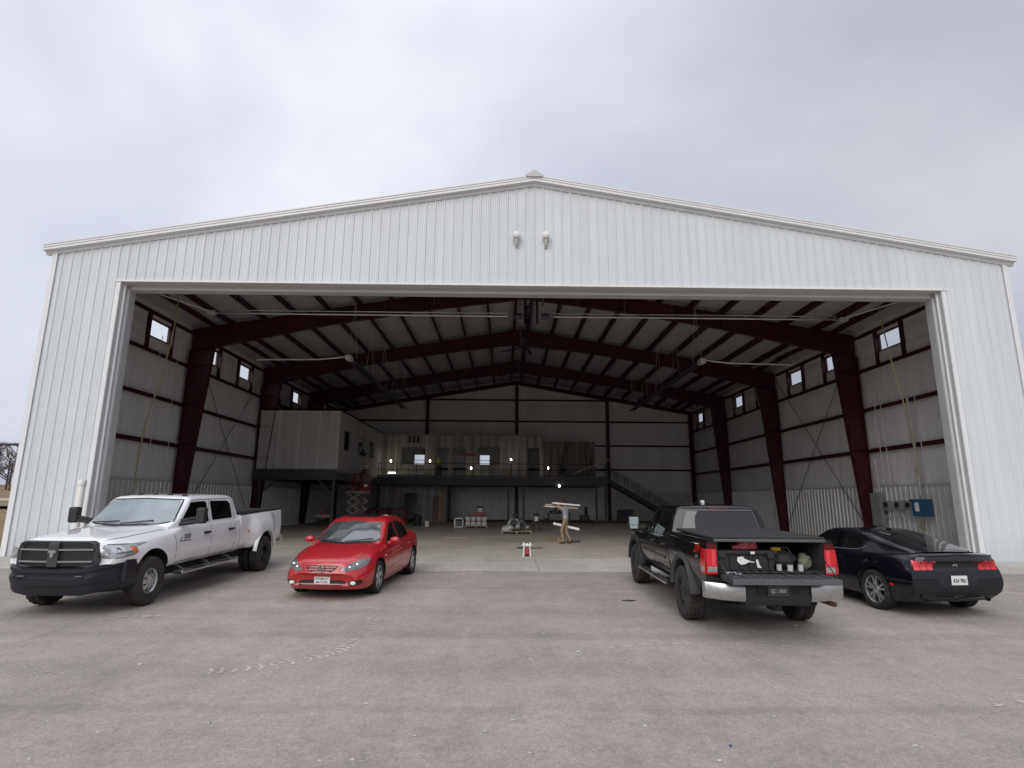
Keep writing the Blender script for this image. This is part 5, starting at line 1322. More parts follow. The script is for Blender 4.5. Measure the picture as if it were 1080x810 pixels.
    mb = MB(); mb.bbox(.99 + GX, 1.062 + GX, -.085, .085, .79, 1.18, .015); mb.build('upright', 'grilleblack', gr)
    for z in (1.065, .875):
        for s in (-1, 1): mb = MB(); mb.add([(1.05, s * .08, z - .012), (1.05, s * .08, z + .012), (.985, s * .61, z + .012), (.985, s * .61, z - .012), (1.0, s * .08, z - .012), (1.0, s * .08, z + .012), (.95, s * .61, z + .012), (.95, s * .61, z - .012)], [(0, 1, 2, 3), (4, 5, 6, 7), (0, 3, 7, 4), (1, 2, 6, 5)]); mb.v = [(x + GX, y, z) for x, y, z in mb.v]; mb.build('cross_bar', 'crossgrey', gr)
    mb = MB()  # ram-like silver shield
    mb.prism([(0, -.065), (.03, -.03), (.028, .01), (.05, .03), (.062, .01), (.07, .04), (.045, .065), (0, .06), (-.045, .065), (-.07, .04), (-.062, .01), (-.05, .03), (-.028, .01), (-.03, -.03)], 'x', 1.064 + GX, 1.082 + GX); mb.v = [(x, y, z + 1.0) for x, y, z in mb.v]
    mb.build('emblem', 'chromedull', gr)
    # headlights
    for s in (1, -1):
        mb = MB(); lo = [(.69, .92), (.80, .91), (.93, .92)]; hi = [(.69, 1.125), (.80, 1.125), (.93, 1.115)]
        if s < 0: lo = [(-a, b) for a, b in lo][::-1]; hi = [(-a, b) for a, b in hi][::-1]
        # front face plus side wrap
        panel(mb, bv, 'front', lo, hi, 8, 5, .008)
        panel(mb, bv, 'side', [(.44, 1.0), (.56, .955), (.87, .92)], [(.44, 1.03), (.56, 1.10), (.87, 1.115)], 10, 5, .008, s=s)
        hl = mb.build('headlight', 'glasslamp', T, smooth=50)
        mb = MB(); panel(mb, bv, 'side', [(.45, 1.0), (.50, .985), (.58, .965)], [(.45, 1.02), (.50, 1.05), (.58, 1.08)], 6, 4, .013, s=s); mb.build('indicator', 'amber', hl)
        mb = MB(); 
        pass
        for u in (.76, .87): mb = MB(); p, nn = hit(bv, 'front', s * u, 1.02); mb.lathe([(.052, 0), (.058, .014), (.03, .010), (0, .006)], 16, 'x', (p.x - .0, p.y, p.z)); mb.build('lamp_bowl', 'chrome', hl, smooth=40)
        mb = MB(); seam(mb, bv, 'side', [(.50, 1.0), (.86, .985)], .016, .011, s=s); seam(mb, bv, 'side', [(.43, 1.03), (.56, 1.112), (.88, 1.128)], .012, .009, s=s); seam(mb, bv, 'side', [(.43, .99), (.56, .945), (.88, .908)], .012, .009, s=s); mb.build('lamp_divider', 'greyplastic', hl)
    # bumper
    mb = MB(); zs = [(.33, .93), (.345, .97), (.40, 1.0), (.48, 1.015), (.495, 1.035), (.54, 1.05), (.59, 1.055), (.60, 1.02), (.63, 1.015), (.69, 1.02), (.70, 1.055), (.755, 1.055), (.775, 1.01)]
    ys = lin(-.995, .995, 26); vs = []
    for y in ys:
        q = abs(y) / .995; back = .56 * (max(0, q - .60) / .40) ** 2.0 + .05 * q * q
        for z, x in zs:
            zz = z + (.16 if z > .6 else .2) * max(0, q - .45); vs.append((x + .07 - back, y, zz))
        vs.append((.78 - back * .9, y * .97, .76)); vs.append((.78 - back * .9, y * .97, .35))
    m = len(zs) + 2
    mb.add(vs, [(i * m + k, i * m + (k + 1) % m, (i + 1) * m + (k + 1) % m, (i + 1) * m + k) for i in range(len(ys) - 1) for k in range(m)] + [tuple(range(m)), tuple((len(ys) - 1) * m + k for k in range(m))])
    bp = mb.build('front_bumper', 'navybumper', T, smooth=35)
    # bumper side wings reach the wheel opening
    for s in (1, -1):
        mb = MB(); mb.bbox(.48, .72, *sorted((s * .88, s * .985)), .50, .87, .03); mb.build('bumper_wing', 'navybumper', T)
    bm_ = Shell((vs, [(i * m + k, i * m + k + 1, (i + 1) * m + k + 1, (i + 1) * m + k) for i in range(len(ys) - 1) for k in range(m - 1)])).bvh()
    for lo, hi, mm in ((rrect(-.56, .56, .62, .68, .02), None, 'inkblack'), (rrect(-.42, .42, .415, .465, .015), None, 'inkblack')):
        mb = MB(); panel(mb, bm_, 'front', lo[0], lo[1], 16, 2, .004); mb.build('intake', mm, bp)
    for s in (-1, 1):
        mb = MB(); p, n_ = hit(bm_, 'front', s * .46, .65); mb.tube([(p.x - .02, s * .40, .65), (p.x + .03, s * .42, .65), (p.x + .03, s * .52, .65), (p.x - .02, s * .54, .65)], .013, 6); mb.build('tow_hook', 'greyplastic', bp)
    # door lettering
    for s in (1, -1):
        mb = MB(); badge(mb, bv, 'side', '3500', .12, -1.02 if s > 0 else -1.02, 1.115, s, bold=.003, shear=.2); badge(mb, bv, 'side', 'HEAVY DUTY', .042, -1.02, 1.04, s, bold=.001)
        u0 = -.82 if s > 0 else -1.24
        seam(mb, bv, 'side', [(u0 + .05, 1.05), (u0 - .01, 1.06), (u0 - .015, 1.12), (u0 - .045, 1.09)], .022, .003, s=s); seam(mb, bv, 'side', [(u0 + .05, 1.04), (u0 - .06, 1.04)], .012, .003, s=s)
        mb.build('door_badge', 'greyplastic', T)
    # bed with wide rear haunches
    Bd = dict(zb=[(-3.27, .62), (-5.6, .64)], hw=[(-3.27, 1.0), (-3.60, 1.01), (-3.85, 1.15), (-4.0, 1.19), (-4.65, 1.19), (-4.85, 1.14), (-5.1, 1.02), (-5.62, .99)], zt=[(-3.27, 1.42), (-5.62, 1.47)],
              hwt=[(-3.27, .975), (-3.9, 1.0), (-4.7, 1.0), (-5.1, .975), (-5.62, .96)], zc=[(-3.27, 1.43), (-5.62, 1.48)], pl=[(0, .9), (-6, .9)], tuck=[(0, .04), (-6, .04)])
    v, f = loft([-3.27] + lin(-3.35, -5.55, 30) + [-5.6, -5.62], lower_ring(Bd))
    wc = (WBz, Rt + .03)
    v, f = boolean(v, f, [cyl(wc, .54, .55, 1.5), cyl(wc, .54, -1.5, -.55)])
    sb = Shell((v, f)); bb = sb.bvh()
    bed = finish_body(sb.v, sb.f, ['whitepaint', 'underbody'], T, [(wc[0], wc[1], .54, .55, 1.5)], 'bed')
    mb = MB(); mb.bbox(-5.58, -3.28, -.90, .90, 1.45, 1.50, .02); cv = mb.build('bed_cover', 'tonneau', T)
    for s in (1, -1):
        mb = MB(); mb.bar((-3.28, s * .93, 1.45), (-5.58, s * .91, 1.50), .09, .03); mb.build('rail_cap', 'blackplastic', T)
        mb = MB(); archband(mb, wc, .535, .575, 1.10, 1.175, s, 8, 172, lift=.014); mb.build('wheel_lip', 'whitepaint', T, smooth=50)
        mb = MB(); p, n_ = hit(bb, 'side', -3.62, 1.03, s); mb.bbox(p.x - .03, p.x + .03, p.y - .01, p.y + .015 if s > 0 else p.y + .01, 1.0, 1.05, .006); mb.build('side_marker', 'amber' if s > 0 else 'redlamp', T)
        mb = MB(); panel(mb, bb, 'rear', [(s * .84, .95), (s * .93, .95)] if s > 0 else [(-.93, .95), (-.84, .95)], [(s * .84, 1.38), (s * .93, 1.38)] if s > 0 else [(-.93, 1.38), (-.84, 1.38)], 3, 4, .01); mb.build('tail_lamp', 'redlamp', T)
    mb = MB(); mb.bbox(-5.82, -5.62, -1.0, 1.0, .62, .82, .03); mb.build('rear_bumper', 'chrome', T)
    mb = MB(); mb.box(-5.4, .6, -.78, .78, .42, .64); mb.box(-4.45, -4.2, -.85, .85, .36, .48); mb.box(-.1, .1, -.7, .7, .36, .48); mb.build('chassis', 'underbody', T)  # main chassis box made extra wide to deepen the shade under the truck
    for s in (1, -1):
        wheel(T, 0, s * .865, Rt, .27, .222, 'dually_front', s, 'rubberdusty', .010)
        wheel(T, WBz, s * 1.05, Rt, .235, .222, 'dually_rear', s, 'rubberdusty', .008)
        wheel(T, WBz, s * .77, Rt, .235, .222, 'dually_rear', s, 'rubberdusty', .008)
    return T
# =========================== red sedan ===========================
def red_car():
    T = thing('sedan_car', 'small red four door sedan with a white front plate, parked nose out', 'sedan', (0, 0, 0))
    Rt = .315; WBx = -2.64
    A = dict(zb=[(.93, .27), (.85, .19), (.4, .17), (-3.0, .19), (-3.4, .24), (-3.60, .36)],
             hw=[(.93, .66), (.86, .76), (.7, .825), (.35, .865), (0, .872), (-1.3, .8775), (-2.64, .876), (-3.1, .855), (-3.45, .79), (-3.60, .70)],
             zt=[(.93, .46), (.90, .56), (.82, .64), (.6, .71), (.3, .785), (0, .835), (-.4, .875), (-1.2, .90), (-2.4, .945), (-3.1, .96), (-3.45, .94), (-3.56, .86), (-3.60, .70)],
             hwt=[(.93, .60), (.86, .70), (.6, .775), (.3, .80), (-.4, .815), (-1.5, .83), (-2.6, .82), (-3.2, .78), (-3.5, .71), (-3.60, .66)],
             zc=[(.93, .50), (.90, .64), (.84, .715), (.6, .80), (.3, .875), (0, .93), (-.28, .965), (-.6, .97), (-2.5, 1.0), (-2.9, 1.035), (-3.35, 1.045), (-3.48, 1.03), (-3.56, .95), (-3.60, .75)],
             pl=[(1, .7), (-.3, .8), (-3.6, .75)], tuck=[(.9, .05), (.4, .03), (-3.6, .04)])
    wf = lambda x, y, z: x - .22 * (abs(y) / .8) ** 2.6 * max(0, min(1, (x - .1) / .7)) + .16 * (abs(y) / .8) ** 2.6 * max(0, min(1, (-2.9 - x) / .6)) + .03 * math.exp(-((z - .40) / .12) ** 2) * max(0, min(1, (x - .7) / .2))
    xs = [.93, .915, .90, .88, .86, .83] + lin(.79, -.3, 20) + lin(-.4, -3.3, 26) + [-3.38, -3.44, -3.49, -3.53, -3.565, -3.585, -3.60]
    v, f = loft(xs, lower_ring(A), wf)
    wr = .365
    v, f = boolean(v, f, [cyl((x, Rt + .02), wr, *yy) for x in (0, WBx) for yy in ((.55, 1.2), (-1.2, -.55))])
    Gt = dict(zb=[(0, .87), (-3, .93)], wb=[(-.1, .70), (-.5, .80), (-1.5, .815), (-2.3, .80), (-2.7, .74), (-3.05, .66)], k=[(-.2, .40), (-1.5, .42), (-2.8, .46)],
              zr=[(-.12, .90), (-.2, .955), (-.5, 1.13), (-.8, 1.285), (-.98, 1.36), (-1.1, 1.393), (-1.3, 1.42), (-1.6, 1.437), (-1.9, 1.432), (-2.15, 1.405), (-2.3, 1.37), (-2.6, 1.24), (-2.9, 1.09), (-3.05, 1.0)],
              r=[(0, .03), (-.9, .085), (-2.2, .09), (-3, .05)], cr=[(0, .02), (-1, .028), (-3, .02)])
    gx = [-.12, -.16] + lin(-.2, -.95, 12) + lin(-1.02, -2.3, 18) + lin(-2.38, -3.05, 9)
    gw = lambda x, y, z: x - .20 * (abs(y) / .7) ** 2 * max(0, min(1, (x + 1.3) / .6)) + .10 * (abs(y) / .7) ** 2 * max(0, min(1, (-2.2 - x) / .5))
    gv, gf = loft(gx, green_ring(Gt), gw)
    sh = Shell((v, f), (gv, gf)); bv = sh.bvh()
    finish_body(sh.v, sh.f, ['redpaint', 'underbody'], T, [(x, Rt + .02, wr, .55, 1.2) for x in (0, WBx)], 'body')
    for s in (1, -1):
        mb = MB()
        for pts in ([(-.48, .88), (-.50, .6), (-.46, .30), (-.52, .26)], [(-1.42, .905), (-1.45, .6), (-1.44, .26)], [(-2.28, .94), (-2.30, .80), (-2.20, .60), (-2.05, .40), (-2.0, .26)], [(-.52, .26), (-2.0, .26)]):
            seam(mb, bv, 'side', pts, .008, s=s)
        mb.build('door_seam', 'inkblack', T)
        mb = MB(); seam(mb, bv, 'side', [(-.6, .42), (-1.3, .44), (-2.1, .45)], .03, .008, s=s); mb.build('side_moulding', 'redpaint', T)
        mb = MB(); panel(mb, bv, 'side', [(-1.40, .945), (-1.3, .935), (-.72, .915), (-.62, .915)], [(-1.40, 1.325), (-1.3, 1.33), (-1.08, 1.275), (-.62, .935)], 8, 5, .004, s=s); mb.build('door_window', 'glasstint', T, smooth=50)
        mb = MB(); panel(mb, bv, 'side', [(-2.32, .985), (-2.2, .965), (-1.55, .945), (-1.49, .945)], [(-2.32, 1.16), (-2.1, 1.285), (-1.7, 1.335), (-1.49, 1.335)], 8, 5, .004, s=s); mb.build('door_window', 'glasstint', T, smooth=50)
        mb = MB(); panel(mb, bv, 'side', [(-2.50, 1.02), (-2.37, .995)], [(-2.50, 1.06), (-2.37, 1.145)], 4, 3, .004, s=s); mb.build('quarter_window', 'glasstint', T)
        for x in (-1.30, -2.17):
            mb = MB(); p, n = hit(bv, 'side', x, .80, s); mb.bbox(x - .085, x + .085, *sorted((p.y - s * .005, p.y + s * .03)), .785, .815, .01); mb.build('door_handle', 'redpaint', T, smooth=40)
        mb = MB(); mb.blob((-.66, s * .955, .985), (.075, .115, .07), 2, .04, 14, 9); mb.bar((-.66, s * .80, .93), (-.66, s * .9, .96), .06, .05); m_ = mb.build('mirror', 'redpaint', T, smooth=60)
        mb = MB(); mb.lathe([(0, 0), (.06, 0)], 14, 'x', (-.733, s * .955, .985)); mb.build('mirror_glass', 'chrome', m_)
        mb = MB(); p, n = hit(bv, 'side', -.36, .70, s); mb.bbox(p.x - .03, p.x + .03, p.y - .008, p.y + .008, .69, .71, .004); mb.build('side_lamp', 'whitelamp', T)
    mb = MB(); panel(mb, bv, 'front', [(-.66, 1.02), (-.6, .985), (0, .965), (.6, .985), (.66, 1.02)], [(-.66, 1.05), (-.55, 1.33), (0, 1.368), (.55, 1.33), (.66, 1.05)], 18, 9, .004); mb.build('windshield', 'windshield_red', T, smooth=60)
    mb = MB(); seam(mb, bv, 'front', [(-.68, 1.02), (-.6, .975), (0, .955), (.6, .975), (.68, 1.02)], .03, .005); mb.build('windshield_seal', 'inkblack', T)
    for a, b in (((.0, .975), (.55, 1.02)), ((-.55, .98), (-.08, 1.0))):
        mb = MB(); P = []
        for t in lin(0, 1, 5): p, n = hit(bv, 'front', a[0] + (b[0] - a[0]) * t, a[1] + (b[1] - a[1]) * t); P.append(p + n * .018)
        mb.tube(P, .008, 5); mb.build('wiper', 'inkblack', T)
    mb = MB(); panel(mb, bv, 'rear', [(-.56, 1.08), (0, 1.07), (.56, 1.08)], [(-.48, 1.33), (0, 1.37), (.48, 1.33)], 12, 6, .004); mb.build('rear_window', 'glassdark', T, smooth=60)
    mb = MB(); lo, hi = rrect(-1.66, -1.20, -.36, .36, .08); panel(mb, bv, 'top', lo, hi, 8, 8, .005); mb.build('sunroof', 'glassdark', T, smooth=60)
    # front end
    for s in (1, -1):
        fl = lambda L_: L_ if s > 0 else [(-a, b) for a, b in L_][::-1]
        mb = MB(); panel(mb, bv, 'front', fl([(.38, .545), (.50, .530), (.70, .57), (.78, .63)]), fl([(.38, .560), (.50, .655), (.66, .725), (.78, .72)]), 12, 5, .006); hl = mb.build('headlight', 'headlamp_grey', T, smooth=60)
        mb = MB()
        for u, z in ((.52, .59), (.63, .635)): p, n = hit(bv, 'front', s * u, z); mb = MB(); mb.blob((p.x + .004, p.y, p.z), (.012, .038, .036), 1, 0, 10, 6); mb.build('lamp_bowl', 'chrome', hl, smooth=60)
        mb = MB(); panel(mb, bv, 'front', fl([(.50, .285), (.58, .26), (.74, .30)]), fl([(.50, .32), (.58, .36), (.74, .37)]), 8, 4, .005); fg = mb.build('fog_recess', 'inkblack', T)
        mb = MB(); p, n = hit(bv, 'front', s * .60, .312); mb.blob((p.x + .008, p.y, p.z), (.02, .055, .036), 1, 0, 12, 7); mb.build('fog_lamp', 'whitelamp', fg, smooth=60)
        mb = MB(); seam(mb, bv, 'front', fl([(.31, .49), (.40, .66), (.46, .75)]), .008); mb.build('hood_seam', 'inkblack', T)
        mb = MB(); seam(mb, bv, 'top', [(.55, s * .60), (.2, s * .67), (-.25, s * .72)], .007); mb.build('hood_seam', 'inkblack', T)
    mb = MB(); panel(mb, bv, 'front', [(-.32, .615), (-.25, .545), (-.12, .49), (.12, .49), (.25, .545), (.32, .615)], [(-.32, .63), (-.25, .635), (-.12, .64), (.12, .64), (.25, .635), (.32, .63)], 14, 4, .004); gr = mb.build('grille', 'inkblack', T)
    for z, hw in ((.61, .29), (.565, .24), (.522, .16)):
        mb = MB(); seam(mb, bv, 'front', [(-hw, z), (0, z), (hw, z)], .020, .010); mb.build('grille_bar', 'redpaint', gr)
    mb = MB(); p, n = hit(bv, 'front', 0, .575); mb.X = Matrix.Translation(p + n * .03) @ Matrix.Scale(1.2, 4)
    mb.lathe([(.050, -.004), (.062, .0), (.062, .010), (.050, .010)], 24, 'x', close=True); mb.prism([(-.045, .02), (-.02, .012), (0, -.01), (.02, .012), (.045, .02), (.02, -.002), (0, -.026), (-.02, -.002)], 'x', 0, .010)
    mb.build('emblem', 'chrome', gr)
    mb = MB(); panel(mb, bv, 'front', [(-.46, .28), (-.38, .225), (.38, .225), (.46, .28)], [(-.46, .34), (-.38, .365), (.38, .365), (.46, .34)], 14, 3, .004); mb.build('lower_intake', 'inkblack', T)
    mb = MB(); p, n = hit(bv, 'front', .0, .36); px = p.x + .02; mb.bbox(px - .01, px + .008, -.155, .155, .275, .435, .01); pl = mb.build('front_plate', 'plate', T)
    mb = MB(); F_ = frame((px + .009, 0, .335), (0, 1, 0), (0, 0, 1)); text_mesh(mb, 'SYNERGY', .062, F_ @ Matrix.Translation((0, .03, 0)), .001, bold=.001); text_mesh(mb, 'MOTORS', .055, F_ @ Matrix.Translation((0, -.03, 0)), .001, bold=.001); mb.v = [(x, y, z + .02) for x, y, z in mb.v]
    mb.build('plate_text', 'ink', pl)
    for s in (1, -1):
        mb = MB(); u = [(.60, .74), (.74, .76)]
        fl = lambda L_: L_ if s > 0 else [(-a, b) for a, b in L_][::-1]
        panel(mb, bv, 'rear', fl([(.50, .76), (.64, .76)]), fl([(.50, .90), (.64, .90)]), 5, 3, .006); mb.build('tail_lamp', 'redlamp', T)
    mb = MB(); mb.box(-3.3, .5, -.64, .64, .15, .3); mb.build('chassis', 'underbody', T)  # chassis box kept low and wide so the ground below goes darker
    for x in (0, WBx):
        for s in (1, -1): wheel(T, x, s * .765, Rt, .20, .236, 'five', s)
    return T

# =========================== dark coupe, seen from behind ===========================
def coupe():
    T = thing('coupe_car', 'dark navy fastback coupe with triple bar tail lights, seen from behind', 'coupe', (0, 0, 0))
    Rt = .345; WBx = -2.72
    A = dict(zb=[(.86, .30), (.7, .2), (-3.0, .2), (-3.4, .23), (-3.66, .27), (-3.70, .34)],
             hw=[(.86, .68), (.7, .84), (.35, .92), (-.5, .93), (-1.6, .925), (-2.3, .95), (-2.75, .958), (-3.2, .945), (-3.55, .915), (-3.70, .88)],
             zt=[(.86, .52), (.7, .66), (.3, .80), (-.3, .88), (-1.2, .91), (-2.1, .95), (-2.8, .99), (-3.3, .985), (-3.55, .965), (-3.66, .93), (-3.70, .87)],
             hwt=[(.86, .62), (.6, .80), (0, .85), (-1.2, .86), (-2.2, .87), (-2.8, .885), (-3.3, .875), (-3.6, .85), (-3.70, .83)],
             zc=[(.86, .55), (.7, .76), (.3, .90), (-.4, .985), (-1, .98), (-2.6, 1.0), (-3.0, 1.035), (-3.45, 1.055), (-3.60, 1.06), (-3.66, 1.04), (-3.70, .94)],
             pl=[(1, .75), (-3.7, .86)], tuck=[(.9, .03), (-3.7, .05)])
    def wf(x, y, z):
        r = .20 * (abs(y) / .88) ** 2.4 * max(0, min(1, (-2.95 - x) / .6)); fr = .2 * (abs(y) / .85) ** 2.4 * max(0, min(1, (x - .1) / .7))
        rear = max(0, min(1, (-3.4 - x) / .25))
        return x - fr + r - rear * (.06 * math.exp(-((z - .58) / .2) ** 2) - .03 * math.exp(-((z - .86) / .07) ** 2)) + rear * .16 * max(0, (.42 - z)) / .2
    xs = [.86, .84, .8, .75] + lin(.68, -.4, 14) + lin(-.5, -3.3, 26) + [-3.38, -3.45, -3.51, -3.56, -3.60, -3.63, -3.66, -3.68, -3.70]
    base = lower_ring(A)
    def ring(x):   # finer rear fascia
        q = base(x); out = []
        for a, b in zip(q, q[1:]):
            out.append(a)
            if abs(a[1] - b[1]) > .09: out.append(((a[0] + b[0]) / 2, (a[1] + b[1]) / 2))
        return out
    n0 = max(len(ring(x)) for x in xs)
    def ring2(x):
        q = base(x); out = []
        for i, (a, b) in enumerate(zip(q, q[1:])):
            out.append(a)
            if 3 <= i <= 7: out.append(((a[0] + b[0]) / 2, (a[1] + b[1]) / 2))
        return out + [q[-1]]
    v, f = loft(xs, ring2, wf); wr = .385
    v, f = boolean(v, f, [cyl((x, Rt + .015), wr, *yy) for x in (0, WBx) for yy in ((.60, 1.2), (-1.2, -.60))])
    Gt = dict(zb=[(0, .90), (-3.4, .97)], wb=[(-.3, .70), (-.8, .83), (-1.6, .85), (-2.2, .82), (-2.7, .75), (-3.1, .69), (-3.42, .64)], k=[(-.3, .5), (-1.5, .56), (-2.6, .62), (-3.3, .5)],
              zr=[(-.32, .93), (-.42, .985), (-.8, 1.16), (-1.1, 1.28), (-1.3, 1.325), (-1.55, 1.35), (-1.85, 1.355), (-2.15, 1.332), (-2.45, 1.275), (-2.75, 1.205), (-3.05, 1.135), (-3.42, 1.05)],
              r=[(0, .03), (-1.2, .10), (-2.3, .10), (-3.3, .03)], cr=[(0, .02), (-1.2, .02), (-3.3, .025)])
    gx = [-.32, -.37] + lin(-.42, -1.1, 8) + lin(-1.2, -3.42, 28)
    gv, gf = loft(gx, green_ring(Gt), lambda x, y, z: x - .2 * (abs(y) / .7) ** 2 * max(0, min(1, (x + 1.4) / .6)) + .10 * (abs(y) / .7) ** 2 * max(0, min(1, (-2.3 - x) / .5)))
    sh = Shell((v, f), (gv, gf)); bv = sh.bvh()
    finish_body(sh.v, sh.f, ['navypaint', 'underbody'], T, [(x, Rt + .015, wr, .6, 1.2) for x in (0, WBx)], 'body')
    for s in (1, -1):
        fl = lambda L_: L_ if s > 0 else [(-a, b) for a, b in L_][::-1]
        mb = MB(); panel(mb, bv, 'side', [(-1.86, .995), (-1.7, .985), (-.95, .955), (-.85, .955)], [(-1.86, 1.255), (-1.7, 1.27), (-1.3, 1.24), (-.85, .975)], 10, 5, .004, s=s); mb.build('door_window', 'glasstint', T, smooth=60)
        mb = MB(); panel(mb, bv, 'side', [(-2.36, 1.06), (-2.25, 1.02), (-1.93, 1.0)], [(-2.36, 1.09), (-2.2, 1.19), (-1.93, 1.25)], 8, 5, .004, s=s); mb.build('quarter_window', 'glasstint', T, smooth=60)
        mb = MB(); seam(mb, bv, 'side', [(-2.40, 1.07), (-2.24, 1.0), (-1.7, .97), (-.9, .94)], .014, .004, s=s); mb.build('window_trim', 'greyplastic', T)
        mb = MB()
        for pts in ([(-.62, .90), (-.64, .5), (-.62, .28)], [(-1.92, .94), (-1.98, .7), (-1.92, .45), (-1.84, .28)], [(-.62, .28), (-1.84, .28)], [(-3.05, .60), (-3.3, .55), (-3.45, .50)]): seam(mb, bv, 'side', pts, .008, s=s)
        mb.build('door_seam', 'inkblack', T)
        mb = MB(); p, n = hit(bv, 'side', -1.78, .84, s); mb.bbox(-1.88, -1.68, *sorted((p.y - s * .004, p.y + s * .026)), .828, .852, .008); mb.build('door_handle', 'navypaint', T)
        mb = MB(); mb.blob((-.82, s * 1.0, 1.02), (.07, .11, .065), 3, .04, 12, 8); mb.bar((-.80, s * .82, .95), (-.80, s * .93, .99), .05); mb.build('mirror', 'navypaint', T, smooth=60)
        mb = MB(); seam(mb, bv, 'side', [(-3.06, .50), (-3.20, .50)], .035, .005, s=s); mb.build('side_reflector', 'redlamp', T)
        # three vertical lamps each side
        for k in range(3):
            mb = MB(); u0 = .445 + k * .125
            panel(mb, bv, 'rear', fl([(u0, .785), (u0 + .03, .775), (u0 + .112, .78)]), fl([(u0, .905), (u0 + .03, .935), (u0 + .112, .935)]), 6, 4, .014); mb.build('tail_lamp', 'redlampbright' if s > 0 else 'redlamp', T, smooth=50)
        mb = MB(); p, n = hit(bv, 'rear', s * .60, .30); mb.lathe([(.036, .04), (.04, -.02), (.032, -.02), (.032, .04)], 16, 'x', (p.x + .01, s * .60, .29)); mb.build('exhaust_tip', 'darkalloy', T, smooth=40)
    mb = MB(); panel(mb, bv, 'rear', [(-.87, .78), (-.8, .76), (.8, .76), (.87, .78)], [(-.87, .90), (-.80, .952), (.80, .952), (.87, .90)], 24, 4, .006); mb.build('tail_panel', 'blackplastic_gloss', T, smooth=50)
    mb = MB(); panel(mb, bv, 'rear', [(-.38, .545), (-.30, .50), (.30, .50), (.38, .545)], [(-.38, .68), (-.30, .745), (.30, .745), (.38, .68)], 12, 4, .004); mb.build('plate_recess', 'navybumper', T, smooth=50)
    p, n = hit(bv, 'rear', 0, .615); px = p.x - .022
    mb = MB(); mb.bbox(px - .006, px + .008, -.155, .155, .535, .69, .006); pl = mb.build('rear_plate', 'plate', T)
    mb = MB(); text_mesh(mb, 'K24 7BU', .085, frame((px - .009, 0, .605), (0, -1, 0), (0, 0, 1)), .001, bold=.002, sx=.8); mb.build('plate_text', 'ink', pl)
    # running horse emblem
    p, n = hit(bv, 'rear', 0, .86); mb = MB()
    hs = [(-.075, .016), (-.055, .026), (-.03, .018), (.02, .016), (.045, .034), (.062, .030), (.078, .012), (.066, .010), (.052, .016), (.04, -.002), (.058, -.018), (.048, -.024), (.022, -.008), (-.012, -.008), (-.028, -.028), (-.045, -.034), (-.036, -.018), (-.04, .002), (-.06, .014)]
    mb.prism([(y, z + .862) for y, z in hs], 'x', p.x - .016, p.x - .008); mb.build('emblem', 'chrome', T)
    mb = MB(); panel(mb, bv, 'rear', [(-.70, .30), (-.5, .265), (.5, .265), (.70, .30)], [(-.70, .41), (-.5, .42), (.5, .42), (.70, .41)], 18, 4, .006); mb.build('rear_diffuser', 'blackplastic', T, smooth=50)
    mb = MB(); panel(mb, bv, 'rear', [(-.09, .32), (.09, .32)], [(-.08, .345), (.08, .345)], 4, 2, .010); mb.build('reverse_lamp', 'greyplastic', T)
    # back glass, roof edge
    mb = MB(); lo = [(-3.33, -.52), (-2.9, -.55), (-2.35, -.55), (-2.22, -.53)]; hi = [(-3.33, .52), (-2.9, .55), (-2.35, .55), (-2.22, .53)]; panel(mb, bv, 'top', lo, hi, 14, 12, .004); mb.build('rear_window', 'glassdark', T, smooth=60)
    mb = MB(); p, n = hit(bv, 'top', -2.14, .0); mb.bbox(p.x - .06, p.x + .06, -.012, .012, p.z - .01, p.z + .03, .008); mb.build('antenna', 'navypaint', T)
    mb = MB(); panel(mb, bv, 'front', [(-.62, 1.02), (0, 1.0), (.62, 1.02)], [(-.52, 1.24), (0, 1.29), (.52, 1.24)], 12, 6, .004); mb.build('windshield', 'glassdark', T, smooth=60)
    mb = MB(); seam(mb, bv, 'top', [(-3.40, -.70), (-3.45, 0), (-3.40, .70)], .010); mb.build('boot_seam', 'inkblack', T)
    mb = MB(); panel(mb, bv, 'rear', [(-.70, 1.005), (0, 1.03), (.70, 1.005)], [(-.70, 1.015), (0, 1.05), (.70, 1.015)], 10, 2, .022); mb.build('spoiler', 'navypaint', T, smooth=60)
    mb = MB(); mb.box(-2.95, .5, -.66, .66, .17, .32); mb.build('chassis', 'underbody', T)  # wide chassis box, shaped to darken the paving under the coupe
    for x in (0, WBx):
        for s in (1, -1): wheel(T, x, s * .82, Rt, .235, .245, 'twin', s)
    return T

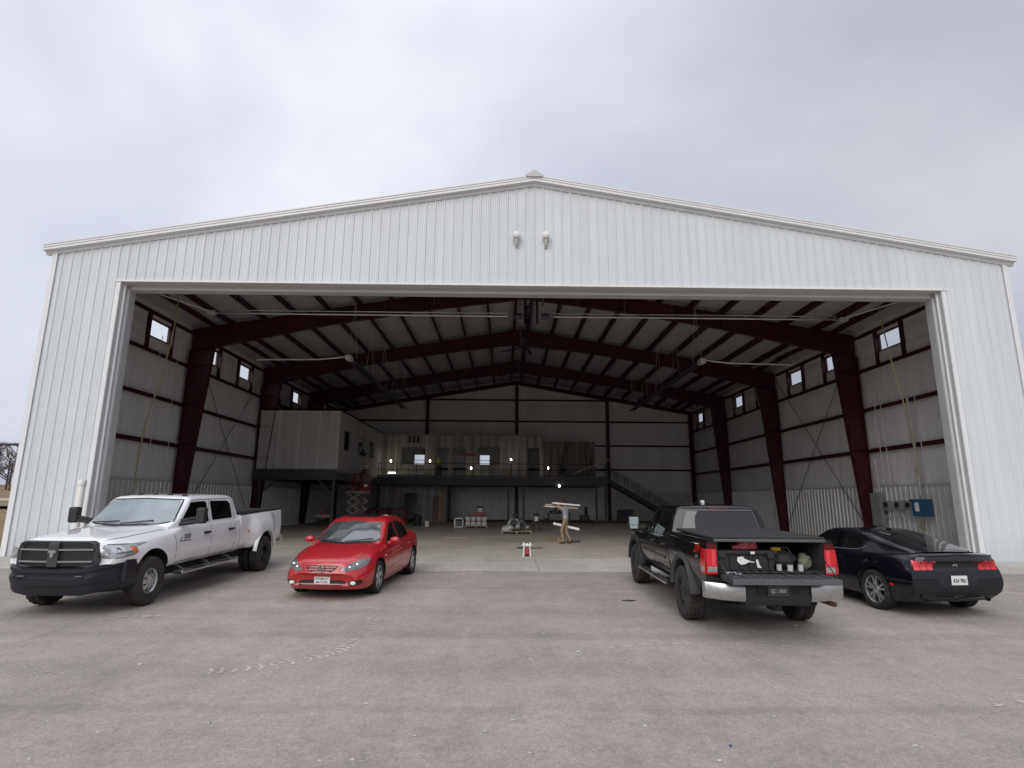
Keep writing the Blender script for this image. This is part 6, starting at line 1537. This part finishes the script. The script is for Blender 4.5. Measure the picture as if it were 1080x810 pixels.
# =========================== black pickup, tailgate down ===========================
def black_truck():
    T = thing('pickup_truck', 'black four door pickup truck with its tailgate down and a loaded bed', 'pickup truck', (0, 0, 0))
    Rt = .425; WBx = -3.645; XE = -4.80; XC = -2.86
    A = dict(zb=[(1.0, .56), (-2.9, .56)], hw=[(1.0, .88), (.9, .95), (.5, .995), (-2.9, 1.0)], zt=[(1.0, 1.0), (.8, 1.12), (.2, 1.18), (-.6, 1.22), (-1.2, 1.24), (-2.86, 1.27)],
             hwt=[(1.0, .8), (.6, .92), (-.6, .955), (-2.86, .965)], zc=[(1.0, 1.05), (.85, 1.19), (.3, 1.26), (-.55, 1.32), (-.9, 1.27), (-2.86, 1.28)], pl=[(1, .8), (-3, .8)], tuck=[(1, .03), (-3, .05)])
    v, f = loft([1.0, .98, .94, .88] + lin(.8, -.5, 14) + lin(-.6, XC, 18), lower_ring(A), lambda x, y, z: x - .12 * (abs(y) / .9) ** 3 * max(0, min(1, (x - .2) / .8)))
    v, f = boolean(v, f, [cyl((0, Rt + .03), .52, .60, 1.3), cyl((0, Rt + .03), .52, -1.3, -.60)])
    Gt = dict(zb=[(-.4, 1.20), (-3, 1.22)], wb=[(-.45, .80), (-.8, .92), (-1.4, .945), (-2.7, .945), (XC, .93)], k=[(0, .30), (-3, .33)],
              zr=[(-.47, 1.24), (-.55, 1.31), (-.8, 1.49), (-1.08, 1.69), (-1.2, 1.75), (-1.35, 1.785), (-1.6, 1.80), (-2.5, 1.80), (-2.66, 1.785), (-2.72, 1.755), (-2.78, 1.55), (-2.83, 1.35), (XC, 1.25)],
              r=[(0, .04), (-1.2, .11), (XC, .10)], cr=[(0, .02), (XC, .03)])
    gv, gf = loft([-.47, -.5] + lin(-.55, -1.08, 8) + [-1.14, -1.2, -1.27, -1.35, -1.47] + lin(-1.6, -2.5, 6) + [-2.58, -2.63, -2.66, -2.69, -2.72, -2.75, -2.78, -2.81, -2.835, XC], green_ring(Gt),
                  lambda x, y, z: x - .15 * (abs(y) / .8) ** 2 * max(0, min(1, (x + 1.5) / .5)) + .05 * (abs(y) / .7) ** 2 * max(0, min(1, (-2.6 - x) / .12)))
    sh = Shell((v, f), (gv, gf)); bv = sh.bvh()
    finish_body(sh.v, sh.f, ['blackpaint', 'underbody'], T, [(0, Rt + .03, .52, .6, 1.3)], 'cab_body')
    for s in (1, -1):
        mb = MB(); panel(mb, bv, 'side', [(-1.78, 1.29), (-1.68, 1.28), (-1.0, 1.26), (-.93, 1.26)], [(-1.78, 1.66), (-1.68, 1.68), (-1.34, 1.66), (-.93, 1.28)], 10, 5, .004, s=s); mb.build('door_window', 'glasstint', T, smooth=60)
        mb = MB(); panel(mb, bv, 'side', [(-2.62, 1.32), (-2.56, 1.30), (-1.9, 1.29), (-1.85, 1.295)], [(-2.62, 1.62), (-2.52, 1.68), (-1.95, 1.69), (-1.85, 1.68)], 10, 5, .004, s=s); mb.build('door_window', 'glasstint', T, smooth=60)
        mb = MB()
        for pts in ([(-.66, 1.18), (-.68, .62)], [(-1.83, 1.23), (-1.82, .62)], [(-2.70, 1.25), (-2.68, .9), (-2.62, .62)], [(-.7, .62), (-2.62, .62)]): seam(mb, bv, 'side', pts, .010, s=s)
        mb.build('door_seam', 'inkblack', T)
        mb = MB(); seam(mb, bv, 'side', [(-.7, .86), (-1.8, .86)], .045, .012, s=s); seam(mb, bv, 'side', [(-1.85, .86), (-2.6, .86)], .045, .012, s=s); mb.build('side_moulding', 'blackplastic_gloss', T)
        for x in (-1.66, -2.52):
            mb = MB(); p, n = hit(bv, 'side', x, 1.10, s); mb.bbox(x - .1, x + .1, *sorted((p.y - s * .004, p.y + s * .035)), 1.085, 1.12, .01); mb.build('door_handle', 'blackpaint', T)
        mb = MB(); mb.bbox(-.82, -.70, *sorted((s * 1.07, s * 1.30)), 1.24, 1.52, .035); mb.bar((-.76, s * .92, 1.30), (-.76, s * 1.1, 1.30), .06); m_ = mb.build('mirror', 'blackplastic', T)
        mb = MB(); mb.bbox(-.832, -.818, *sorted((s * 1.09, s * 1.28)), 1.34, 1.50, .004); mb.bbox(-.832, -.818, *sorted((s * 1.10, s * 1.27)), 1.26, 1.325, .004); mb.build('mirror_glass', 'mirrorpale', m_)
        mb = MB(); archband(mb, (0, Rt + .03), .51, .62, .90, 1.02, s, 4, 176, lift=.03); mb.build('wheel_flare', 'blackplastic', T, smooth=50)
        mb = MB(); archband(mb, (WBx, Rt + .03), .51, .62, .90, 1.015, s, 4, 176, lift=.035); mb.build('wheel_flare', 'flaregrey', T, smooth=50)
        mb = MB(); mb.tube([(-.62, s * 1.0, .48), (-.75, s * 1.06, .46), (-2.75, s * 1.06, .46), (-2.92, s * 1.04, .47)], .045, 10); mb.build('step_bar', 'chromedull', T, smooth=60)
        for x in (-1.3, -2.3): mb = MB(); mb.bbox(x - .2, x + .2, *sorted((s * 1.0, s * 1.12)), .475, .512, .01); mb.build('step_pad', 'rubber', T)
    mb = MB(); lo = [(-.72, 1.335), (-.66, 1.31), (.66, 1.31), (.72, 1.335)]; hi = [(-.72, 1.36), (-.60, 1.715), (.60, 1.715), (.72, 1.36)]; panel(mb, bv, 'rear', lo, hi, 16, 8, .005); rw = mb.build('rear_window', 'glassdark', T, smooth=60)
    mb = MB(); seam(mb, bv, 'rear', [(-.76, 1.30), (-.63, 1.735), (.63, 1.735), (.76, 1.30)], .022, .004); mb.build('window_trim', 'greyplastic', T)
    mb = MB(); lo, hi = rrect(-.18, .18, 1.75, 1.775, .01); panel(mb, bv, 'rear', lo, hi, 6, 2, .008); mb.build('brake_lamp', 'redlamp_dark', T)
    mb = MB(); panel(mb, bv, 'front', [(-.76, 1.36), (0, 1.32), (.76, 1.36)], [(-.66, 1.70), (0, 1.74), (.66, 1.70)], 12, 6, .004); mb.build('windshield', 'glassdark', T, smooth=60)
    for y in (-.5, -.25, 0, .25, .5):
        mb = MB(); p, n = hit(bv, 'top', -1.42, y); mb.blob((p.x, y, p.z + .004), (.05, .04, .014), 1, 0, 10, 5); mb.build('roof_lamp', 'glassdark', T, smooth=60)
    mb = MB(); p, n = hit(bv, 'top', -1.9, .02); mb.bbox(p.x - .05, p.x + .05, -.01, .05, p.z, p.z + .07, .015); mb.build('antenna', 'whitelamp', T)
    # bed shell, hollow
    Bd = dict(zb=[(-2.9, .58), (-4.8, .58)], hw=[(-2.9, 1.0), (-3.6, 1.005), (-4.5, 1.0), (-4.80, .985)], zt=[(-2.9, 1.36), (-4.8, 1.38)], hwt=[(-2.9, .955), (-4.8, .945)], zc=[(-2.9, 1.365), (-4.8, 1.385)], pl=[(0, .9), (-6, .9)], tuck=[(0, .05), (-6, .05)])
    base = lower_ring(Bd)
    def uring(x): q = base(x); return q[:11] + [(q[10][0] - .03, q[10][1] + .008), (.80, q[10][1] + .008), (.79, q[10][1] - .01), (.79, .92), (.77, .90), (.4, .90), (0, .90)]
    v, f = loft([XC - .03] + lin(-2.95, -4.72, 20) + [-4.77, XE], uring); nr = 2 * len(uring(-3)) - 2
    f = [q for q in f if not (all(k < nr for k in q) or all(k >= len(v) - nr for k in q))] + [tuple(range(nr)), tuple(range(len(v) - 1, len(v) - nr - 1, -1))]; wc = (WBx, Rt + .03)
    v, f = boolean(v, f, [cyl(wc, .52, .82, 1.5), cyl(wc, .52, -1.5, -.82), boxm(-5.2, -2.97, -.79, .79, .90, 1.9)][:2])
    sb = Shell((v, f)); bb = sb.bvh()
    mb = MB(); mb.add(v, f)
    for i, q in enumerate(mb.f):
        c = sum((Vector(mb.v[k]) for k in q), Vector()) / len(q)
        if abs(c.y) < .80 and c.x > XE + .01 and c.z > .85: mb.m[i] = 1
        elif math.hypot(c.x - wc[0], c.z - wc[1]) < .525 and abs(c.y) < .99 and all(math.hypot(mb.v[k][0] - wc[0], mb.v[k][2] - wc[1]) < .527 for k in q): mb.m[i] = 2
    mb.build('bed', ['blackpaint', 'bedliner', 'underbody'], T, smooth=32)
    mb = MB(); mb.bbox(XE + .03, XC - .04, -.86, .86, 1.375, 1.415, .014); mb.build('bed_cover', 'tonneau', T)
    mb = MB(); mb.bbox(XE - .02, XE + .05, -.84, .84, 1.345, 1.385, .01); mb.build('cover_rail', 'greyplastic', T)
    for k in range(11): pass
    mb = MB()
    for k in range(12): y = -.72 + k * .131; mb.box(-4.78, -3.0, y - .03, y + .03, .90, .912)
    mb.build('bed_floor_ribs', 'bedliner', T); mb = MB(); mb.box(-2.96, -2.93, -.785, .785, .905, 1.36); mb.build('bed_front', 'bedliner', T)
    # tailgate lowered
    mb = MB(); mb.bbox(XE - .50, XE - .01, -.775, .775, .80, .885, .02)
    for k in range(9): y = -.68 + k * .17; mb.box(XE - .46, XE - .05, y - .045, y + .045, .884, .894)
    tg = mb.build('tailgate', 'bedliner', T, smooth=40)
    mb = MB(); mb.bbox(XE - .505, XE - .49, -.77, .77, .805, .88, .005); mb.build('gate_edge', 'greyplastic', tg)
    for s in (1, -1):
        mb = MB(); mb.bar((XE + .0, s * .80, 1.10), (XE - .36, s * .775, .89), .008, .014); mb.build('gate_cable', 'joist', T)
        # tail lights wrap the bed corner
        mb = MB(); fl = lambda L_: L_ if s > 0 else [(-a, b) for a, b in L_][::-1]
        panel(mb, bb, 'rear', fl([(.81, .885), (.97, .885)]), fl([(.81, 1.24), (.96, 1.24)]), 4, 6, .012)
        panel(mb, bb, 'side', [(XE + .0, .885), (XE + .16, .885)], [(XE + .0, 1.24), (XE + .10, 1.24)], 4, 6, .012, s=s)
        tl = mb.build('tail_lamp', 'redlamp', T, smooth=50)
        mb = MB(); panel(mb, bb, 'rear', fl([(.815, .91), (.95, .91)]), fl([(.815, .985), (.95, .985)]), 4, 3, .017)
        panel(mb, bb, 'side', [(XE + .005, .91), (XE + .13, .91)], [(XE + .005, .985), (XE + .13, .985)], 4, 3, .017, s=s)
        mb.build('reverse_lamp', 'glasslamp', tl)
        mb = MB(); panel(mb, bb, 'rear', fl([(.81, .88), (.955, .88)]), fl([(.81, .905), (.955, .905)]), 4, 2, .014); mb.build('lamp_base', 'redlamp', tl)
        mb = MB(); panel(mb, bb, 'rear', fl([(.835, 1.0), (.885, 1.0)]), fl([(.835, 1.225), (.885, 1.225)]), 3, 5, .016); mb.build('lamp_ridge', 'redlampbright', tl)
        mb = MB(); panel(mb, bb, 'rear', fl([(.81, 1.245), (.955, 1.245)]), fl([(.81, 1.32), (.945, 1.32)]), 3, 3, .010); mb.build('lamp_cap', 'redlamp_dark', tl)
        mb = MB(); badge(mb, bb, 'side', 'Z71', .15, -4.42, 1.20, s, bold=.006, shear=.25); mb.build('bed_badge', 'redbadge', T)
        mb = MB(); badge(mb, bb, 'side', '4x4', .075, -4.43, 1.10, s, bold=.003, shear=.25); mb.build('bed_badge', 'alloy', T)
    # rear bumper: chrome ends, dark centre with step and plate
    def bump(y0, y1, name, m, x0=XE - .16, z0=.50, z1=.76, curve=.16):
        mb = MB(); ys = lin(y0, y1, 10); pr = [(.0, z0 + .02), (-.02, z0 + .05), (-.03, z0 + .12), (-.03, z1 - .05), (-.015, z1 - .01), (.02, z1), (.16, z1), (.16, z0 + .02)]; vs = []
        for y in ys:
            for px, z in pr:
                q = max(0, (abs(y) - .55) / .5); vs.append((x0 + px + curve * q * q * (1 if px < .1 else .6), y, z + .03 * q))
        n = len(pr); mb.add(vs, [(i * n + k, i * n + (k + 1) % n, (i + 1) * n + (k + 1) % n, (i + 1) * n + k) for i in range(10) for k in range(n)] + [tuple(range(n)), tuple(10 * n + k for k in range(n))])
        return mb.build(name, m, T, smooth=40)
    bump(-1.02, -.48, 'bumper_end', 'chromedull'); bump(.48, 1.02, 'bumper_end', 'chromedull'); ctr = bump(-.478, .478, 'bumper_centre', 'blackplastic', x0=XE - .13, z0=.44, z1=.77)
    mb = MB(); mb.bbox(XE - .175, XE - .155, -.30, .30, .62, .76, .01); mb.build('plate_recess', 'inkblack', ctr)
    mb = MB(); mb.bbox(XE - .19, XE - .178, -.155, .155, .60, .755, .006); pl = mb.build('rear_plate', 'platedark', T)
    mb = MB(); text_mesh(mb, 'EJC 1860', .075, frame((XE - .192, 0, .675), (0, -1, 0), (0, 0, 1)), .001, bold=.002, sx=.8); mb.build('plate_text', 'trimgrey', pl)
    mb = MB(); mb.bbox(XE - .12, XE + .1, -.07, .07, .38, .46, .01); mb.tube([(XE - .02, .0, .42), (XE - .16, 0, .42)], .035, 10); mb.build('tow_hitch', 'underbody', T)
    mb = MB(); mb.tube([(XE + .3, -.84, .47), (XE + .05, -.88, .46), (XE + .0, -.93, .455)], .035, 12); mb.build('exhaust_pipe', 'rust', T, smooth=60)
    mb = MB(); mb.box(XE + .15, .6, -.72, .72, .42, .58); mb.box(WBx - .07, WBx + .07, -.8, .8, .36, .48); mb.blob((WBx, 0, .42), (.2, .2, .17), 1, 0); mb.build('chassis', 'underbody', T)  # chassis box broadened to strengthen the shade beneath; axle parts follow
    for x in (0, WBx):
        for s in (1, -1): wheel(T, x, s * .885, Rt, .30, .235, 'offroad', s, 'rubberdusty', .012)
    return T
mat('windshield_red', (.07, .085, .09), .05, spec=.8, ior=1.8, var=.6, vscale=1.6)
mat('headlamp_grey', (.20, .22, .23), .08, spec=.8, metal=.3, var=.5, vscale=14)
mat('blackplastic_gloss', (.02, .022, .026), .25)
mat('grilleblack', (.045, .047, .052), .45, var=.1)
mat('flaregrey', (.055, .057, .06), .5, var=.2, vscale=8)
mat('crossgrey', (.24, .245, .25), .4)
mat('mirrorpale', (.50, .60, .62), .15, metal=.5)
mat('redlamp_dark', (.10, .004, .006), .2)
mat('rust', (.16, .08, .05), .8, var=.4, vscale=20)

def place(T, fx, fy, rx, ry):
    """front and rear axle centres on the sloping paving"""
    h = math.atan2(fy - ry, fx - rx); wb = math.hypot(fx - rx, fy - ry); pitch = -math.atan2(gz(fy) - gz(ry), wb)
    T.rotation_euler = (0, pitch, h); T.location = (fx, fy, gz(fy) + .003)
def onto(T, *objs):
    """set free-standing cargo down in the truck's bed without parenting it"""
    bpy.context.view_layer.update()
    for o in objs: o.matrix_world = T.matrix_world @ o.matrix_world
WT = white_truck(); place(WT, -8.29, 10.95, -8.19, 15.27)
RC = red_car(); place(RC, -4.30, 12.30, -4.04, 14.93)
BT = black_truck(); place(BT, 3.11, 13.68, 3.08, 10.04)
CC = coupe(); place(CC, 6.42, 13.72, 6.77, 11.02)

# cargo in the open bed (built in the truck's own coordinates, then set down)
cargo = []
t = thing('storage_box', 'large black ribbed storage tote with white stickers in the open truck bed', 'storage box', (-4.45, .33, .914)); cargo.append(t)
mb = MB(); mb.prism([(-.40, 0), (.40, 0), (.43, .30), (-.43, .30)], 'x', -.22, .22)
for k in range(6): y = -.35 + .14 * k; mb.box(-.245, -.221, y - .02, y + .02, .02, .28)
mb.build('tote', 'blackplastic', t)
mb = MB(); mb.bbox(-.26, .26, -.455, .455, .30, .37, .015); mb.bbox(-.275, -.25, -.40, -.30, .24, .36, .006); mb.bbox(-.275, -.25, .30, .40, .24, .36, .006); mb.build('lid', 'blackplastic', t)
mb = MB(); x = -.249; mb.prism([(.09, .12), (.13, .18), (.12, .25), (.04, .26), (.02, .22), (-.02, .20), (-.08, .17), (-.12, .165), (-.12, .15), (-.04, .16), (.0, .13), (.05, .11)], 'x', x - .003, x); mb.prism([(-.16, .06), (-.14, .20), (-.17, .21), (-.19, .10), (-.215, .07), (-.20, .05)], 'x', x - .003, x); mb.box(x - .030, x - .027, -.12, -.06, .31, .355)
mb.build('sticker', 'sticker', t)
for k, (yy, lab) in enumerate(((.27, 'pink soled shoe lying on the black storage tote, nearer its middle'), (.14, 'pink soled shoe on the black storage tote, nearer the coiled bag'))):
    o = thing('shoe', lab, 'shoe', (-4.5, yy + .05, 1.286), R(70 + k * 25), 'pair of pink shoes'); cargo.append(o)
    mb = MB(); mb.tube([(-.12, 0, .028), (-.05, 0, .03), (.06, .01, .028), (.13, .015, .025)], [.028, .034, .04, .03], 8); mb.build('sole', 'pink', o, smooth=60)
    mb = MB(); mb.blob((-.03, 0, .07), (.09, .036, .045), 5, .12); mb.build('upper', 'pink', o, smooth=60); mb = MB(); mb.blob((-.07, 0, .10), (.035, .03, .02), 2, .1); mb.build('opening', 'wrap', o, smooth=60)
t = thing('tool_bag', 'dark tool bag heaped in the truck bed beside the tote', 'bag', (-4.42, -.33, .914)); cargo.append(t)
mb = MB(); mb.blob((0, 0, .20), (.19, .21, .17), 9, .14, 16, 10); mb.blob((.02, .05, .34), (.13, .13, .08), 4, .2); mb.build('bag_body', 'bagdark', t, smooth=60)
mb = MB(); mb.tube([(-.05, .13, .32), (-.05, .08, .44), (-.05, -.08, .44), (-.05, -.14, .30)], .014, 6); mb.build('strap', 'greyplastic', t, smooth=60)
o = thing('hand_drill', 'yellow and black cordless drill lying on the dark tool bag', 'drill', (-4.52, -.23, 1.255)); cargo.append(o)
mb = MB(); mb.tube([(-.02, .10, .05), (-.02, .0, .05), (-.02, -.04, .05)], [.03, .035, .025], 10); mb.build('drill_body', 'toolyellow', o, smooth=60)
mb = MB(); mb.tube([(-.02, .05, .03), (-.03, .08, -.06)], .02, 8); mb.tube([(-.02, -.04, .05), (-.02, -.10, .05)], .014, 8); mb.build('grip', 'black', o)
o = thing('green_pack', 'olive canvas pack slumped against the bed side', 'pack', (-4.50, -.64, .914)); cargo.append(o)
mb = MB(); mb.blob((0, 0, .15), (.12, .11, .16), 21, .22, 16, 10); mb.build('pack_body', 'olive', o, smooth=60); mb = MB(); mb.blob((-.05, .04, .27), (.05, .045, .06), 5, .2); mb.blob((-.04, -.06, .24), (.05, .04, .05), 6, .2); mb.build('pocket', 'olive', o, smooth=60)
for k, (x, y, r, l, lab, m) in enumerate(((-4.62, -.20, .045, .1, 'small grey jar under the tool bag, right against the tote', 'trimgrey'), (-4.68, -.34, .05, .10, 'grey tin in front of the tool bag, the middle one of its row', 'galv'), (-4.68, -.50, .048, .11, 'grey tin in front of the olive pack', 'galv'))):
    o = thing('tin', lab, 'tin', (x, y, .914), 0, 'tins in the truck bed'); cargo.append(o)
    mb = MB(); mb.lathe([(0, 0), (r, 0), (r, l), (r * 1.06, l + .003), (r * 1.06, l + .012), (0, l + .012)], 18, 'z'); mb.build('can', m, o, smooth=40)
    mb = MB(); mb.lathe([(0, l + .013), (r * .8, l + .013), (r * .8, l + .02), (0, l + .02)], 18, 'z'); mb.build('lid', 'greyplastic', o)
o = thing('chain', 'silver chain heaped at the tailgate hinge', 'chain', (-4.84, .70, .90)); cargo.append(o)
for k in range(9):
    mb = MB(); a = k * 1.1; c = (.05 * math.cos(a) * (k / 6) - .03 * k * .5, -.02 * k + .03 * math.sin(a), .012)
    mb.tube([(c[0] + .03 * math.cos(q / 8 * 6.28), c[1] + .02 * math.sin(q / 8 * 6.28), c[2] + .012 * math.sin(q + k)) for q in range(9)], .0065, 5); mb.build('link', 'chrome', o)
for o_ in cargo:   # settle the load: low tote, bags slumped below the cover
    n_ = o_.name.split('.')[0]
    if n_ == 'storage_box': o_.scale = (1, 1.06, .80)
    if n_ == 'shoe': o_.location.z = .914 + .37 * .8 + .003
    if n_ == 'tool_bag': o_.scale = (.95, 1, .74)
    if n_ == 'hand_drill': o_.location.z = 1.17
    if n_ == 'green_pack': o_.scale = (.9, .9, .72)
    if n_ == 'tin': o_.scale = (.85, .85, .8)
onto(BT, *cargo)
# ------------------------------------------------------------------ sky, sun, camera
w = bpy.data.worlds.new('World'); scene.world = w; w.use_nodes = True
nt = w.node_tree; N = nt.nodes; L = nt.links; N.clear()
out = N.new('ShaderNodeOutputWorld'); bg = N.new('ShaderNodeBackground'); L.new(bg.outputs[0], out.inputs[0])
EL, AZ = R(34), R(196)
sky = N.new('ShaderNodeTexSky'); sky.sky_type = 'NISHITA'; sky.sun_disc = False; sky.sun_elevation = EL; sky.sun_rotation = AZ; sky.dust_density = 3
skb = N.new('ShaderNodeMix'); skb.data_type = 'RGBA'; skb.blend_type = 'MULTIPLY'; skb.inputs[0].default_value = 1; skb.inputs[7].default_value = (.1, .1, .1, 1)
L.new(sky.outputs[0], skb.inputs[6])
tc = N.new('ShaderNodeTexCoord'); sp = N.new('ShaderNodeSeparateXYZ'); L.new(tc.outputs['Generated'], sp.inputs[0])
# clouds on a flat layer overhead: direction / (z + k)
zz = N.new('ShaderNodeMath'); zz.operation = 'ADD'; zz.inputs[1].default_value = .35; L.new(sp.outputs[2], zz.inputs[0])
zm = N.new('ShaderNodeMath'); zm.operation = 'MAXIMUM'; zm.inputs[1].default_value = .12; L.new(zz.outputs[0], zm.inputs[0])
dv = []
for i in (0, 1):
    d = N.new('ShaderNodeMath'); d.operation = 'DIVIDE'; L.new(sp.outputs[i], d.inputs[0]); L.new(zm.outputs[0], d.inputs[1]); dv.append(d)
cb = N.new('ShaderNodeCombineXYZ'); L.new(dv[0].outputs[0], cb.inputs[0]); L.new(dv[1].outputs[0], cb.inputs[1]); cb.inputs[2].default_value = 3.7
n1 = N.new('ShaderNodeTexNoise'); n1.inputs['Scale'].default_value = .9; n1.inputs['Detail'].default_value = 5; n1.inputs['Roughness'].default_value = .5
n1.inputs['Distortion'].default_value = .25; L.new(cb.outputs[0], n1.inputs['Vector'])
cr = ramp(N, ((.33, (.425, .445, .525)), (.45, (.515, .535, .62)), (.55, (.60, .62, .70)), (.66, (.72, .73, .785)))); L.new(n1.outputs[0], cr.inputs[0])
# an overcast sky is brighter overhead than near the horizon
mr = N.new('ShaderNodeMapRange'); mr.interpolation_type = 'SMOOTHSTEP'
mr.inputs[1].default_value = .66; mr.inputs[2].default_value = 1.0; mr.inputs[3].default_value = 1.0; mr.inputs[4].default_value = 2.3
L.new(sp.outputs[2], mr.inputs[0])
mm = N.new('ShaderNodeMix'); mm.data_type = 'RGBA'; mm.blend_type = 'MULTIPLY'; mm.inputs[0].default_value = 1
L.new(cr.outputs[0], mm.inputs[6]); L.new(mr.outputs[0], mm.inputs[7])
# the cloud is thinner and brighter towards the hidden sun side, thicker to the east
dt = N.new('ShaderNodeVectorMath'); dt.operation = 'DOT_PRODUCT'; L.new(tc.outputs['Generated'], dt.inputs[0]); dt.inputs[1].default_value = Vector((-.42, .72, .55)).normalized()
mg = N.new('ShaderNodeMapRange'); mg.interpolation_type = 'SMOOTHSTEP'; mg.inputs[1].default_value = .55; mg.inputs[2].default_value = 1.0; mg.inputs[3].default_value = .80; mg.inputs[4].default_value = 1.12; L.new(dt.outputs['Value'], mg.inputs[0])
m3 = N.new('ShaderNodeMix'); m3.data_type = 'RGBA'; m3.blend_type = 'MULTIPLY'; m3.inputs[0].default_value = 1; L.new(mm.outputs[2], m3.inputs[6]); L.new(mg.outputs[0], m3.inputs[7]); mm = m3
mx = N.new('ShaderNodeMix'); mx.data_type = 'RGBA'; mx.inputs[0].default_value = .93
L.new(skb.outputs[2], mx.inputs[6]); L.new(mm.outputs[2], mx.inputs[7]); L.new(mx.outputs[2], bg.inputs[0]); bg.inputs[1].default_value = 1.0
sl = bpy.data.lights.new('sun', 'SUN'); sl.energy = 1.35; sl.angle = R(48); sl.color = (1, .97, .93)
so = bpy.data.objects.new('sun', sl); COL.objects.link(so)
# sun behind and above the camera: direction it shines towards
sd = Vector((-math.sin(AZ) * math.cos(EL), -math.cos(AZ) * math.cos(EL), -math.sin(EL)))
so.rotation_euler = sd.to_track_quat('-Z', 'Y').to_euler()
cam = bpy.data.cameras.new('camera'); co = bpy.data.objects.new('camera', cam); COL.objects.link(co); scene.camera = co
cam.sensor_width = 36; cam.lens = 602.5 / 1080 * 36; cam.clip_end = 4000; cam.clip_start = .1
th, ya, ro = R(11.453), R(-.667), R(.394)
F = Vector((-math.sin(ya) * math.cos(th), math.cos(ya) * math.cos(th), math.sin(th)))
r_ = F.cross(Vector((0, 0, 1))).normalized(); u_ = r_.cross(F)
r2 = r_ * math.cos(ro) + u_ * math.sin(ro); u2 = -r_ * math.sin(ro) + u_ * math.cos(ro)
mw = Matrix((( r2.x, u2.x, -F.x, -.925), (r2.y, u2.y, -F.y, 0), (r2.z, u2.z, -F.z, 1.75), (0, 0, 0, 1)))
co.matrix_world = mw
vs_ = scene.view_settings; vs_.view_transform = 'Standard'; vs_.look = 'None'; vs_.gamma = 1; vs_.use_curve_mapping = False; vs_.exposure = .22
scene.render.engine = 'CYCLES'; scene.cycles.use_denoising = True; scene.cycles.diffuse_bounces = 5; scene.cycles.max_bounces = 10
scene.cycles.sample_clamp_indirect = 6
